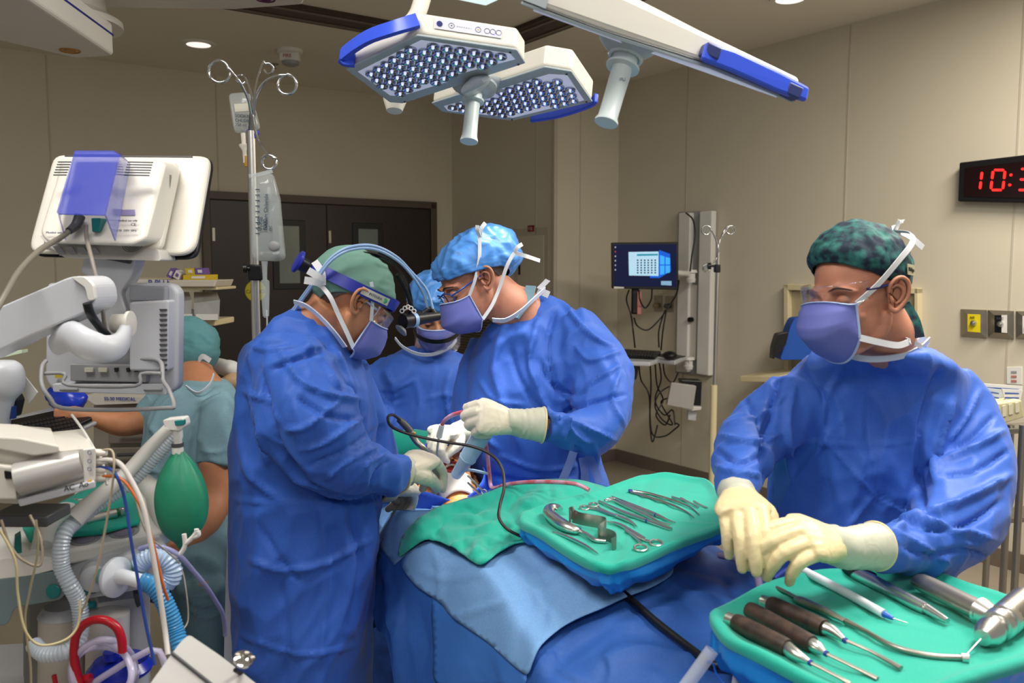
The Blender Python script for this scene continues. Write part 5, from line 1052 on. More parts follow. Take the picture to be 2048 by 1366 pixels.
# retractor with steel handle
t = thing('handled_retractor', 'large steel handled retractor with curved grip, leftmost on the middle tray', 'retractor', S1(1140, 1050))
m = MB(); m.tube([S1(1120, 1019, .014), S1(1112, 1014, .016), S1(1100, 1016, .016), S1(1098, 1026, .014), S1(1112, 1040, .013), S1(1130, 1052, .013), S1(1150, 1060, .010), S1(1156, 1061, .008)], [.0078, .0091, .0111, .0130, .0149, .0143, .0104, .0065], n=18, flat=.8); obj('handle', m, M_STEEL, t)
m = MB(); m.tube([S1(1155, 1060, .008), S1(1175, 1070, .006), S1(1190, 1080, .005), S1(1212, 1083, .005)], .0045, n=10); obj('shaft', m, M_STEEL, t)
m = MB(); m.lathe(S1(1157, 1060, .008), S1(1160, 1062, .008)-S1(1156, 1060, .008), [(0, .0055), (.003, .0055)]); obj('ring_mark', m, M_SLEEVE, t)
t = thing('blade_retractor', 'flat bent steel blade retractor crossing the handled one', 'retractor', S1(1190, 1050))
m = MB(); m.ribbon([S1(1142, 1036, .03), S1(1139, 1028, .034), S1(1145, 1026, .034), S1(1150, 1034, .02), S1(1175, 1040, .018), S1(1208, 1046, .018), S1(1210, 1052, .018), S1(1198, 1062, .014), S1(1198, 1068, .012), S1(1214, 1070, .014), S1(1228, 1076, .014), S1(1232, 1084, .014), S1(1224, 1090, .012)], .026, ZV, .0018, k=4); obj('blade', m, M_BRUSH, t)
rod(S1, [(1105, 1064), (1135, 1074), (1172, 1092), (1196, 1107)], [.0023, .0039, .0034, .0010], 'probe', 'thin steel double ended probe at the near left edge of the middle tray', 'probe', INST)
def scissorish(S, lab, name, cat, rings, arms, jaw, rr=.010):
    t = thing(name, lab, cat, S(*jaw[0]))
    for (rx, ry), a in zip(rings, arms):
        m = MB(); c = S(rx, ry, .004); m.torus(c, ZV+Vector((0, -.2, 0)), rr, .0025, n=26, m=8); obj('finger_ring', m, M_STEEL, t)
        m = MB(); m.tube([S(*p) for p in a], .0031, n=8); obj('arm', m, M_STEEL, t)
    m = MB(); m.tube([S(*p) for p in jaw], [.0047, .0044, .0039, .0013][:len(jaw)], n=10, k=4); obj('jaw', m, M_STEEL, t)
    m = MB(); m.lathe(S(*jaw[0][:2], .006), ZV, [(0, .003), (.002, .003), (.0025, 0)], n=12); obj('pivot', m, M_STEEL, t)
scissorish(S1, 'steel needle holder with two round finger rings upper left on the middle tray', 'needle_holder', 'needle holder', [(1169, 1016), (1187, 1010)], [[(1179, 1017), (1195, 1020), (1236, 1033)], [(1196, 1013), (1202, 1018), (1236, 1033)]], [(1232, 1031), (1250, 1038), (1262, 1044), (1274, 1053)])
scissorish(S1, 'slender steel clamp with open rings at the near edge of the middle tray', 'haemostat', 'clamp', [(1281, 1096), (1312, 1086)], [[(1281, 1086), (1272, 1076), (1252, 1060)], [(1302, 1083), (1290, 1080), (1252, 1062)]], [(1288, 1078), (1262, 1062), (1236, 1048), (1212, 1043)], .012)
t = thing('tweezers', 'long steel dissecting tweezers lying toward the far corner of the middle tray', 'tweezers', S1(1300, 1000))
for a in ([(1260, 983), (1290, 992), (1340, 1008), (1372, 1023), (1388, 1035)], [(1260, 981), (1295, 986), (1345, 1000), (1380, 1014), (1399, 1030)]):
    m = MB(); m.tube([S1(*p) for p in a], [.0046, .0052, .0042, .0026, .0013], n=8, flat=.5); obj('arm', m, M_STEEL, t)
m = MB(); m.box(S1(1261, 982, .005), (.010, .012, .007)); obj('end_mark', m, M_SLEEVE, t, bevel=.002)
for i, (a, lab) in enumerate((([(1198, 1003), (1215, 1010), (1245, 1024), (1290, 1040), (1342, 1059)], 'steel elevator nearest the needle holder in the row of three'), ([(1214, 998), (1226, 1000), (1240, 1006), (1295, 1032), (1316, 1043), (1340, 1050)], 'steel curette in the middle of the row of three'), ([(1224, 994), (1238, 999), (1252, 1006), (1308, 1028), (1335, 1040), (1350, 1045)], 'thick handled steel curette, the farthest of the row of three'))):
    t = thing('curette' if i else 'elevator', lab, 'dental curette' if i else 'elevator', S1(*a[2]), None)
    rr = [.0029, .0026, .0047, .0047, .0026, .0016][:len(a)] if i else [.0033, .0029, .0049, .0046, .0046]
    m = MB(); m.tube([S1(*p) for p in a], rr, n=12, k=4); obj('shaft', m, M_STEEL, t)
    if i: m = MB(); m.torus(S1(a[0][0], a[0][1]+2), ZV, .006, .0014, n=18, m=6); obj('loop', m, M_STEEL, t)
    b = a[-3] if i else a[3]
    m = MB(); m.lathe(S1(b[0]+4, b[1]+2), S1(*a[-1])-S1(*b), [(-.002, .0042), (.002, .0042)]); obj('ring_mark', m, M_SLEEVE, t)
for a, lab in (([(1344, 994), (1366, 1000), (1390, 1010)], 'small steel pin, first and longest of three at the far right of the tray'), ([(1362, 996), (1378, 1004), (1397, 1015)], 'small thin steel pin crossing the longer one'), ([(1388, 1003), (1400, 1009), (1415, 1016)], 'small steel bur lying alone beside the cream glove')):
    m = MB(); m.tube([S1(*p) for p in a], [.0029, .0021, .0021], n=8); single('steel_pin', m, M_STEEL, lab, 'pin', 'small pins on the middle tray')
# nearest tray
M_EBONY = mat('dark_wood_handle', (48, 36, 32), 0.5, col2=(72, 54, 44), vscale=60)
for a, lab in (([(1455, 1237), (1472, 1244), (1574, 1296), (1592, 1310), (1618, 1324), (1680, 1356), (1700, 1368)], 'dark handled osteotome nearest the tray edge, leftmost of three'), ([(1494, 1222), (1500, 1220), (1622, 1288), (1636, 1296), (1650, 1306), (1715, 1338), (1755, 1358)], 'dark handled osteotome in the middle of the three'), ([(1524, 1202), (1542, 1208), (1648, 1256), (1664, 1262), (1688, 1280), (1740, 1302), (1802, 1336)], 'dark handled osteotome farthest of the three')):
    t = thing('osteotome', lab, 'osteotome', S2(*a[3]), 'dark handled instruments')
    h = .013
    if a[0][0] != 1494: m = MB(); m.tube([S2(*a[0], h), S2(*a[1], h)], .010, n=20, k=1); obj('pommel', m, M_STEEL, t)
    m = MB(); m.tube([S2(*a[1], h), S2(a[1][0]+4, a[1][1]+2, h), S2((a[1][0]+a[2][0])/2, (a[1][1]+a[2][1])/2, h), S2(a[2][0]-4, a[2][1]-2, h), S2(*a[2], h)], [.010, .0135, .014, .0135, .011], n=20, k=3); obj('handle', m, M_EBONY, t)
    m = MB(); m.tube([S2(*a[2], h), S2(*a[3], h), S2(*a[4], h-.002)], [.010, .009, .004], n=16, k=3); obj('ferrule', m, M_STEEL, t)
    m = MB(); m.tube([S2(*a[4], h-.002), S2(*a[5], .007), S2(*a[6], .004)], [.0035, .0032, .0045], n=12, k=3, flat=.7); obj('blade', m, M_BRUSH, t)
    m = MB(); m.lathe(S2(*a[4], h-.002), S2(*a[5], .007)-S2(*a[4], h-.002), [(0, .0044), (.004, .0044)]); obj('ring_mark', m, M_SLEEVE, t)
t = thing('raspatory', 'long curved steel tool with flat tapered grip between the dark handles and white pencil', 'surgical tool', S2(1700, 1250))
m = MB(); m.tube([S2(1553, 1176), S2(1575, 1186), S2(1600, 1200)], [.004, .0035, .0035], n=12); obj('tail', m, M_BRUSH, t); m = MB(); m.tube([S2(1690, 1242), S2(1730, 1262), S2(1780, 1290), S2(1830, 1306), S2(1880, 1314), S2(1928, 1316)], [.005, .004, .0042, .0045, .0046, .0046], n=12); obj('shaft', m, M_BRUSH, t)
m = MB(); m.tube([S2(1598, 1198, .008), S2(1604, 1202, .009), S2(1650, 1222, .009), S2(1690, 1242, .008)], [.008, .0105, .009, .005], n=16, flat=.6); obj('grip', m, M_BRUSH, t)
m = MB(); m.tube([S2(1922, 1316), S2(1936, 1317)], .007, n=14, k=1); obj('tip', m, M_STEEL, t)
t = thing('cautery_pencil', 'white cautery pencil with blue tip lying on the nearest tray', 'cautery pencil', S2(1680, 1185))
m = MB(); m.tube([S2(1590, 1136, .012), S2(1602, 1140, .012), S2(1620, 1148, .010), S2(1700, 1190, .009), S2(1768, 1228, .008)], [.008, .008, .0078, .0075, .007], n=18); obj('barrel', m, mat('pencil_white', (236, 238, 244), 0.3), t)
m = MB(); m.tube([S2(1590, 1136, .012), S2(1570, 1142, .010), S2(1548, 1158, .006)], [.006, .005, .004], n=14); obj('strain_relief', m, M_SLEEVE, t)
m = MB(); m.tube([S2(1766, 1227, .008), S2(1786, 1237, .006)], [.0055, .003], n=12, k=1); obj('collar', m, mat('pencil_blue', (30, 90, 190), 0.3), t)
m = MB(); m.tube([S2(1786, 1237, .006), S2(1815, 1246, .004)], [.0012, .0008], n=8, k=1); obj('electrode', m, M_STEEL, t)
t = thing('dental_drill', 'straight steel drill handpiece with black collar, beneath the gloved wrist', 'drill', S2(1800, 1190))
m = MB(); m.tube([S2(1694, 1134, .014), S2(1700, 1138, .014), S2(1745, 1158, .012)], [.010, .013, .012], n=20, k=2); obj('hose_collar', m, M_BLACK, t)
m = MB(); m.tube([S2(1712, 1146, .012), S2(1722, 1150, .012), S2(1840, 1212, .010), S2(1850, 1216, .010), S2(1884, 1236, .009), S2(1895, 1242, .009)], [.0115, .012, .010, .0085, .006, .0045], n=22, k=3); obj('barrel', m, M_STEEL, t)
t = thing('power_drill', 'heavy steel pistol shaped power drill at the right edge of the nearest tray', 'drill', S2(1950, 1220))
a, b = S2(1842, 1164, .022), S2(1968, 1226, .022); d = (b-a).normalized(); sd = Vector((-d.y, d.x, 0))
m = MB(); m.tube([a-d*.004, a, a.lerp(b, .5), b], [.012, .019, .021, .021], n=24, k=3, flat=.72); obj('grip', m, M_BRUSH, t)
m = MB(); m.tube([b-d*.006, b+d*.018], [.022, .016], n=22, k=1); obj('swivel', m, M_STEEL, t)
h0, h1 = S2(2052, 1206, .03), S2(1962, 1278, .018); e = (h1-h0).normalized()
m = MB(); m.tube([h0, h0.lerp(h1, .45)], [.025, .024], n=26, k=1); obj('motor', m, M_BRUSH, t)
m = MB(); L_ = (h1-h0).length; m.lathe(h0.lerp(h1, .42), e, [(0, .024), (L_*.1, .024), (L_*.11, .020), (L_*.16, .020), (L_*.17, .024), (L_*.26, .023), (L_*.27, .018), (L_*.36, .018), (L_*.37, .021), (L_*.46, .019), (L_*.55, .012), (L_*.56, .004)], n=28); obj('chuck', m, M_STEEL, t)
m = MB(); m.tube([h1, S2(1930, 1312, .006)], [.0014, .0010], n=8, k=1); obj('bit', m, M_STEEL, t)
# tubing in the lower middle
for i, (pts, r, lab) in enumerate((([(1366, 1380, 1.26), (1392, 1345, 1.26), (1424, 1300, 1.26)], .011, 'short clear tube end at the bottom, left of the nearest tray'), ([(1470, 1372, 1.25), (1474, 1345, 1.26), (1478, 1326, 1.27)], .006, 'short clear tube end under the rim of the nearest tray'))):
    cordP('clear_tube', pts, r, M_CLEAR, lab, 'tube')
cordP('blue_tie_cord', [(1412, 1322, 1.265), (1426, 1328, 1.262), (1432, 1346, 1.26), (1450, 1370, 1.25)], .0015, mat('cord_blue', (40, 110, 220)), 'thin bright blue cord tied round the clear tube', 'cord')
cordP('ribbed_hose', [(1440, 1110, 1.62), (1480, 1120, 1.56), (1510, 1145, 1.50), (1520, 1180, 1.45), (1512, 1200, 1.42)], .007, mat('hose_mauve', (110, 100, 130), 0.4), 'mauve hose curving under the middle tray', 'hose')
# ================================================================ surgical lights
M_LAMP = mat('lamp_white_enamel', (224, 220, 208), 0.3); M_LAMPU = mat('lamp_underside_grey', (176, 186, 190), 0.3)
M_RAIL = mat('grip_blue', (56, 88, 220), 0.35); M_HAND = mat('handle_cover_pale', (206, 218, 218), 0.35, spec=0.6)
def lamphead(t, pl, ol, thick, seedv):
    """ol: underside outline in the photograph on plane pl; body rises along the plane normal"""
    q = [pl.at(x, y) for x, y in ol]; c = sum(q, Vector())/len(q); n = pl.n if pl.n.z > 0 else -pl.n
    m = MB(); m.prism([p+n*0.006 for p in q], n*thick); obj('lamp_housing', m, M_LAMP, t, smooth=False, bevel=0.007, seg=3)
    m = MB(); m.prism([c+(p-c)*1.006 for p in q], n*0.005); obj('rim_frame', m, M_LAMPU, t, smooth=False, bevel=0.002)
    return q, c, n
def lensgrid(t, pl, poly, c, n, pitch, X):
    """reflector cups in a hexagonal grid behind a clear cover"""
    q = [pl.at(x, y) for x, y in poly]; X = X.normalized(); Y = n.cross(X)
    loc = [((p-c).dot(X), (p-c).dot(Y)) for p in q]
    bs_ = MB(); bs_.prism([p-n*0.001 for p in q], n*0.002)
    cup = MB(); bulbs = []; row = 0
    y = min(a[1] for a in loc)+pitch*.5
    while y < max(a[1] for a in loc):
        x = min(a[0] for a in loc)+pitch*(.5 if row % 2 else 0)
        while x < max(a[0] for a in loc):
            if all(pinpoly(x+pitch*.38*math.cos(a), y+pitch*.38*math.sin(a), loc) for a in (0, 1.6, 3.1, 4.7)):
                p = c+X*x+Y*y - n*0.0015; r = pitch*.47
                cup.lathe(p, -n, [(0, r), (0.0045, r*.98), (0.005, r*.86), (0.0006, r*.35), (0.0005, 0)], n=16)
                bulb = MB(); bulbs.append(bulb); bulb.lathe(p-n*0.0005, -n, [(0, r*.24), (0.005, r*.22), (0.007, r*.14), (0.0072, 0)], n=10)
            x += pitch
        y += pitch*.866; row += 1
    obj('lens_plate', bs_, mat('lens_plate_grey', (224, 226, 242), 0.3, emit=(206, 210, 240), estr=.28), t, smooth=False)
    l = obj('reflector_array', cup, mat('reflector_chrome', (170, 174, 190), 0.12, metal=1.0), t)
    for bulb in bulbs: obj('led', bulb, mat('led_white', (236, 240, 255), 0.2, emit=(220, 228, 255), estr=0.8), l)
t = thing('surgical_light', 'double headed surgical light with hexagonal lens panels and blue grips, left', 'surgical light', P(940, 160, 2.1))
a2, a5, a1 = P(835, 73, 1.85), P(804, 207, 2.15), P(696, 138, 1.99); plA = plane3(a2, a5, a1)
qa, ca, na = lamphead(t, plA, [(692, 139), (835, 72), (1033, 101), (1050, 127), (806, 207), (780, 205)], 0.050, 1)
lensgrid(t, plA, [(716, 143), (842, 80), (1020, 107), (1030, 118), (900, 152), (895, 163), (800, 192), (780, 190)], ca, na, 0.0300, qa[2]-qa[1])
b2, b5, b1 = P(1088, 135, 2.10), P(1024, 242, 2.42), P(1182, 202, 2.25); plB = plane3(b2, b5, b1)
qb, cb, nb_ = lamphead(t, plB, [(864, 207), (1088, 135), (1142, 144), (1184, 204), (1024, 242), (886, 224)], 0.055, 2)
lensgrid(t, plB, [(888, 212), (965, 192), (1000, 178), (1098, 148), (1134, 150), (1168, 200), (1026, 235), (896, 221)], cb, nb_, 0.0300, qb[1]-qb[0])
for c_, q_, n_ in ((ca, qa, na), (cb, qb, nb_)):                 # corner screws
    for p in q_[2:5]: m = MB(); m.lathe(p.lerp(c_, .07)-n_*0.001, -n_, [(0, .003), (.001, .003)], n=10); obj('screw', m, M_DGREY, t)
# yoke between heads and the sterile handle
m = MB(); m.tube([plA.at(960, 158, .0), plA.at(950, 168, -.01), plB.at(985, 178, -.01), plB.at(1000, 176, 0)], [.03, .04, .04, .03], n=20, flat=.35); obj('yoke', m, M_LAMPU, t)
hc = P(948, 180, 2.10); hd = (P(937, 292, 2.06)-hc).normalized()
m = MB(); m.lathe(hc-hd*.014, hd, [(0, .055), (.006, .055), (.014, .045), (.02, .034)], n=36); obj('handle_mount', m, M_LAMPU, t)
m = MB(); m.lathe(hc, hd, [(0, .0215), (.025, .0215), (.026, .027), (.031, .027), (.032, .0175), (.09, .0175), (.12, .0185), (.130, .0215), (.134, .0215), (.1345, .0)], n=32); obj('sterile_handle', m, M_HAND, t)
# blue grips
def grip(t, pts, r=.012): m = MB(); m.tube(pts, r, n=14, k=3, flat=1.5, up=(0, 0, 1)); return obj('grip_rail', m, M_RAIL, t)
up = na
m = MB(); m.ribbon([qa[1]+up*.034+Vector((0, -.006, 0)), P(788, 56, 1.85), P(735, 75, 1.90), P(690, 106, 1.965), P(688, 118, 1.975), qa[0]+up*.012+(qa[1]-qa[0])*.13], .030, up, .012, k=4); obj('grip_rail', m, M_RAIL, t, bevel=.003)
m = MB(); m.ribbon([qb[3]+nb_*.012+Vector((.01, 0, 0)), P(1180, 206, 2.29), P(1120, 226, 2.36), P(1062, 236, 2.41)], .026, nb_, .012, k=4); obj('grip_rail', m, M_RAIL, t, bevel=.003)
# control panel on the near side of the left head
X = (qa[2]-qa[1]).normalized(); nn = X.cross(na); nn = nn if nn.y < 0 else -nn; pc = qa[1].lerp(qa[2], .5)+na*.034+nn*.0018
Lx = (qa[2]-qa[1]).length
m = MB(); m.box(pc, (Lx*.68, .024, .0015), X=X, Y=na); cp = obj('control_panel', m, mat('panel_pale', (206, 206, 214), 0.3), t, smooth=False, bevel=.0006)
def dot(par, u, v, r, mm, name='button', ring=False):
    m = MB(); p = pc+X*u*Lx+na*v+nn*.0012
    if ring: m.torus(p, nn, r, .0006, n=20, m=6)
    else: m.lathe(p, nn, [(0, r), (.0006, r), (.0008, 0)], n=18)
    obj(name, m, mm, par)
M_NAVY = mat('print_navy', (40, 50, 110), 0.4); M_GP = mat('print_grey', (120, 124, 150), 0.4); M_LED = mat('led_blue', (120, 130, 255), 0.3, emit=(110, 120, 255), estr=3)
dot(cp, -.29, 0, .0065, M_NAVY, 'power_button'); dot(cp, -.29, 0, .0032, M_WHITE, 'power_symbol', True)
for u in (-.17, .10, .19, .25, .31): dot(cp, u, 0, .006, M_GP, 'button_ring', True)
dot(cp, -.17, 0, .0016, M_DGREY); dot(cp, .10, 0, .0016, mat('print_yellow', (200, 170, 60)))
for i in range(7): dot(cp, -.11+i*.023, 0, .0009, M_GP if i < 6 else M_LED, 'level_dot')
dot(cp, .27, -.006, .0012, M_LED, 'status_light')
for x_, y_, s_ in ((1010, 140, 1), (880, 185, 1)): pass
m = MB(); q = plB.at(900, 190, 0.03); m.box(qb[0].lerp(qb[1], .30)+nb_*.03-Vector((0.0, .012, 0)), (.07, .028, .001), X=qb[1]-qb[0], Y=nb_); obj('type_plate', m, M_WHITE, t, smooth=False)
# arm up to the ceiling
m = MB(); m.tube([qa[1].lerp(qa[0], .12)+up*.04, P(838, 20, 1.98), P(862, -70, 2.1), P(880, -140, 2.2), Vector((P(890, -150, 2.2).x, 2.2, H-.02))], [.016, .019, .02, .022, .03], n=18); obj('support_arm', m, M_LAMP, t)
m = MB(); m.lathe(plA.at(790, 200, .03), na, [(-.03, .02), (.0, .03), (.04, .03)]); obj('hinge_cap', m, M_LAMP, t)
# ---- right light seen edge on
t = thing('surgical_light', 'long surgical light seen edge on with a blue grip and white handle, upper right', 'surgical light', P(1350, 120, 1.5))
# near side face traced, plane facing the camera
Y0, Y1 = 1.42, 1.62
def E(px, py, dy=0.0):
    f_ = (px-1040)/(1620-1040); return P(px, py, Y0+(Y1-Y0)*f_+dy)
face = [(1010, -18), (1120, -70), (1240, -20), (1408, 66), (1600, 158), (1590, 200), (1420, 128), (1225, 66), (1120, 28), (1046, 0)]
dep = Vector((0.05, .30, .088))
m = MB(); m.prism([E(x, y) for x, y in face], dep); obj('lamp_housing', m, M_LAMP, t, smooth=False, bevel=.008, seg=3)
m = MB(); m.prism([E(x, y) for x, y in [(1046, 0), (1120, 28), (1225, 66), (1420, 128), (1590, 200), (1586, 206), (1420, 138), (1222, 76), (1118, 38), (1040, 8)]], dep); obj('rim_frame', m, M_LAMPU, t, smooth=False, bevel=.002)
m = MB(); m.tube([E(x, y, -.001) for x, y in [(1046, 1), (1120, 29), (1225, 67), (1420, 129), (1590, 201)]], .0012, n=6, k=3); obj('seam', m, M_DGREY, t)
m = MB(); q = [E(x, y)+dep*f_ for (x, y), f_ in (((1060, 20), .12), ((1225, 79), .1), ((1420, 141), .1), ((1560, 198), .15), ((1560, 198), .9), ((1225, 79), .9), ((1060, 20), .9))]; m.prism([p-ZV*.002 for p in q], ZV*.003); obj('lens_plate', m, MATS['lens_plate_grey'], t, smooth=False)
m = MB(); m.prism([E(x, y, -.032) for x, y in [(1412, 82), (1470, 100), (1560, 142), (1620, 174), (1614, 202), (1555, 182), (1465, 142), (1402, 118)]], (0.002, .020, 0)); obj('grip_rail', m, M_RAIL, t, smooth=False, bevel=.005)
for x, y in ((1418, 106), (1580, 184)): m = MB(); m.box(E(x, y, -.012), (.03, .04, .022), X=(.9, .15, -.35)); obj('grip_mount', m, mat('grip_mount_dark', (50, 60, 120)), t, bevel=.003)
m = MB(); m.box(E(1070, -4, .0)+Vector((0, -.002, .01)), (.05, .004, .04), X=(.9, .15, -.3)); obj('label_plate', m, M_LAMPU, t)
hc = E(1262, 92)+Vector((0, .06, 0)); he = P(1212, 246, 1.52); hd = (he-hc).normalized(); hl = (he-hc).length
m = MB(); m.lathe(hc-hd*.01, (0.25, 0, 1), [(.018, .055), (.010, .055), (.0, .045), (-.012, .03)], n=36); obj('handle_mount', m, M_LAMPU, t)
m = MB(); m.lathe(hc, hd, [(0, .024), (hl*.16, .023), (hl*.17, .030), (hl*.20, .030), (hl*.21, .0185), (hl*.6, .0175), (hl*.92, .0175), (hl*.97, .021), (hl, .021), (hl+.0005, 0)], n=32); obj('sterile_handle', m, M_HAND, t)
m = MB(); m.torus(hc+hd*hl*.04, hd, .028, .004, n=28); obj('handle_collar', m, M_HAND, t)
p = hc+hd*hl*.42+Vector((0, -.0182, 0)); text('IFU', .008, p, (1, 0, 0), -hd, M_GP, t)
m = MB(); m.tube([E(1120, -30, .15), E(1140, -90, .2), P(1120, -240, 1.7), Vector((.12, 1.7, H-.02))], [.03, .03, .03, .035], n=18); obj('support_arm', m, M_LAMP, t)
# ================================================================ anaesthesia corner, left
def px(pts, Y): return [P(x, y, Y) for x, y in pts]
def rpoly(pts, r=8, k=4):
    """round the corners of a pixel outline"""
    out = []; n = len(pts)
    for i in range(n):
        a, b, c = Vector(pts[i-1]), Vector(pts[i]), Vector(pts[(i+1) % n]); u = (a-b); w_ = (c-b); ru = min(r, u.length*.45); rw = min(r, w_.length*.45)
        p0 = b+u.normalized()*ru; p1 = b+w_.normalized()*rw
        for j in range(k+1): t = j/k; out.append(tuple(p0.lerp(b, t).lerp(b.lerp(p1, t), t)))
    return out
def plate(pts, Y, dep, r=0, tilt=0.0, sk=0.0):
    """traced outline at distance Y with real depth; tilt leans its top away from the camera"""
    q = rpoly(pts, r) if r else pts; y0 = sum(p[1] for p in pts)/len(pts)
    m = MB(); m.prism([P(a, b, Y+tilt*(y0-b)/100) for a, b in q], Vector((sk*dep, dep, 0))); return m
def part(name, mb, m, t, **kw): return obj(name, mb, m, t, **kw)
def resample(pts, step):
    q = [Vector(a) for a in catmull([tuple(p) for p in pts], 12)]; out = [q[0]]; acc = 0
    for a, b in zip(q, q[1:]):
        L_ = (b-a).length; d = step-acc
        while d <= L_: out.append(a.lerp(b, d/L_)); d += step
        acc = (acc+L_) % step if L_ else acc
    out.append(q[-1]); return out
def hose(pts, r, pitch=0.006, depth=0.14, n=16):
    q = resample(pts, pitch/2); m = MB(); m.tube(q, [r*(1+depth*(1 if i % 2 else -1)*.5) for i in range(len(q))], n=n, k=1); return m
M_HW = mat('medical_warm_white', (216, 211, 200), 0.35); M_HG = mat('medical_cool_white', (196, 198, 204), 0.35); M_TEAL = mat('teal_plastic', (20, 118, 116), 0.4)
M_HOSE = mat('corrugated_clear', (206, 216, 226), 0.2, alpha=0.72, spec=0.8); M_HOSEB = mat('corrugated_blue', (70, 150, 205), 0.25, alpha=0.85)
# ---- patient monitor seen from behind
t = thing('patient_monitor', 'large cream patient monitor seen from behind with translucent blue cable cover', 'monitor', P(230, 515, 1.72))
part('screen_bezel', plate([(108, 312), (414, 314), (422, 330), (392, 512), (372, 520), (76, 514), (62, 500)], 1.79, .022, 18, .06), M_BLACK, t, smooth=False, bevel=.004)
part('rear_shell', plate([(104, 309), (408, 311), (418, 326), (388, 496), (368, 512), (66, 508), (54, 492)], 1.765, .028, 20, .06), M_HW, t, smooth=False, bevel=.012, seg=4)
part('rear_hump', plate([(118, 318), (348, 322), (352, 345), (318, 500), (80, 500)], 1.74, .03, 14, .06), M_HW, t, smooth=False, bevel=.012, seg=4)
q0 = [(122, 320), (322, 320), (330, 332), (290, 480), (262, 492), (92, 486), (76, 466)]
part('processor_housing', plate(q0, 1.66, .085, 12, .06), M_HW, t, smooth=False, bevel=.012, seg=4)
part('underside_skirt', plate([(78, 470), (272, 486), (318, 500), (322, 522), (130, 516), (96, 492)], 1.675, .085, 6, .06), mat('grey_white', (186, 184, 178), 0.4), t, smooth=False, bevel=.006)
for i in range(6):
    m = MB(); m.tube([P(256-i*1.5, 324+i*5.2, 1.655), P(306-i*1.5, 325+i*5.2, 1.655)], .0014, n=6, k=1); part('vent_slot', m, M_DGREY, t)
    m = MB(); m.tube([P(116-i*1.8, 324+i*5.2, 1.655), P(142-i*1.8, 324+i*5.2, 1.655)], .0014, n=6, k=1); part('vent_slot', m, M_DGREY, t)
m = MB(); m.tube([P(130, 312, 1.76), P(385, 314, 1.76)], .0018, n=6, k=1); part('top_groove', m, M_DGREY, t)
m = MB(); m.tube([P(340, 350, 1.735), P(338, 372, 1.735), P(316, 476, 1.735)], .003, n=8, k=2); part('side_groove', m, mat('groove_grey', (140, 134, 118), 0.5), t)  # plain grey line along the side of the hump
for i in range(4): m = MB(); m.prism(px([(105+i*24, 492+i), (120+i*24, 493+i), (134+i*24, 512+i), (119+i*24, 511+i)], 1.668), Vector((0, .003, 0))); part('bottom_vent', m, M_GREY, t, smooth=False)
for i in range(5): m = MB(); m.torus(P(266, 489, 1.668), (0, -1, .9), .004+i*.0038, .0007, n=30, m=5); part('fan_ring', m, M_DGREY, t)
m = MB(); m.box(P(256, 425, 1.648), (.027, .002, .011)); part('type_label', m, mat('label_lilac', (170, 160, 200), .4), t, smooth=False)
X_ = Vector((1, 0, 0)); Z_ = Vector((-.25, 0, 1))
text('CE', .008, P(262, 452, 1.628), X_, Z_, M_DGREY, t); text('0120  230V 50Hz', .0055, P(232, 463, 1.622), X_, Z_, M_DGREY, t); text('Medical use only', .0055, P(236, 443, 1.634), X_, Z_, M_DGREY, t)
text('Monitor unit', .006, P(92, 467, 1.62), X_, Z_, M_GP, t)
M_BLUEC = mat('blue_translucent', (46, 66, 186), 0.12, alpha=0.5, spec=0.8, coat=0.5)
a = rpoly([(146, 301), (236, 301), (256, 318), (228, 462), (214, 438), (200, 430), (128, 430), (112, 436)], 6); m = MB()
front = [P(x, y, 1.585+.06*(380-y)/100) for x, y in [(150, 302), (228, 302), (240, 312), (212, 432), (118, 430), (114, 424)]]
back = [P(x, y, 1.665+.06*(380-y)/100) for x, y in [(148, 306), (240, 306), (262, 328), (232, 482), (130, 482), (118, 440)]]
m.add(front+back, [(i, (i+1) % 6, (i+1) % 6+6, i+6) for i in (5, 0, 1, 2, 4)]+[tuple(range(6))]); part('blue_cover', m, M_BLUEC, t, solid=.003, smooth=False, bevel=.003)
part('cover_hinge', plate([(132, 472), (230, 474), (228, 484), (130, 482)], 1.645, .012), M_BLUEC, t, smooth=False, bevel=.002)
part('connector_bay', plate([(132, 434), (222, 436), (224, 476), (136, 474)], 1.655, .01), M_HG, t, smooth=False)
part('teal_plug', plate([(182, 436), (202, 436), (198, 464), (184, 464)], 1.62, .03, 3), M_TEAL, t, smooth=False, bevel=.002)
for x in (168, 212): part('port', plate([(x-4, 446), (x+6, 446), (x+4, 464), (x-6, 464)], 1.648, .01), M_BLACK, t, smooth=False)
m = MB(); m.tube([P(160, 432, 1.63), P(152, 450, 1.62), P(138, 462, 1.6)], [.010, .009, .007], n=14); part('power_plug', m, M_DGREY, t)
cordP('power_lead', [(146, 456, 1.61), (120, 476, 1.58), (80, 500, 1.5), (40, 540, 1.42), (10, 590, 1.35), (-30, 660, 1.3)], .0052, mat('lead_olive_grey', (112, 106, 94), .45), 'thick grey lead curving down left from the blue cable cover', 'cable')
cordP('signal_lead', [(172, 452, 1.62), (174, 480, 1.58), (184, 520, 1.54), (196, 570, 1.52), (204, 610, 1.52), (208, 640, 1.53), (214, 700, 1.55)], .0038, mat('lead_warm_grey', (128, 120, 112), .45), 'slim grey lead hanging straight down in front of the monitor neck', 'cable')
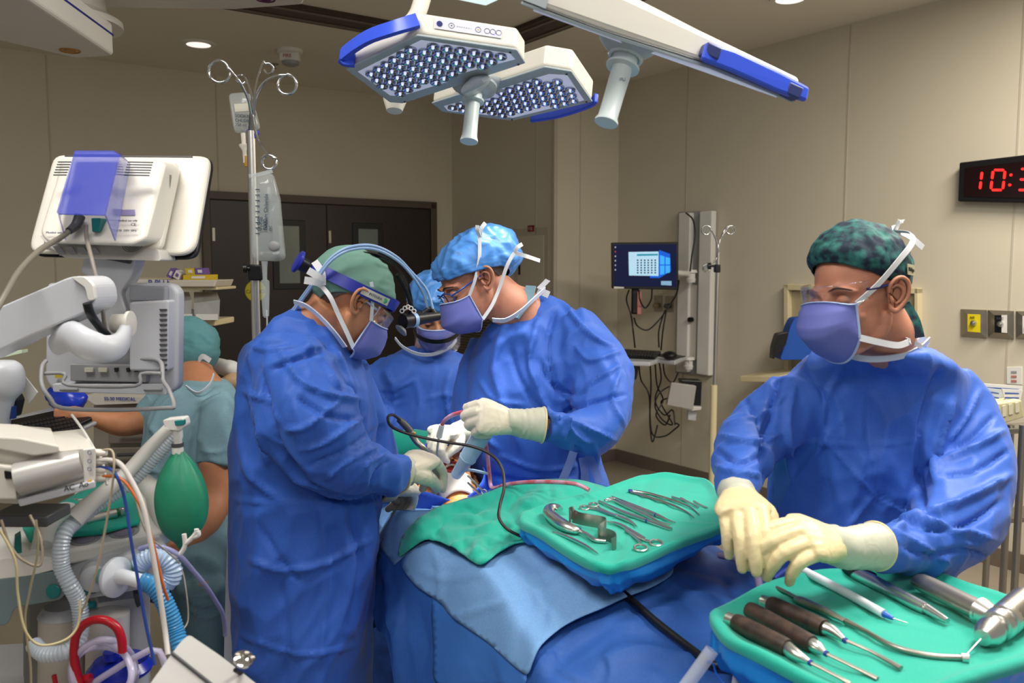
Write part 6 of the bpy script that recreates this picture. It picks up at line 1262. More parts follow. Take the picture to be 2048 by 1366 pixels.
# neck and second unit
part('neck', plate([(168, 512), (272, 514), (262, 552), (240, 585), (258, 640), (262, 700), (178, 700), (184, 600), (176, 552), (160, 545)], 1.70, .05, 10), M_HG, t, smooth=False, bevel=.008)
part('neck_collar', plate([(186, 502), (206, 500), (216, 501), (262, 518), (258, 528), (186, 514)], 1.69, .01), M_DGREY, t, smooth=False, bevel=.002)
t = thing('support_arm', 'white jointed monitor support arm entering from the left edge', 'monitor arm', P(0, 640, 1.5))
part('arm_beam', plate([(-60, 640), (40, 596), (140, 553), (168, 552), (186, 568), (192, 602), (178, 622), (50, 676), (-60, 730)], 1.46, .085, 14), M_HG, t, smooth=False, bevel=.012, seg=4)
part('beam_edge', plate([(140, 554), (168, 553), (186, 570), (190, 600), (176, 602), (170, 575)], 1.452, .01, 6), M_WHITE, t, smooth=False, bevel=.002)
m = MB(); m.cyl(P(148, 632, 1.52), P(148, 664, 1.52), .0085); part('pivot_pin', m, M_BRUSH, t)
m = MB(); m.lathe(P(150, 664, 1.52), -ZV, [(0, .018), (.004, .028), (.012, .030), (.03, .036)], n=30); part('pivot_base', m, M_HG, t)
m = MB(); m.tube([P(112, 690, 1.50), P(140, 672, 1.47), P(172, 688, 1.45), (P(208, 698, 1.46)), P(238, 690, 1.5), P(250, 664, 1.55), P(250, 645, 1.56)], [.013, .018, .018, .016, .015, .012, .010], n=20, flat=1.5, up=(0, 0, 1)); part('curved_bracket', m, M_HG, t)
m = MB(); m.lathe(P(226, 647, 1.56), (1, 0, 0), [(0, .0), (0, .017), (.026, .018), (.028, .023), (.034, .023), (.036, .0)], n=26); part('tilt_joint', m, M_HW, t)
m = MB(); m.tube([P(174, 606, 1.45), P(182, 630, 1.46), P(200, 655, 1.5), P(218, 678, 1.54), P(214, 700, 1.58)], .0075, n=12); part('cable_sleeve', m, M_BLACK, t)
t = thing('second_display', 'back of the lower grey white display with side vents and grey wire guard', 'monitor', P(225, 785, 1.68))
part('rear_shell', plate([(92, 566), (340, 566), (356, 582), (354, 778), (330, 790), (100, 780), (88, 760)], 1.72, .04, 10), M_HG, t, smooth=False, bevel=.012, seg=4)
part('vesa_panel', plate([(258, 570), (330, 574), (330, 602), (258, 602)], 1.700, .03, 4), mat('cool_grey', (150, 152, 160), .4), t, smooth=False, bevel=.003)
part('centre_hump', plate([(258, 604), (336, 600), (334, 742), (258, 742)], 1.685, .05, 6), M_HG, t, smooth=False, bevel=.008)
for i in range(13):
    m = MB(); m.prism(px([(318, 618+i*10), (333, 618+i*10), (333, 622+i*10), (321, 623+i*10)], 1.682), Vector((0, .004, 0))); part('vent_slot', m, M_DGREY, t, smooth=False)
for i in range(5): m = MB(); m.tube([P(102, 656+i*6, 1.714), P(112, 656+i*6, 1.714)], .0014, n=6, k=1); part('vent_slot', m, M_DGREY, t)
part('port_panel', plate([(140, 728), (292, 730), (292, 765), (140, 762)], 1.70, .03), M_GREY, t, smooth=False, bevel=.002)
for x in (168, 196, 228, 252, 268): part('port', plate([(x, 736), (x+(18 if x < 200 else 7), 736), (x+(17 if x < 200 else 6), 744), (x+1, 744)], 1.694, .01), mat('port_cream', (200, 196, 180), .4) if x < 200 else M_BLACK, t, smooth=False)
part('yellow_label', plate([(110, 750), (125, 750), (125, 756), (110, 756)], 1.714, .002), mat('label_yellow', (190, 170, 50)), t, smooth=False)
part('lower_plate', plate([(104, 768), (330, 768), (334, 790), (106, 784)], 1.70, .04, 4), M_HG, t, smooth=False, bevel=.004)
for x in (120, 288): m = MB(); m.tube([P(x, 779, 1.697), P(x+36, 779, 1.697)], .003, n=8, k=1); part('slot', m, M_GREY, t)
m = MB(); m.tube([P(92, 722, 1.66), P(84, 735, 1.64), P(84, 770, 1.62), P(100, 796, 1.60), P(124, 816, 1.60), P(230, 820, 1.60), P(330, 816, 1.60), P(348, 812, 1.60), P(338, 780, 1.62), P(326, 760, 1.64), P(324, 730, 1.66), P(312, 719, 1.68), P(278, 718, 1.69)], .0042, n=12, k=4); part('wire_guard', m, M_GREY, t)
m = MB(); m.tube([P(88, 747, 1.64), P(130, 748, 1.64), P(136, 770, 1.63), P(270, 772, 1.63), P(282, 748, 1.64), P(322, 747, 1.64)], .0036, n=12, k=4); part('guard_bar', m, M_GREY, t)
# ---- drip stand
t = thing('drip_stand', 'chrome drip stand with curled hooks in front of the dark doors', 'drip stand', (P(510, 640, 2.45).x, 2.45, 0))
X0 = P(503, 270, 2.45)
m = MB(); m.tube([P(502, 262, 2.45), Vector((X0.x, 2.45, 0.1))], .0125, n=20, k=1); part('pole', m, M_STEEL, t)
m = MB(); m.tube([P(503, 262, 2.45), P(505, 225, 2.45)], [.0095, .0085], n=16, k=1); part('hook_socket', m, M_DGREY, t)
def curl(pts, c, r, a0, a1, axis=(0, -1, .1), rr=.0042):
    m = MB(); c = P(*c); ax = Vector(axis).normalized(); u = Vector((1, 0, 0)); v = ZV
    q = [P(*p) for p in pts]+[c+u*r*math.cos(R(a0+(a1-a0)*i/20))+v*r*math.sin(R(a0+(a1-a0)*i/20))+Vector((0, .0006*i, 0)) for i in range(21)]
    m.tube(q, rr, n=12, k=3); return m
part('hook', curl([(504, 240, 2.45), (497, 200, 2.42), (480, 165, 2.38), (457, 136, 2.36)], (437, 142, 2.36), .0285, 10, 380), M_CHROME, t)
part('hook', curl([(506, 236, 2.45), (512, 195, 2.42), (528, 165, 2.4), (552, 152, 2.38), (572, 150, 2.38)], (573, 168, 2.38), .0265, 80, -290), M_CHROME, t)
part('hook', curl([(506, 232, 2.46), (510, 180, 2.5), (520, 140, 2.54), (528, 122, 2.56)], (536, 136, 2.56), .014, 120, -170, rr=.0034), M_CHROME, t)
part('hook', curl([(503, 236, 2.46), (502, 190, 2.5), (494, 160, 2.54), (487, 150, 2.56)], (480, 158, 2.56), .012, 60, 330, rr=.0034), M_CHROME, t)
part('hook', curl([(507, 232, 2.44), (511, 262, 2.40), (522, 290, 2.36), (545, 314, 2.34), (552, 316, 2.34)], (537, 324, 2.34), .0185, 60, 430), M_CHROME, t)
m = MB(); m.box(P(514, 545, 2.44), (.04, .045, .045)); part('clamp', m, M_BLACK, t, bevel=.004)
m = MB(); m.lathe(P(500, 537, 2.42), (-1, -.2, 0), [(0, .006), (.008, .006), (.009, .013), (.018, .013), (.020, .009)], n=20); part('clamp_knob', m, M_BLACK, t)
for a in range(5):
    d = Vector((math.cos(R(72*a+20)), math.sin(R(72*a+20)), 0)); m = MB(); m.tube([Vector((X0.x, 2.45, .1))+d*.02, Vector((X0.x, 2.45, .07))+d*.28], .014, n=10, k=1); part('leg', m, M_BRUSH, t)
M_BAG = mat('drip_bag_clear', (206, 214, 214), 0.15, alpha=0.34, spec=0.9, wrinkle=.3, wscale=14)
M_FLUID = mat('bag_label_print', (60, 80, 96), .5)
def bag(pts, Y, th, seed):
    q = [P(x, y, Y) for x, y in rpoly(pts, 8)]; c = sum(q, Vector())/len(q); m = MB(); rings = []
    for dz, k_ in ((-th*.15, 1.0), (-th*.6, .93), (-th, .70), (-th*1.12, .3)): rings.append([c+(p-c)*k_+Vector((0, dz, 0)) for p in q])
    m.loft([[c+(p-c)*k_+Vector((0, -dz, 0)) for p in q] for dz, k_ in ((-th*1.12, .3), (-th, .70), (-th*.6, .93), (-th*.15, 1))]+rings); me = m.mesh()
    displace(me, lambda co, no: crumple(co, no, .003, 40, seed)); return me
t = thing('drip_bag', 'large clear fluid bag hanging in its pressure sleeve from the lower hook', 'drip bag', P(540, 345, 2.34))
obj('bag', bag([(503, 352), (536, 342), (548, 350), (562, 405), (571, 515), (560, 522), (520, 522), (505, 515), (503, 430)], 2.34, .022, 3), M_BAG, t)
m = MB(); m.ribbon([P(498, 352, 2.335), P(520, 348, 2.33), P(545, 342, 2.335)], .010, ZV, .002); part('top_seal', m, M_BAG, t)
rnd = random.Random(4)
for i in range(9):
    m = MB(); y = 378+i*11; m.prism([P(x, yy, 2.312) for x, yy in ((511, y), (519, y), (519, y+2), (511, y+2))], Vector((0, .001, 0))); part('scale_mark', m, M_FLUID, t, smooth=False)
for i, (tx, sz) in enumerate((('0.9%', .020), ('1000', .016), ('ml', .014))): text(tx, sz, P(523+i*10, 462, 2.309), Vector((0.1, 0, 1)), Vector((-1, 0, 0.1)), M_FLUID, t)
text('Sodium Chloride', .014, P(534, 460, 2.309), Vector((0.05, 0, 1)), Vector((-1, 0, 0.05)), M_FLUID, t)
m = MB(); m.lathe(P(529, 522, 2.33), -ZV, [(0, .009), (.02, .007), (.05, .006), (.055, .012), (.075, .012), (.15, .0085), (.155, .004)], n=20); part('drip_chamber', m, M_BAG, t)
m = MB(); m.sphere(P(548, 492, 2.32), (.016, .006, .014)); part('fluid_port', m, M_GREY, t)
cordP('drip_line', [(533, 620, 2.33), (534, 650, 2.33), (530, 700, 2.36), (522, 780, 2.4), (500, 900, 2.5)], .0022, M_CLEAR, 'thin clear drip line below the drip chamber', 'tube')
t = thing('drip_bag', 'smaller labelled clear fluid bag hanging high beside the pole', 'drip bag', P(490, 190, 2.5))
obj('bag', bag([(457, 188), (488, 184), (505, 190), (512, 225), (521, 258), (492, 266), (472, 268), (466, 250)], 2.5, .018, 7), M_BAG, t)
m = MB(); m.prism(px([(468, 208), (496, 206), (497, 222), (470, 224)], 2.478), Vector((0, .001, 0))); part('bag_label', m, mat('label_cream', (216, 212, 196), .5), t, smooth=False)
for i, tx in enumerate(('SODIUM', 'CHLORIDE', '250 ml')): text(tx, .012, P(470, 234+i*9, 2.476), (1, 0, -.05), ZV, M_FLUID, t)
m = MB(); m.lathe(P(486, 266, 2.48), Vector((.05, 0, -1)), [(0, .007), (.03, .006), (.032, .014), (.038, .014), (.05, .006), (.085, .006)], n=16); part('port', m, M_HW, t)
m = MB(); m.lathe(P(492, 312, 2.48), Vector((.02, 0, -1)), [(0, .006), (.02, .007), (.03, .006), (.031, 0)], n=14); part('amber_chamber', m, mat('amber', (190, 140, 50), .2, alpha=.8), t)
cordP('tourniquet_clip', [(496, 262, 2.46), (506, 272, 2.45), (514, 264, 2.45), (512, 276, 2.45)], .006, mat('clip_blue', (40, 50, 190), .3), 'small bright blue clip behind the pole under the hooks', 'clip')
# ---- storage rack by the doors
YB = 3.7
t = thing('bin_rack', 'cream wall rack holding clear supply bins beside the dark doors', 'rack', P(390, 600, YB))
part('shelf', plate([(336, 574), (434, 574), (434, 580), (336, 580)], YB-.12, .25), M_BEIGE, t, smooth=False, bevel=.004)
part('lower_shelf', plate([(336, 640), (430, 640), (430, 652), (336, 650)], YB-.12, .25), M_BEIGE, t, smooth=False, bevel=.004)
part('back_panel', plate([(262, 556), (340, 556), (340, 660), (262, 660)], YB+.02, .05), M_BEIGE, t, smooth=False)
M_BIN = mat('bin_clear', (200, 200, 196), .2, alpha=.5, spec=.8)
for x0, lab, n_ in ((342, 'clear supply bin next to the display, full of white caps', 6), (388, 'clear supply bin nearest the door, half full of packets', 4)):
    b = thing('supply_bin', lab, 'bin', P(x0+24, 640, YB-.15), 'clear bins in the wall rack')
    m = MB(); w_ = 52 if x0 > 360 else 42; f0 = px([(x0, 606), (x0+w_, 600), (x0+w_-2, 640), (x0+2, 640)], YB-.18); b0 = px([(x0, 584), (x0+w_-6, 584), (x0+w_-6, 640), (x0+2, 640)], YB+.02)
    m.loft([f0, b0], caps=False); m.add(f0, [(0, 1, 2, 3)]); m.add(b0, [(0, 1, 2, 3)]); obj('bin_shell', m, M_BIN, b, solid=.003, smooth=False)
    m = MB(); m.box(P(x0+w_/2, 634, YB-.19), (.09, .004, .025)); obj('label_strip', m, M_WHITE, b, smooth=False)
    for i in range(n_): m = MB(); m.sphere(P(x0+8+i*6+rnd.random()*3, 616+rnd.random()*14, YB-.1), (.016, .02, .014+.01*rnd.random()), n=12, m=8); obj('packet' if n_ == 4 else 'cap', m, M_WHITE, b)
t = thing('supply_tray', 'long shallow cream tray of small medicine boxes on top of the rack', 'tray', P(385, 574, YB-.1))
part('tray_shell', plate([(336, 560), (434, 560), (428, 574), (340, 574)], YB-.15, .22), mat('tray_translucent', (206, 196, 180), .4), t, smooth=False, bevel=.005)
M_YB = mat('box_yellow', (205, 175, 40), .5); M_PB = mat('box_purple', (112, 84, 150), .5); M_WB = mat('box_white', (220, 214, 206), .5)
for pts, m_, lab in (([(366, 550), (426, 549), (426, 560), (366, 560)], M_YB, 'long yellow medicine box lying in the tray'), ([(370, 537), (388, 536), (390, 549), (372, 549)], M_YB, 'small upright yellow medicine box standing on the long one'), ([(389, 536), (408, 536), (410, 549), (391, 549)], M_PB, 'small purple medicine box behind the yellow ones'), ([(332, 552), (341, 536), (350, 540), (342, 558)], M_PB, 'tilted purple striped box at the left end of the tray'), ([(345, 554), (352, 540), (362, 548), (357, 560)], M_WB, 'tilted white and purple box, second from the left end')):
    b = thing('medicine_box', lab, 'box', P(*pts[3], YB-.1), 'medicine boxes in the tray'); obj('carton', plate(pts, YB-.1, .06), m_, b, smooth=False, bevel=.001)
    c_ = Vector(((pts[0][0]+pts[1][0]+pts[2][0]+pts[3][0])/4, (pts[0][1]+pts[1][1]+pts[2][1]+pts[3][1])/4)); obj('print_band', plate([tuple(c_.lerp(Vector(p), .45)) for p in pts], YB-.102, .004), M_WB if m_ != M_WB else M_PB, b, smooth=False)
t = thing('glove_box', 'white box with blue lettering on the rack behind the display', 'box', P(300, 572, YB-.1))
part('carton', plate([(262, 558), (338, 560), (336, 576), (262, 574)], YB-.12, .12), M_WB, t, smooth=False, bevel=.003); text('P PLUS', .035, P(296, 571, YB-.125), (1, 0, 0), ZV, mat('print_royal', (30, 60, 160)), t)
# ---- keyboard shelf and cart near the seated person
t = thing('computer_keyboard', 'black keyboard on a grey tray under the hand of the seated person', 'keyboard', P(100, 860, 2.35))
KP = Plane(P(100, 865, 2.35), Vector((0.10, -.25, 1)))
m = MB(); m.prism([KP.at(x, y, -.012) for x, y in [(10, 850), (120, 826), (185, 842), (80, 892), (30, 888)]], ZV*.012); part('keyboard_base', m, M_BLACK, t, smooth=False, bevel=.003)
ks = MB(); kk = mat('key_black', (34, 34, 36), .4)
a, b, c = KP.at(20, 852, .0), KP.at(124, 832, 0), KP.at(72, 884, 0)
for r_ in range(5):
    for k_ in range(14): p = a+(b-a)*((k_+.5)/14)+(c-a)*((r_+.5)/5.6); ks.box(p+ZV*.003, ((b-a).length/16, (c-a).length/7.5, .006), X=b-a, Y=c-a)
part('keys', ks, kk, t, smooth=False)
m = MB(); m.prism([KP.at(x, y, -.03) for x, y in [(-40, 860), (120, 818), (148, 822), (150, 832), (190, 842), (196, 850), (84, 900), (-40, 900)]], ZV*.014); single('keyboard_tray', m, M_GREY, 'grey sliding tray under the black keyboard', 'tray', smooth=False, bevel=.005)
t = thing('equipment_cart', 'cream and grey drawer cart behind the display beside the seated person', 'cart', P(210, 1000, 3.0))
part('worktop', plate([(165, 792), (330, 796), (300, 806), (190, 810)], 2.85, .4, 3), M_HW, t, smooth=False, bevel=.01)
part('cabinet', plate([(186, 808), (330, 808), (330, 1150), (186, 1150)], 2.95, .4), mat('cart_putty', (150, 142, 128), .5), t, smooth=False, bevel=.006)
for i in range(4):
    d_ = part('drawer', plate([(216, 852+i*44), (326, 850+i*44), (326, 886+i*44), (216, 888+i*44)], 2.93, .03), mat('cart_drawer', (128, 120, 108), .5), t, smooth=False, bevel=.004)
    m = MB(); m.tube([P(235, 866+i*44, 2.90), P(305, 864+i*44, 2.90)], .006, n=8, k=1); obj('handle', m, M_DGREY, d_)
text('SS-50 MEDICAL', .016, P(208, 800, 2.845), (1, 0, -.02), ZV, mat('print_royal', (30, 60, 160)), t)
m = MB(); m.tube([P(112, 790, 2.6), P(140, 800, 2.55), P(165, 812, 2.55)], [.03, .045, .03], n=16); me = m.mesh(); displace(me, lambda co, no: crumple(co, no, .012, 30, 2)); single('blue_plastic_bag', me, mat('bag_royal', (30, 60, 190), .25), 'crumpled bright blue plastic packet behind the keyboard', 'bag')
t = thing('monitor_stand', 'white rounded device head on a post at the left edge above the module', 'device', P(10, 760, 1.55))
m = MB(); m.tube([P(-12, 860, 1.6), P(-4, 800, 1.6), P(2, 770, 1.6), P(4, 735, 1.6), P(4, 722, 1.6)], [.026, .028, .040, .036, .022], n=24); part('post', m, M_HG, t)
part('dark_knob', plate([(10, 792), (26, 788), (34, 802), (26, 836), (12, 836)], 1.62, .03, 5), M_BLACK, t, smooth=False, bevel=.003)
part('blue_tag', plate([(12, 815), (27, 813), (27, 838), (14, 838)], 1.60, .01), mat('tag_blue', (30, 60, 130), .5), t, smooth=False)
m = MB(); m.prism(px([(30, 742), (38, 738), (75, 785), (58, 808)], 1.66), Vector((0, .003, 0))); single('paper_sheet', m, M_WHITE, 'tilted white sheet of paper at the left edge behind the device head', 'paper', smooth=False)
m = MB(); m.prism(px([(0, 706), (44, 700), (44, 706), (0, 716)], 1.62), Vector((0, .02, 0))); single('label_tape', m, mat('tape_pale_green', (206, 220, 190), .5), 'pale strip with green edge lying at the left edge', 'tape', smooth=False)
# ---- monitoring module
t = thing('gas_module', 'cream monitoring module with curved front panel and plugged sensor leads', 'module', P(90, 1000, 1.35))
part('module_body', plate([(-40, 886), (55, 888), (118, 893), (118, 902), (186, 895), (192, 900), (192, 974), (34, 1008), (-40, 1004)], 1.36, .16, 4, sk=-.62), M_HW, t, smooth=False, bevel=.006)
part('top_lid', plate([(-40, 872), (40, 876), (118, 892), (116, 906), (68, 912), (-40, 892)], 1.34, .12, 4, sk=-.62), M_HW, t, smooth=False, bevel=.005)
m = MB(); m.tube([P(36, 958, 1.345), P(168, 925, 1.375)], [.030, .030], n=28, k=1, flat=.9); part('curved_front', m, mat('satin_silver', (186, 184, 180), .3, metal=.3), t)
part('side_panel', plate([(166, 900), (191, 897), (191, 960), (168, 966)], 1.352, .012, 3, sk=-.62), M_WHITE, t, smooth=False, bevel=.002)
part('end_cap', plate([(-40, 926), (30, 934), (34, 1000), (-40, 1000)], 1.335, .03, 6, sk=-.62), M_HW, t, smooth=False, bevel=.005)
part('display_window', plate([(8, 942), (30, 945), (30, 958), (10, 958)], 1.330, .006, 3, sk=-.62), M_BLACK, t, smooth=False, bevel=.001)
part('yellow_label', plate([(175, 962), (184, 960), (184, 970), (175, 972)], 1.348, .003, 2, sk=-.62), mat('label_gold', (220, 170, 30), .4), t, smooth=False)
part('lower_strip', plate([(34, 1000), (190, 962), (192, 976), (40, 1014)], 1.345, .02, sk=-.62), M_HG, t, smooth=False, bevel=.002)
text('AC  Ao', .013, P(128, 983, 1.342), (1, 0, .22), ZV, M_DGREY, t, shear=.2)
for y in (905, 922, 938): m = MB(); m.torus(P(179, y, 1.350), (0, -1, 0), .003, .0006, n=14, m=5); part('icon', m, M_GP, t)
m = MB(); m.box(P(60, 1030, 1.42), (.1, .08, .02)); part('mount_foot', m, M_DGREY, t, bevel=.004)
for i, (pts, r, c_, nm, lab) in enumerate((
    ([(190, 922, 1.37), (215, 920, 1.37), (240, 928, 1.37), (262, 960, 1.36), (285, 1010, 1.35), (300, 1080, 1.34), (318, 1180, 1.33), (330, 1260, 1.32), (336, 1310, 1.3)], .0044, (190, 184, 178), 'sensor_lead', 'thick pale grey sensor lead looping down to the lower front'),
    ([(190, 936, 1.37), (214, 936, 1.37), (232, 950, 1.36), (250, 1000, 1.36), (262, 1080, 1.35), (276, 1160, 1.34), (292, 1250, 1.33), (310, 1330, 1.32)], .0026, (34, 64, 140), 'sensor_lead', 'thin dark blue sensor lead running down past the white filter'),
    ([(190, 958, 1.37), (218, 952, 1.37), (248, 962, 1.36), (275, 1000, 1.35), (296, 1050, 1.35), (312, 1110, 1.35), (326, 1170, 1.35), (336, 1200, 1.36)], .0026, (196, 100, 40), 'sensor_lead', 'thin orange sensor lead arching out of the module'),
    ([(190, 905, 1.37), (222, 900, 1.37), (228, 930, 1.36), (222, 990, 1.36), (210, 1060, 1.36), (196, 1130, 1.36), (178, 1190, 1.37), (160, 1230, 1.38)], .0018, (176, 160, 134), 'sensor_lead', 'hair thin tan lead crossing the white worktop'),
    ([(144, 830, 1.5), (166, 860, 1.45), (190, 900, 1.42), (204, 920, 1.40), (214, 970, 1.38)], .0022, (196, 196, 190), 'sensor_lead', 'thin white lead running diagonally from the wire guard to the module'),
    ([(2, 1040, 1.3), (20, 1090, 1.3), (45, 1120, 1.3), (80, 1130, 1.31), (82, 1080, 1.32), (60, 1030, 1.33)], .0022, (140, 126, 108), 'looped_lead', 'tan lead looped below the module bracket'),
    ([(0, 1060, 1.29), (30, 1120, 1.29), (36, 1190, 1.29), (50, 1260, 1.29), (80, 1290, 1.3), (130, 1280, 1.32), (156, 1250, 1.34), (160, 1200, 1.35)], .0020, (186, 172, 130), 'looped_lead', 'long pale tan lead hanging in a deep loop at lower left'),
    ([(72, 1040, 1.3), (76, 1100, 1.3), (60, 1180, 1.3), (50, 1240, 1.3), (60, 1320, 1.3), (62, 1370, 1.3)], .0018, (150, 138, 110), 'looped_lead', 'thin tan lead falling straight down at lower left'),
    ([(262, 960, 1.40), (290, 1060, 1.40), (330, 1100, 1.45), (360, 1130, 1.5), (372, 1180, 1.5), (376, 1240, 1.5), (362, 1262, 1.48)], .0014, (170, 160, 140), 'looped_lead', 'hair thin lead hanging beside the seated person knee'))):
    cordP(nm, pts, r, mat('lead_colour_%d' % i, c_, .4), lab, 'cable')
for i in range(4): m = MB(); m.lathe(P(189, 905+i*17, 1.372), (1, 0, -.05), [(0, .006), (.012, .006), (.02, .004)], n=14); single('lead_plug', m, M_HW, ('topmost cream plug on the side of the module', 'second cream plug from the top on the module side', 'third cream plug from the top on the module side', 'lowest cream plug on the side of the module')[i], 'plug')
# ---- anaesthesia workstation
t = thing('anaesthesia_machine', 'white and grey anaesthesia machine with worktop, gas ports and teal knobs', 'anaesthesia machine', (P(160, 1300, 1.75).x, 1.75, 0))
TP = Plane(P(200, 1060, 1.62), Vector((0.02, -.16, 1)))
part('worktop', (lambda m: (m.prism([TP.at(x, y, -.03) for x, y in rpoly([(80, 1086), (118, 1044), (200, 962), (282, 958), (312, 990), (326, 1032), (342, 1066), (336, 1090), (90, 1140)], 16)], TP.n*.03), m)[1])(MB()), M_WHITE, t, smooth=False, bevel=.010, seg=3)
m = MB(); m.tube([TP.at(86, 1100, .0), TP.at(100, 1050, .004), TP.at(128, 1026, .012), TP.at(150, 1020, .012)], [.020, .024, .022, .014], n=20); part('worktop_lip', m, M_WHITE, t)
m = MB(); m.tube([TP.at(284, 960, .004), TP.at(310, 985, .010), TP.at(322, 1025, .008), TP.at(338, 1060, .002)], [.018, .022, .020, .014], n=20); part('worktop_lip', m, M_WHITE, t)
for x, y, nm in ((170, 1078, 'dial'), (248, 1064, 'dial')):
    m = MB(); m.lathe(TP.at(x, y, .0), TP.n, [(0, .0), (.0, .028), (.0015, .028), (.002, .0)], n=36); d_ = part('round_recess', m, M_GREY, t)
    m = MB(); m.lathe(TP.at(x, y, .002), TP.n, [(0, .0), (.0, .019), (.001, .019), (.001, 0)], n=36); obj('recess_lens', m, mat('mauve_glass', (140, 130, 150), .2), d_)
part('front_panel', plate([(70, 1134), (336, 1088), (332, 1150), (300, 1176), (166, 1200), (150, 1160), (70, 1172)], 1.56, .3, 10, sk=-.62), M_HG, t, smooth=False, bevel=.010)
part('side_shelf', plate([(-60, 1124), (70, 1110), (120, 1118), (118, 1138), (60, 1152), (-60, 1166)], 1.5, .3, 8, sk=-.62), M_WHITE, t, smooth=False, bevel=.010, seg=3)
part('drawer_front', plate([(-60, 1166), (130, 1140), (140, 1180), (120, 1200), (30, 1216), (16, 1250), (-60, 1262)], 1.5, .3, 8, sk=-.62), mat('slate_teal', (110, 128, 132), .4), t, smooth=False, bevel=.010)
m = MB(); m.lathe(P(106, 1183, 1.497), (0, -1, .1), [(0, .013), (.002, .012), (.003, 0)], n=24); part('oval_button', m, M_TEAL, t)
part('vaporizer_bay', plate([(60, 1196), (300, 1190), (300, 1500), (60, 1500)], 1.72, .3, sk=-.62), mat('machine_mid_grey', (120, 118, 116), .5), t, smooth=False)  # even mid grey for the set-back bay
part('lower_cabinet', plate([(196, 1206), (300, 1192), (302, 1520), (196, 1520)], 1.60, .3, 4, sk=-.62), M_HG, t, smooth=False, bevel=.008)
m = MB(); m.cyl(P(122, 1228, 1.62), P(120, 1420, 1.62), .040, .040, 28); part('absorber_canister', m, mat('canister_cream', (190, 182, 172), .3), t)
m = MB(); m.cyl(P(122, 1212, 1.62), P(122, 1230, 1.62), .030, .042, 28); part('canister_lid', m, M_HG, t)
m = MB(); m.cyl(P(216, 1226, 1.55), P(214, 1420, 1.55), .038, .038, 28); part('absorber_canister', m, mat('canister_clear', (196, 192, 186), .2), t)
for x, y in ((176, 1182), (176, 1212)): m = MB(); m.cyl(P(x-8, y, 1.55), P(x+14, y-3, 1.55), .008, .007, 16); part('teal_knob', m, M_TEAL, t)
part('latch', plate([(268, 1188), (282, 1186), (284, 1210), (274, 1216)], 1.585, .02, 3, sk=-.62), M_DGREY, t, smooth=False, bevel=.003)
part('base', plate([(-60, 1500), (330, 1480), (330, 1640), (-60, 1660)], 1.7, .5, sk=-.62), M_GREY, t, smooth=False, bevel=.01)
for x, y in ((192, 1150), (264, 1126)):
    m = MB(); m.lathe(P(x, y, 1.56), (.35, -1, -.05), [(0, .028), (.02, .026), (.026, .018), (.027, 0)], n=30); d_ = part('gas_port', m, M_HG, t)
    m = MB(); m.lathe(P(x+8, y+1, 1.535), (.9, -.6, -.05), [(0, .013), (.02, .013)], n=20); obj('port_connector', m, mat('pale_teal', (120, 170, 168), .3), d_)
part('teal_bottle_holder', plate([(30, 1076), (42, 1068), (44, 1106), (28, 1108)], 1.48, .02, 2, sk=-.62), M_TEAL, t, smooth=False, bevel=.003)
part('teal_post', plate([(76, 1088), (88, 1088), (86, 1102), (74, 1100)], 1.48, .02, 2, sk=-.62), M_TEAL, t, smooth=False, bevel=.003)
tw = MB(); tp = [(46, 1060), (72, 1030), (120, 1010), (196, 968), (250, 970), (268, 1000), (281, 1040), (278, 1050), (190, 1072), (120, 1076), (60, 1086)]
me = sheet(tp, lambda x, y: TP.at(x, y, .006+.004*math.sin(x/17)*math.sin(y/13)), 8); single('green_towel', me, M_TOWEL, 'green towel spread on the anaesthesia machine worktop', 'towel', solid=.006)
t = thing('laryngoscope_handle', 'chrome laryngoscope handle lying on the green towel of the machine', 'laryngoscope', TP.at(215, 1030, .015))
m = MB(); m.tube([TP.at(172, 1042, .018), TP.at(232, 1026, .018)], .0095, n=18, k=1); part('grip', m, M_STEEL, t)
m = MB(); m.tube([TP.at(232, 1026, .018), TP.at(238, 1024, .018)], .0075, n=18, k=1); part('green_ring', m, mat('ring_green', (40, 110, 60), .4), t)
m = MB(); m.box(TP.at(244, 1022, .020), (.011, .009, .014)); part('hook_fitting', m, M_STEEL, t, bevel=.002)
m = MB(); m.torus(TP.at(146, 1003, .012), (0, -.5, 1), .008, .0018, n=20); m2 = single('scissors', m, M_STEEL, 'small steel ring of forceps at the far left of the green towel', 'forceps')
for i in range(2): m = MB(); m.tube([TP.at(154+i*4, 1000+i*3, .012), TP.at(180, 998, .012), TP.at(203+i*2, 1012, .012)], .002, n=8); obj('blade', m, M_STEEL, m2)
# breathing circuit
t = thing('breathing_circuit', 'white and clear breathing tubes rising to an elbow above the green bag', 'breathing circuit', P(230, 990, 1.6))
m = MB(); m.tube([P(340, 855, 1.55), P(300, 895, 1.55), P(250, 950, 1.53), (P(190, 1000, 1.50)), P(150, 1036, 1.48)], [.011, .012, .013, .015, .018], n=18); part('white_tube', m, M_WHITE, t)
m = hose([P(352, 868, 1.56), P(310, 912, 1.56), P(262, 962, 1.55), P(200, 1006, 1.52), P(160, 1036, 1.49), P(132, 1062, 1.46), P(122, 1096, 1.45), P(124, 1136, 1.45), P(140, 1170, 1.45), P(156, 1200, 1.46), P(162, 1240, 1.46), P(158, 1280, 1.44), P(130, 1304, 1.42), P(90, 1308, 1.42), P(68, 1290, 1.44)], .0135, .006); part('corrugated_tube', m, M_HOSE, t)
part('elbow', plate([(324, 840), (366, 836), (370, 852), (360, 862), (332, 860)], 1.54, .03, 5), M_WHITE, t, smooth=False, bevel=.004)
part('elbow_tab', plate([(348, 842), (368, 840), (368, 850), (350, 852)], 1.535, .01, 2), M_TEAL, t, smooth=False, bevel=.002)
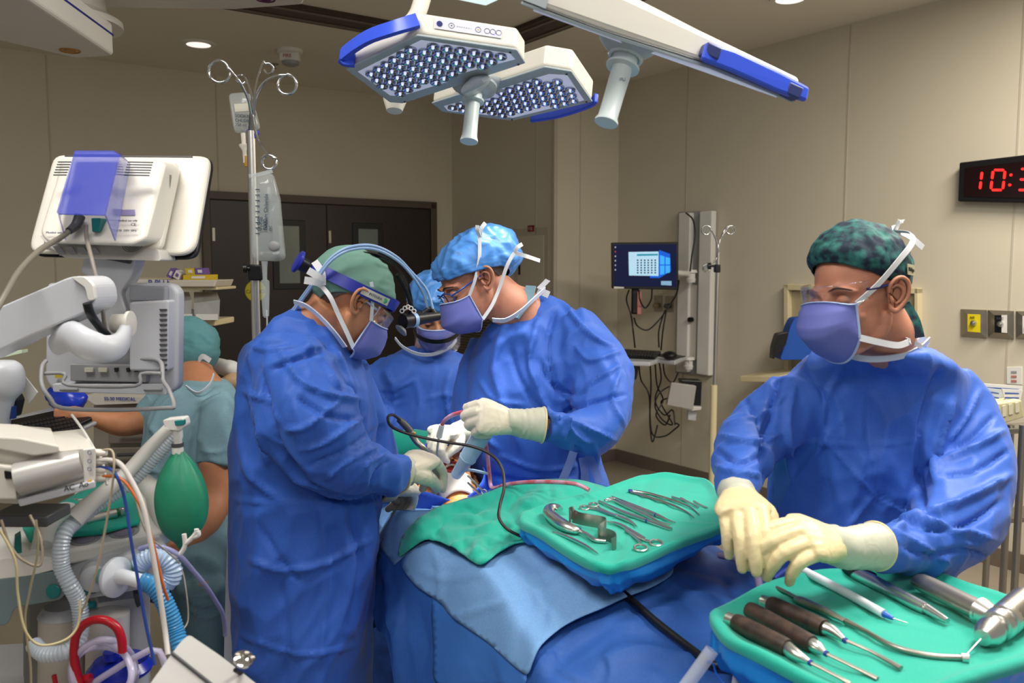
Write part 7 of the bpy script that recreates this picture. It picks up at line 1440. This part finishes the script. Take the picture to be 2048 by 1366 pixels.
m = MB(); m.lathe(P(354, 858, 1.555), Vector((.02, 0, -1)), [(0, .010), (.015, .010), (.02, .008), (.035, .008)], n=20); part('bag_neck', m, M_WHITE, t)
t = thing('reservoir_bag', 'green rubber reservoir bag hanging from the breathing tube elbow', 'breathing bag', P(357, 900, 1.56))
m = MB(); m.mat(0); m.lathe(P(355, 892, 1.555), Vector((.02, 0, -1)), [(0, .0105), (.014, .0105)], n=24); part('mount', m, M_WHITE, t)
m = MB(); m.lathe(P(355, 886, 1.555), Vector((.02, 0, -1)), [(0, .011), (.007, .011)], n=24); part('mount_ring', m, M_DGREY, t)
q = []
for y, xl, xr in ((902, 347, 366), (912, 342, 374), (930, 330, 388), (955, 318, 402), (985, 312, 412), (1015, 313, 415), (1045, 320, 410), (1068, 332, 396), (1084, 350, 380), (1096, 357, 372)): q.append((y, xl, xr, 1.555, (xr-xl)*.45*1.55/F))
m = MB(); m.slices(q, n=40, ex=2.1, k=4); me = m.mesh()
def rib(co, no):
    x, y = pix(co); a = np.arctan2(co[:, 1]-1.555, (x-361)*1.555/F); return co + no*(0.0016*np.cos(a*7)*np.clip((1000-y)/90, 0, 1))[:, None]
displace(me, rib); part('bag', me, mat('rubber_green', (34, 130, 98), .45, var=.06, vscale=40), t)
m = MB(); m.tube([P(365, 1092, 1.55), P(370, 1102, 1.55)], .0045, n=10, k=1); part('tail', m, mat('rubber_green', (34, 130, 98)), t)
t = thing('tube_hook', 'white plastic forked tube holder in front of the grey trousers', 'holder', P(370, 1090, 1.5))
for pts in ([(344, 1108, 1.5), (352, 1112, 1.5), (362, 1106, 1.5), (370, 1090, 1.5), (368, 1068, 1.5)], [(370, 1088, 1.5), (382, 1078, 1.5), (392, 1066, 1.5), (393, 1058, 1.5)], [(388, 1074, 1.5), (397, 1070, 1.5), (396, 1062, 1.5)]):
    m = MB(); m.tube([P(*p) for p in pts], .0042, n=12); part('prong', m, M_WHITE, t)
# filter and blue hose
t = thing('breathing_filter', 'white disc breathing filter plugged into the machine port', 'filter', P(228, 1152, 1.48))
m = MB(); m.lathe(P(216, 1152, 1.50), (1, -.35, .02), [(0, .010), (.006, .012), (.008, .030), (.016, .036), (.022, .036), (.032, .022), (.036, .012), (.05, .011)], n=36); part('filter_disc', m, mat('frost_white', (226, 230, 238), .35), t)
m = MB(); m.tube([P(240, 1153, 1.47), P(262, 1157, 1.46), P(286, 1164, 1.46)], [.014, .0125, .013], n=20); part('filter_neck', m, MATS['frost_white'], t)
m = hose([P(282, 1162, 1.46), P(302, 1170, 1.46), P(322, 1192, 1.46), P(338, 1225, 1.46), P(350, 1260, 1.46), P(362, 1300, 1.45), P(372, 1350, 1.45)], .0155, .006); single('blue_hose', m, M_HOSEB, 'sky blue corrugated hose curving down from the white filter', 'hose')
m = hose([P(278, 1132, 1.5), P(292, 1118, 1.5), P(312, 1112, 1.5), P(335, 1120, 1.5), P(346, 1140, 1.5), P(340, 1160, 1.5), P(322, 1166, 1.5)], .0165, .006); single('clear_hose', m, mat('corrugated_bluish', (190, 212, 240), .2, alpha=.75), 'short clear corrugated hose bent in a loop beside the filter', 'hose')
cordP('gas_line', [(278, 1098, 1.5), (300, 1092, 1.5), (330, 1096, 1.5), (360, 1112, 1.5), (385, 1140, 1.52), (410, 1170, 1.55), (430, 1200, 1.6), (446, 1230, 1.65), (450, 1270, 1.7)], .0045, mat('line_lilac', (150, 150, 196), .2, alpha=.8), 'lilac clear gas line running from the machine to the surgeon gown', 'tube')
# coil, red tube and canister
cordP('red_tube', [(160, 1372, 1.4), (152, 1340, 1.4), (148, 1300, 1.4), (155, 1265, 1.4), (178, 1243, 1.4), (208, 1240, 1.4), (232, 1254, 1.4), (243, 1278, 1.4), (245, 1304, 1.4)], .0075, mat('tube_red', (170, 20, 36), .25), 'dark red rubber tube arched over the coiled clear tubing', 'tube')
t = thing('suction_canister', 'suction canister with royal blue lid inside the coiled tubing', 'canister', P(238, 1366, 1.5))
m = MB(); m.lathe(P(240, 1345, 1.5), ZV, [(-.10, .046), (-.02, .050), (0, .052)], n=36); part('vessel', m, mat('vessel_clear', (190, 196, 204), .15, alpha=.6), t)
m = MB(); m.lathe(P(240, 1342, 1.5), ZV, [(0, .055), (.006, .057), (.012, .052), (.022, .044), (.026, .02), (.034, .018), (.036, 0)], n=36); part('lid', m, mat('lid_blue', (24, 44, 170), .25), t)
m = MB(); m.lathe(P(222, 1318, 1.48), ZV, [(0, .014), (.014, .013), (.015, 0)], n=20); part('lid_spout', m, MATS['lid_blue'], t)
m = MB(); m.tube([P(250, 1322, 1.48), P(280, 1320, 1.48), P(297, 1308, 1.48)], [.014, .012, .006], n=12, flat=.5); part('lid_tab', m, MATS['lid_blue'], t)
m = MB(); ctr = (206, 1350); pts = []
for i in range(90):
    a = i/90*2*math.pi*3.4; rx = 66-5*math.sin(i*.17)-i*.08; ry = 62-6*math.cos(i*.13)-i*.12; pts.append(P(ctr[0]+rx*math.cos(a)+4*math.sin(i*.4), ctr[1]-6+ry*math.sin(a), 1.44+.03*math.sin(a*1.0+i*.05)-i*.0004))
m.tube(pts+[P(300, 1300, 1.42), P(330, 1330, 1.42)], .0058, n=10, k=3); single('tubing_coil', m, mat('tubing_lilac_clear', (206, 200, 226), .15, alpha=.6, spec=.8), 'coil of clear lilac tinted tubing at the bottom left', 'tube')
t = thing('suction_fitting', 'small red plastic fitting at the bottom of the coiled tubing', 'fitting', P(165, 1360, 1.4))
m = MB(); m.tube([P(108, 1350, 1.42), P(112, 1372, 1.42)], .004, n=10, k=1); part('stem', m, MATS['tube_red'], t)
m = MB(); m.tube([P(150, 1362, 1.41), P(182, 1356, 1.41)], .008, n=12, k=1); part('connector', m, MATS['tube_red'], t)
# grey device at the bottom edge
t = thing('console_device', 'tilted grey console with chrome knob at the bottom edge', 'console', P(400, 1366, 1.05))
DP = Plane(P(400, 1330, 1.08), Vector((.25, -.75, 1)))
f0 = [(378, 1268), (440, 1310), (520, 1372), (560, 1440), (240, 1440), (290, 1380), (342, 1308), (360, 1284)]
m = MB(); m.prism([DP.at(x, y) for x, y in rpoly(f0, 8)], Vector((.02, .05, -.16))); part('housing', m, mat('console_grey', (170, 168, 164), .4), t, smooth=False, bevel=.006, seg=3)
m = MB(); m.tube([DP.at(344, 1306, .002), DP.at(500, 1430, .002)], .0022, n=8, k=1); part('groove', m, M_DGREY, t)
kp = P(484, 1328, 1.06); m = MB(); m.lathe(kp, (.35, -.4, .8), [(0, .006), (.006, .006), (.007, .012), (.012, .0125), (.014, .009), (.015, 0)], n=24); part('knob', m, M_CHROME, t)
for i in range(5): a = 2*math.pi*i/5; m = MB(); m.sphere(kp+Vector((.35, -.4, .8)).normalized()*.0115+Vector((math.cos(a), 0, math.sin(a)*.6))*.0105, .0045, n=12, m=8); part('knob_lobe', m, M_BRUSH, t)
m = MB(); m.tube([P(470, 1340, 1.07), P(490, 1352, 1.09), P(505, 1372, 1.1)], .003, n=8); part('pin', m, M_BLACK, t)
# white cloth and beige cushion behind seated person
m = MB(); m.tube([P(446, 770, 2.8), P(465, 764, 2.8), P(484, 762, 2.8)], [.022, .030, .028], n=18); single('arm_pad', m, mat('pad_tan', (190, 160, 120), .5), 'tan padded arm rest behind the shoulder of the seated person', 'arm rest')
m = MB(); m.tube([P(425, 730, 2.85), P(450, 736, 2.85), P(484, 744, 2.85)], [.02, .026, .02], n=14); me = m.mesh(); displace(me, lambda co, no: crumple(co, no, .01, 20, 2)); single('folded_sheet', me, M_WHITE, 'bundled white sheet behind the neck of the seated person', 'sheet')
# stool under the seated person
t = thing('stool', 'round black rolling stool under the seated person', 'stool', (P(400, 1100, 2.62).x, 2.62, 0)); sx = P(400, 1100, 2.62).x
m = MB(); m.lathe((sx, 2.6, .60), ZV, [(0, .16), (.01, .18), (.05, .18), (.06, .16)], n=36); part('seat', m, M_BLACK, t)
m = MB(); m.cyl((sx, 2.6, .08), (sx, 2.6, .60), .025); part('column', m, M_BRUSH, t)
for a in range(5): d = Vector((math.cos(R(72*a)), math.sin(R(72*a)), 0)); m = MB(); m.tube([Vector((sx, 2.6, .1)), Vector((sx, 2.6, .06))+d*.27], [.02, .014], n=10, k=1); part('leg', m, M_BLACK, t)
# ================================================================ right wall
def RW(px_, py_, off=0): return RIGHT.at(px_, py_, -off)
def wplate(pts, off, dep, r=0):
    q = rpoly(pts, r) if r else pts; m = MB(); m.prism([RW(x, y, off) for x, y in q], VV*dep); return m
t = thing('wall_track', 'tall white wall mounted track holding the computer arm', 'wall mount', RW(1390, 750))
part('back_plate', wplate([(1356, 424), (1428, 421), (1421, 752), (1350, 746)], .03, .028), M_GREY, t, smooth=False, bevel=.004)
part('cover_panel', wplate([(1357, 426), (1380, 425), (1374, 745), (1351, 743)], .07, .05), M_WHITE, t, smooth=False, bevel=.008)
part('cover_panel', wplate([(1399, 423), (1424, 421), (1417, 752), (1392, 748)], .07, .05), M_WHITE, t, smooth=False, bevel=.008)
part('slider_rail', wplate([(1380, 570), (1393, 570), (1390, 720), (1376, 720)], .05, .03), M_HW, t, smooth=False, bevel=.004)
for x0, y0 in ((1382, 548), (1377, 722)): m = MB(); m.lathe(RW(x0, y0, .12)+ZV*.03, -ZV, [(0, .04), (.02, .045), (.025, .03), (.06, .03), (.065, .035), (.09, .03)], n=24); part('pivot', m, M_WHITE, t)
m = MB(); m.tube([RW(1380, 548, .12), P(1350, 545, 6.0), P(1310, 540, 6.05)], .02, n=12); part('screen_arm', m, M_WHITE, t)
m = MB(); m.lathe(RW(1384, 639, .06), -VV, [(0, .018), (.03, .018), (.032, 0)], n=16); part('black_knob', m, M_BLACK, t)
YM = 5.95
t = thing('computer_monitor', 'wall mounted black computer monitor with blue desktop and open window', 'monitor', P(1290, 580, YM))
part('housing', plate([(1223, 485), (1357, 484), (1357, 580), (1224, 577)], YM, .045), M_BLACK, t, smooth=False, bevel=.006)
Ys = YM-.004
scm = mat('screen_navy', (6, 12, 34), .15, emit=(10, 18, 58), estr=.7)
s_ = part('screen', plate([(1227, 489), (1353, 488), (1353, 574), (1228, 572)], Ys, .003), scm, t, smooth=False)
obj('wallpaper_glow', plate([(1319, 500), (1340, 508), (1342, 542), (1319, 556), (1300, 556), (1300, 550)], Ys-.002, .001), mat('screen_blue', (10, 60, 150), .15, emit=(14, 90, 205), estr=.9), s_, smooth=False)
for q_ in ([(1320, 510), (1329, 513), (1329, 529), (1320, 529)], [(1331, 514), (1340, 516), (1340, 529), (1331, 529)], [(1320, 531), (1329, 531), (1329, 548), (1320, 550)], [(1331, 531), (1340, 531), (1340, 545), (1331, 547)]):
    obj('window_pane', plate(q_, Ys-.004, .001), mat('screen_cyan', (60, 150, 220), .15, emit=(50, 150, 225), estr=.9), s_, smooth=False)
obj('open_window', plate([(1257, 504), (1317, 503), (1317, 552), (1258, 551)], Ys-.004, .001), mat('screen_pale', (150, 190, 215), .15, emit=(165, 200, 220), estr=.8), s_, smooth=False)
obj('title_bar', plate([(1274, 508), (1316, 507.5), (1316, 511), (1274, 512)], Ys-.006, .001), mat('screen_teal', (40, 130, 150), .15, emit=(50, 140, 160), estr=.7), s_, smooth=False)
ic = MB()
for r_ in range(6):
    for c_ in range(6): ic.prism([P(x, y, Ys-.006) for x, y in ((1274+c_*7, 519+r_*5), (1277+c_*7, 519+r_*5), (1277+c_*7, 522+r_*5), (1274+c_*7, 522+r_*5))], Vector((0, .001, 0)))
obj('icon_grid', ic, mat('icon_grey', (60, 70, 90), .3), s_, smooth=False)
for i in range(6): obj('desktop_icon', plate([(1229.5, 493+i*9), (1232, 493+i*9), (1232, 496+i*9), (1229.5, 496+i*9)], Ys-.002, .001), mat('icon_white', (170, 180, 190), .3, emit=(170, 180, 190), estr=.4) if i != 1 else mat('icon_red', (170, 40, 40), .3, emit=(190, 50, 50), estr=.5), s_, smooth=False)
obj('corner_badge', plate([(1322, 562), (1343, 562), (1343, 571), (1322, 570)], Ys-.002, .001), mat('screen_pale2', (120, 160, 190), .15, emit=(130, 170, 200), estr=.6), s_, smooth=False)
part('asset_label', plate([(1228, 573), (1248, 574), (1248, 577), (1228, 577)], YM-.003, .002), M_WHITE, t, smooth=False)
t = thing('keyboard_shelf', 'grey white wall arm shelf carrying keyboard and mouse pad', 'shelf', P(1300, 720, 5.9))
KZ = P(1290, 716, 5.85).z; KS = lambda x, y, dz=0: PZ(x, y, KZ+dz)
m = MB(); m.prism([KS(x, y) for x, y in [(1232, 702), (1326, 704), (1374, 711), (1350, 722), (1318, 718), (1300, 724), (1232, 722)]], -ZV*.03); part('shelf_plate', m, M_HG, t, smooth=False, bevel=.008)
m = MB(); m.tube([KS(1345, 716, -.04), RW(1382, 722, .12)], .025, n=14, k=1); part('shelf_arm', m, M_WHITE, t)
m = MB(); m.prism([KS(x, y, .003) for x, y in [(1308, 710), (1330, 706), (1372, 712), (1348, 719)]], -ZV*.003); single('mouse_pad', m, M_BLACK, 'black mouse pad on the wall shelf', 'mouse pad', smooth=False)
m = MB(); m.sphere(KS(1340, 711, .03), (.05, .06, .03)); single('computer_mouse', m, M_BLACK, 'black computer mouse on the wall shelf pad', 'mouse')
t = thing('computer_keyboard', 'black keyboard on the white wall shelf below the monitor', 'keyboard', KS(1270, 708))
m = MB(); m.prism([KS(x, y, .022) for x, y in [(1236, 697), (1322, 702), (1310, 713), (1232, 710)]], -ZV*.02); part('keyboard_base', m, M_BLACK, t, smooth=False, bevel=.004)
m = MB()
for r_ in range(4):
    for c_ in range(13): m.box(KS(1242+c_*5.6+r_*-1, 700+c_*.35+r_*2.6, .026), (.016, .045, .008))
part('keys', m, MATS['key_black'], t, smooth=False)
m = MB(); m.box(P(1270, 600, 6.0), (.05, .04, .20)); single('barcode_scanner', m, M_BLACK, 'black scanner cradle hanging under the monitor', 'scanner', bevel=.01)
m = MB(); m.box(P(1278, 606, 5.98), (.03, .03, .16)); single('red_tag', m, mat('tag_pale_red', (190, 120, 116), .5), 'pale box with red label beside the scanner cradle', 'label', bevel=.004)
for x, y, lab in ((1316, 607, 'steel wall outlet with plugs under the monitor, left'), (1338, 608, 'steel wall outlet with plugs beside the track, right')):
    t = thing('wall_outlet', lab, 'outlet', RW(x, y)); part('face_plate', wplate([(x-8, y-16), (x+8, y-16), (x+8, y+16), (x-8, y+16)], .006, .006), M_BRUSH, t, smooth=False, bevel=.002)
    m = MB(); m.lathe(RW(x-2, y+4, .01), -VV, [(0, .02), (.03, .018), (.04, 0)], n=16); part('plug', m, M_DGREY if x > 1320 else mat('plug_tan', (150, 130, 100), .5), t)
t = thing('computer_box', 'small grey computer with black caddy mounted under the wall track', 'computer', P(1370, 790, 5.9))
part('caddy', plate([(1362, 760), (1404, 762), (1402, 812), (1372, 808)], 5.95, .12), M_BLACK, t, smooth=False, bevel=.006)
part('case_panel', plate([(1343, 765), (1393, 772), (1386, 820), (1334, 810)], 5.88, .05, 2), mat('case_grey', (176, 172, 168), .4), t, smooth=False, bevel=.004)
part('bottom_lip', plate([(1336, 810), (1404, 814), (1402, 820), (1384, 822)], 5.9, .1), M_WHITE, t, smooth=False, bevel=.004)
part('clip', plate([(1376, 820), (1394, 822), (1392, 842), (1376, 840)], 5.95, .04), M_HG, t, smooth=False, bevel=.004)
rnd = random.Random(11)
def loosecord(pts, lab, r=.0055, Y=5.95): cordP('loose_cable', [(x, y, Y+rnd.uniform(-.05, .05)) for x, y in pts], r, M_BLACK, lab, 'cable', None, 6, 8)
loosecord([(1358, 560), (1354, 585), (1340, 610), (1318, 640), (1295, 660), (1275, 652), (1268, 636)], 'black cable looping from the monitor edge to the scanner')
loosecord([(1304, 578), (1302, 600), (1290, 616), (1280, 600), (1278, 580)], 'short black cable loop hanging under the monitor')
loosecord([(1258, 580), (1253, 600), (1262, 630), (1266, 660), (1270, 695)], 'thin black cable dropping from the scanner to the keyboard')
loosecord([(1330, 620), (1318, 660), (1318, 695)], 'black cable from the left outlet down to the shelf')
loosecord([(1333, 620), (1326, 660), (1322, 700)], 'second black cable beside the shelf end')
loosecord([(1372, 426), (1386, 440), (1390, 470), (1384, 510), (1380, 545)], 'black cable running inside the white wall track', .006, 6.1)
loosecord([(1278, 730), (1282, 760), (1298, 790), (1300, 850), (1305, 884), (1315, 850)], 'long black cable hanging lowest under the shelf')
loosecord([(1300, 724), (1302, 770), (1300, 830), (1306, 870), (1330, 872), (1350, 858), (1358, 850), (1350, 846)], 'black cable curling out to the right end near the plug')
loosecord([(1310, 722), (1314, 770), (1326, 800), (1312, 830), (1330, 850), (1340, 830)], 'tangled black cable under the computer box')
loosecord([(1318, 722), (1322, 760), (1310, 800), (1328, 830), (1345, 820), (1350, 850)], 'tangled black cable to the right of the hanging bundle')
loosecord([(1326, 722), (1330, 750), (1345, 765), (1356, 746)], 'short black cable from the shelf to the computer box')
loosecord([(1345, 770), (1320, 785), (1310, 812), (1325, 840), (1345, 848), (1322, 806), (1338, 796)], 'knotted black cable in the middle of the tangle')
t = thing('cable_bundle', 'coiled dark grey cable bundle hanging left under the keyboard shelf', 'cable', P(1265, 740, 5.9))
for i in range(4): m = MB(); m.tube([P(1280, 726, 5.9), P(1268-i*4, 738+i*2, 5.9), P(1256+i*3, 752, 5.9), P(1262+i*3, 757, 5.9), P(1276, 732, 5.9)], .007, n=8, k=6); part('loop', m, M_DGREY, t)
# second drip stand
YD = 5.4
t = thing('drip_stand', 'thin drip stand with cream lower tube standing against the right wall', 'drip stand', (P(1430, 800, YD).x, YD, 0)); xb = P(1432, 534, YD).x
m = MB(); m.tube([P(1437, 505, YD), P(1429, 770, YD)], .011, n=14, k=1); part('pole', m, M_STEEL, t)
m = MB(); m.tube([P(1428, 770, YD), Vector((P(1428, 770, YD).x, YD, .08))], .022, n=16, k=1); part('lower_tube', m, M_BEIGE, t)
m = MB(); m.box(P(1434, 537, YD), (.035, .05, .05)); part('clamp', m, M_BLACK, t, bevel=.006)
m = MB(); m.lathe(P(1428, 532, YD-.02), (-1, 0, 0), [(0, .008), (.02, .008), (.022, .02), (.04, .02)], n=14); part('clamp_knob', m, M_BLACK, t)
for pts, c_, r_, a0, a1 in (([(1437, 508, YD), (1432, 480, YD), (1424, 462, YD)], (1413, 460, YD), .028, 0, 330), ([(1437, 508, YD), (1440, 480, YD), (1452, 462, YD)], (1462, 460, YD), .026, 120, -200), ([(1437, 500, YD+.03), (1444, 470, YD+.06), (1456, 452, YD+.06)], (1460, 462, YD+.06), .02, 90, -170), ([(1437, 500, YD), (1432, 520, YD), (1418, 528, YD)], (1414, 536, YD), .024, 80, 400)):
    part('hook', curl(pts, c_, r_, a0, a1, rr=.0055), M_CHROME, t)
for a in range(4): d = Vector((math.cos(R(90*a+20)), math.sin(R(90*a+20)), 0)); m = MB(); m.tube([Vector((P(1428, 770, YD).x, YD, .1)), Vector((P(1428, 770, YD).x, YD, .05))+d*.25], .016, n=8, k=1); part('leg', m, M_BEIGE, t)
# recessed cabinet and blue case
t = thing('wall_cabinet', 'beige framed recessed cabinet in the wall behind the patterned cap', 'cabinet', RW(1700, 700))
for q_ in ([(1567, 568), (1836, 576), (1836, 588), (1567, 580)], [(1567, 568), (1576, 568), (1576, 760), (1567, 760)], [(1828, 576), (1836, 576), (1836, 700), (1828, 700)]): part('frame_side', wplate(q_, .05, .05), M_BEIGE, t, smooth=False, bevel=.004)
part('inner_panel', wplate([(1578, 582), (1828, 590), (1828, 700), (1578, 740)], .012, .012), mat('cabinet_inner', (178, 166, 130), .5), t, smooth=False)
part('shelf_ledge', (lambda m: (m.prism([RW(1546, 738, .02), RW(1480, 752, .30), RW(1560, 752, .30), RW(1620, 738, .02)], -ZV*.04), m)[1])(MB()), M_BEIGE, t, smooth=False, bevel=.006)
m = MB(); m.box(RW(1808, 632, .06), (.02, .02, .12)); part('latch', m, M_BLACK, t, bevel=.004)
t = thing('storage_case', 'blue padded case with black strap leaning in the wall cabinet', 'case', RW(1600, 720, .2))
part('case_body', plate([(1582, 650), (1590, 636), (1625, 634), (1680, 720), (1560, 720)], 5.3, .12, 6), mat('case_blue', (20, 78, 170), .6), t, smooth=False, bevel=.01)
part('strap', plate([(1556, 668), (1578, 664), (1572, 690), (1546, 720), (1548, 694)], 5.25, .08, 4), M_BLACK, t, smooth=False, bevel=.006)
# gas outlets
t = thing('gas_outlet_panel', 'row of steel wall gas outlets with yellow and black inserts', 'gas outlet', RW(1980, 650))
for i, x in enumerate((1922, 1976, 2032)):
    o = [(x, 618+i*2), (x+52, 620+i*2), (x+52, 676+i*2), (x, 672+i*2)]; I = [(x+13, 628+i*2), (x+38, 629+i*2), (x+38, 665+i*2), (x+13, 663+i*2)]
    m = MB(); m.loft([[RW(*p, .0) for p in o], [RW(*p, .012) for p in o], [RW(*p, .04) for p in I]]); pn = part('outlet_cover', m, M_BRUSH, t, smooth=False)
    c_ = (mat('gas_yellow', (225, 205, 30), .4), M_BLACK, M_WHITE)[i]; obj('insert', wplate(I, .044, .004), c_, pn, smooth=False)
    m = MB(); m.lathe(RW(x+26, 646+i*2, .046), -VV, [(0, .016), (.015, .014), (.017, .006), (.02, 0)], n=20); obj('socket', m, M_STEEL, pn)
    if i == 1: obj('white_half', wplate([(x+27, 630), (x+38, 630), (x+38, 666), (x+27, 665)], .046, .002), M_WHITE, pn, smooth=False)
    if i < 2: text('AIR' if i == 0 else 'VAC', .018, RW(x+17, 637+i*2, .048), -UV, ZV, M_BLACK if i == 0 else M_DGREY, pn)
t = thing('switch_plate', 'white wall plate with three small marked buttons at the right edge', 'switch', RW(2030, 760))
part('face_plate', wplate([(2013, 734), (2044, 733), (2044, 770), (2013, 768)], .006, .006), M_WHITE, t, smooth=False, bevel=.002)
for i in range(3): part('button', wplate([(2022, 742+i*9), (2033, 742+i*9), (2033, 746+i*9), (2022, 746+i*9)], .010, .004), mat('button_pinkish', (180, 120, 110), .4) if i else M_GREY, t, smooth=False)
# clock
t = thing('digital_clock', 'black digital wall clock with red digits at the right edge', 'clock', RW(1990, 360))
part('housing', wplate([(1918, 325), (2130, 300), (2126, 408), (1915, 403)], .07, .07), M_BLACK, t, smooth=False, bevel=.008)
part('face', wplate([(1930, 336), (2120, 314), (2116, 398), (1928, 393)], .074, .004), mat('clock_face', (26, 10, 12), .12), t, smooth=False)
M_RED = mat('clock_red', (255, 30, 30), .3, emit=(255, 34, 30), estr=2.2)
SEG = {'0': 'abcdef', '1': 'bc', '3': 'abcdg', '5': 'acdfg', '4': 'bcfg'}
def digit(ch, x, y, w_, h_):
    m = MB(); k_ = 2.4
    pos = {'a': ((0, 0), (w_, 0)), 'b': ((w_, 0), (w_, h_/2)), 'c': ((w_, h_/2), (w_, h_)), 'd': ((0, h_), (w_, h_)), 'e': ((0, h_/2), (0, h_)), 'f': ((0, 0), (0, h_/2)), 'g': ((0, h_/2), (w_, h_/2))}
    for s_ in SEG[ch]:
        (x0, y0), (x1, y1) = pos[s_]; sl = -.12; a = Vector((x+x0+sl*y0, y+y0)); b = Vector((x+x1+sl*y1, y+y1)); d = (b-a).normalized(); n_ = Vector((-d.y, d.x))*k_; a += d*2; b -= d*2
        m.prism([RW(*p, .078) for p in (a+n_*.4, a+d*2+n_, b-d*2+n_, b+n_*.4, b-n_*.4, b-d*2-n_, a+d*2-n_, a-n_*.4)], VV*.003)
    obj('digit', m, M_RED, t, smooth=False)
digit('1', 1948, 342, 16, 38); digit('0', 1986, 340, 24, 40); digit('3', 2040, 338, 25, 42)
for y in (350, 370): m = MB(); m.lathe(RW(2022-(y-350)*.12, y, .078), -VV, [(0, .007), (.002, .007), (.003, 0)], n=12); part('colon_dot', m, M_RED, t)
# cart with papers at the right edge
t = thing('wire_cart', 'steel rolling cart at the right edge carrying a beige bin', 'cart', P(2020, 1180, 3.0))
def CP(x, y): return P(x, y, 3.0)
m = MB(); m.prism([P(1930, 862, 2.9), P(2140, 850, 2.9), P(2140, 840, 3.4), P(1950, 850, 3.4)], -ZV*.02); part('top_shelf', m, M_BRUSH, t, smooth=False, bevel=.004)
for x, y, Y in ((2022, 850, 2.95), (2046, 850, 2.85), (1985, 880, 3.2)):
    b = Vector((P(x, y, Y).x, Y, .08)); m = MB(); m.tube([P(x, y, Y), b], .012, n=12, k=1); part('post', m, M_BRUSH, t)
    m = MB(); m.lathe(b+Vector((-.015, 0, -.035)), (1, 0, 0), [(0, .02), (.002, .034), (.028, .034), (.03, .02)], n=20); part('caster', m, M_DGREY, t)
m = MB(); m.prism([P(1990, 1040, 2.9), P(2140, 1030, 2.9), P(2140, 1005, 3.4), P(2010, 1015, 3.4)], -ZV*.015); part('lower_shelf', m, M_BRUSH, t, smooth=False)
t = thing('paper_bin', 'beige perforated bin filled with papers on the cart', 'bin', P(2000, 850, 3.0))
part('bin_body', plate([(1960, 812), (2044, 800), (2050, 835), (1985, 855), (1965, 850)], 2.92, .3, 4), mat('bin_beige', (196, 186, 150), .5), t, smooth=False, bevel=.006)
for i in range(4): part('slot', plate([(1992+i*13, 815-i*3), (2000+i*13, 813-i*3), (2000+i*13, 836-i*4), (1992+i*13, 838-i*4)], 2.915, .004, 2), mat('slot_pale', (214, 206, 178), .5), t, smooth=False)
for i, (pts, lab) in enumerate((([(1950, 766), (2046, 772), (2040, 810), (1965, 812)], 'rear white form standing in the beige bin'), ([(1962, 774), (2006, 780), (2010, 815), (1972, 815)], 'front grey printed form with blue lines in the beige bin'), ([(2004, 778), (2046, 780), (2040, 806), (2014, 812)], 'white packet with blue print at the right in the beige bin'))):
    b = thing('paper_form', lab, 'paper', P(*pts[2], 2.98), 'papers in the beige bin'); obj('sheet', plate(pts, 3.02-i*.03, .006), M_WHITE if i != 1 else mat('paper_grey', (190, 196, 200), .6), b, smooth=False)
    for k_ in range(3): obj('printed_line', plate([(pts[0][0]+6, pts[0][1]+7+k_*9), (pts[1][0]-8, pts[1][1]+6+k_*9), (pts[1][0]-8, pts[1][1]+8+k_*9), (pts[0][0]+6, pts[0][1]+10+k_*9)], 3.018-i*.03, .001), mat('print_blue_line', (60, 90, 160), .6), b, smooth=False)
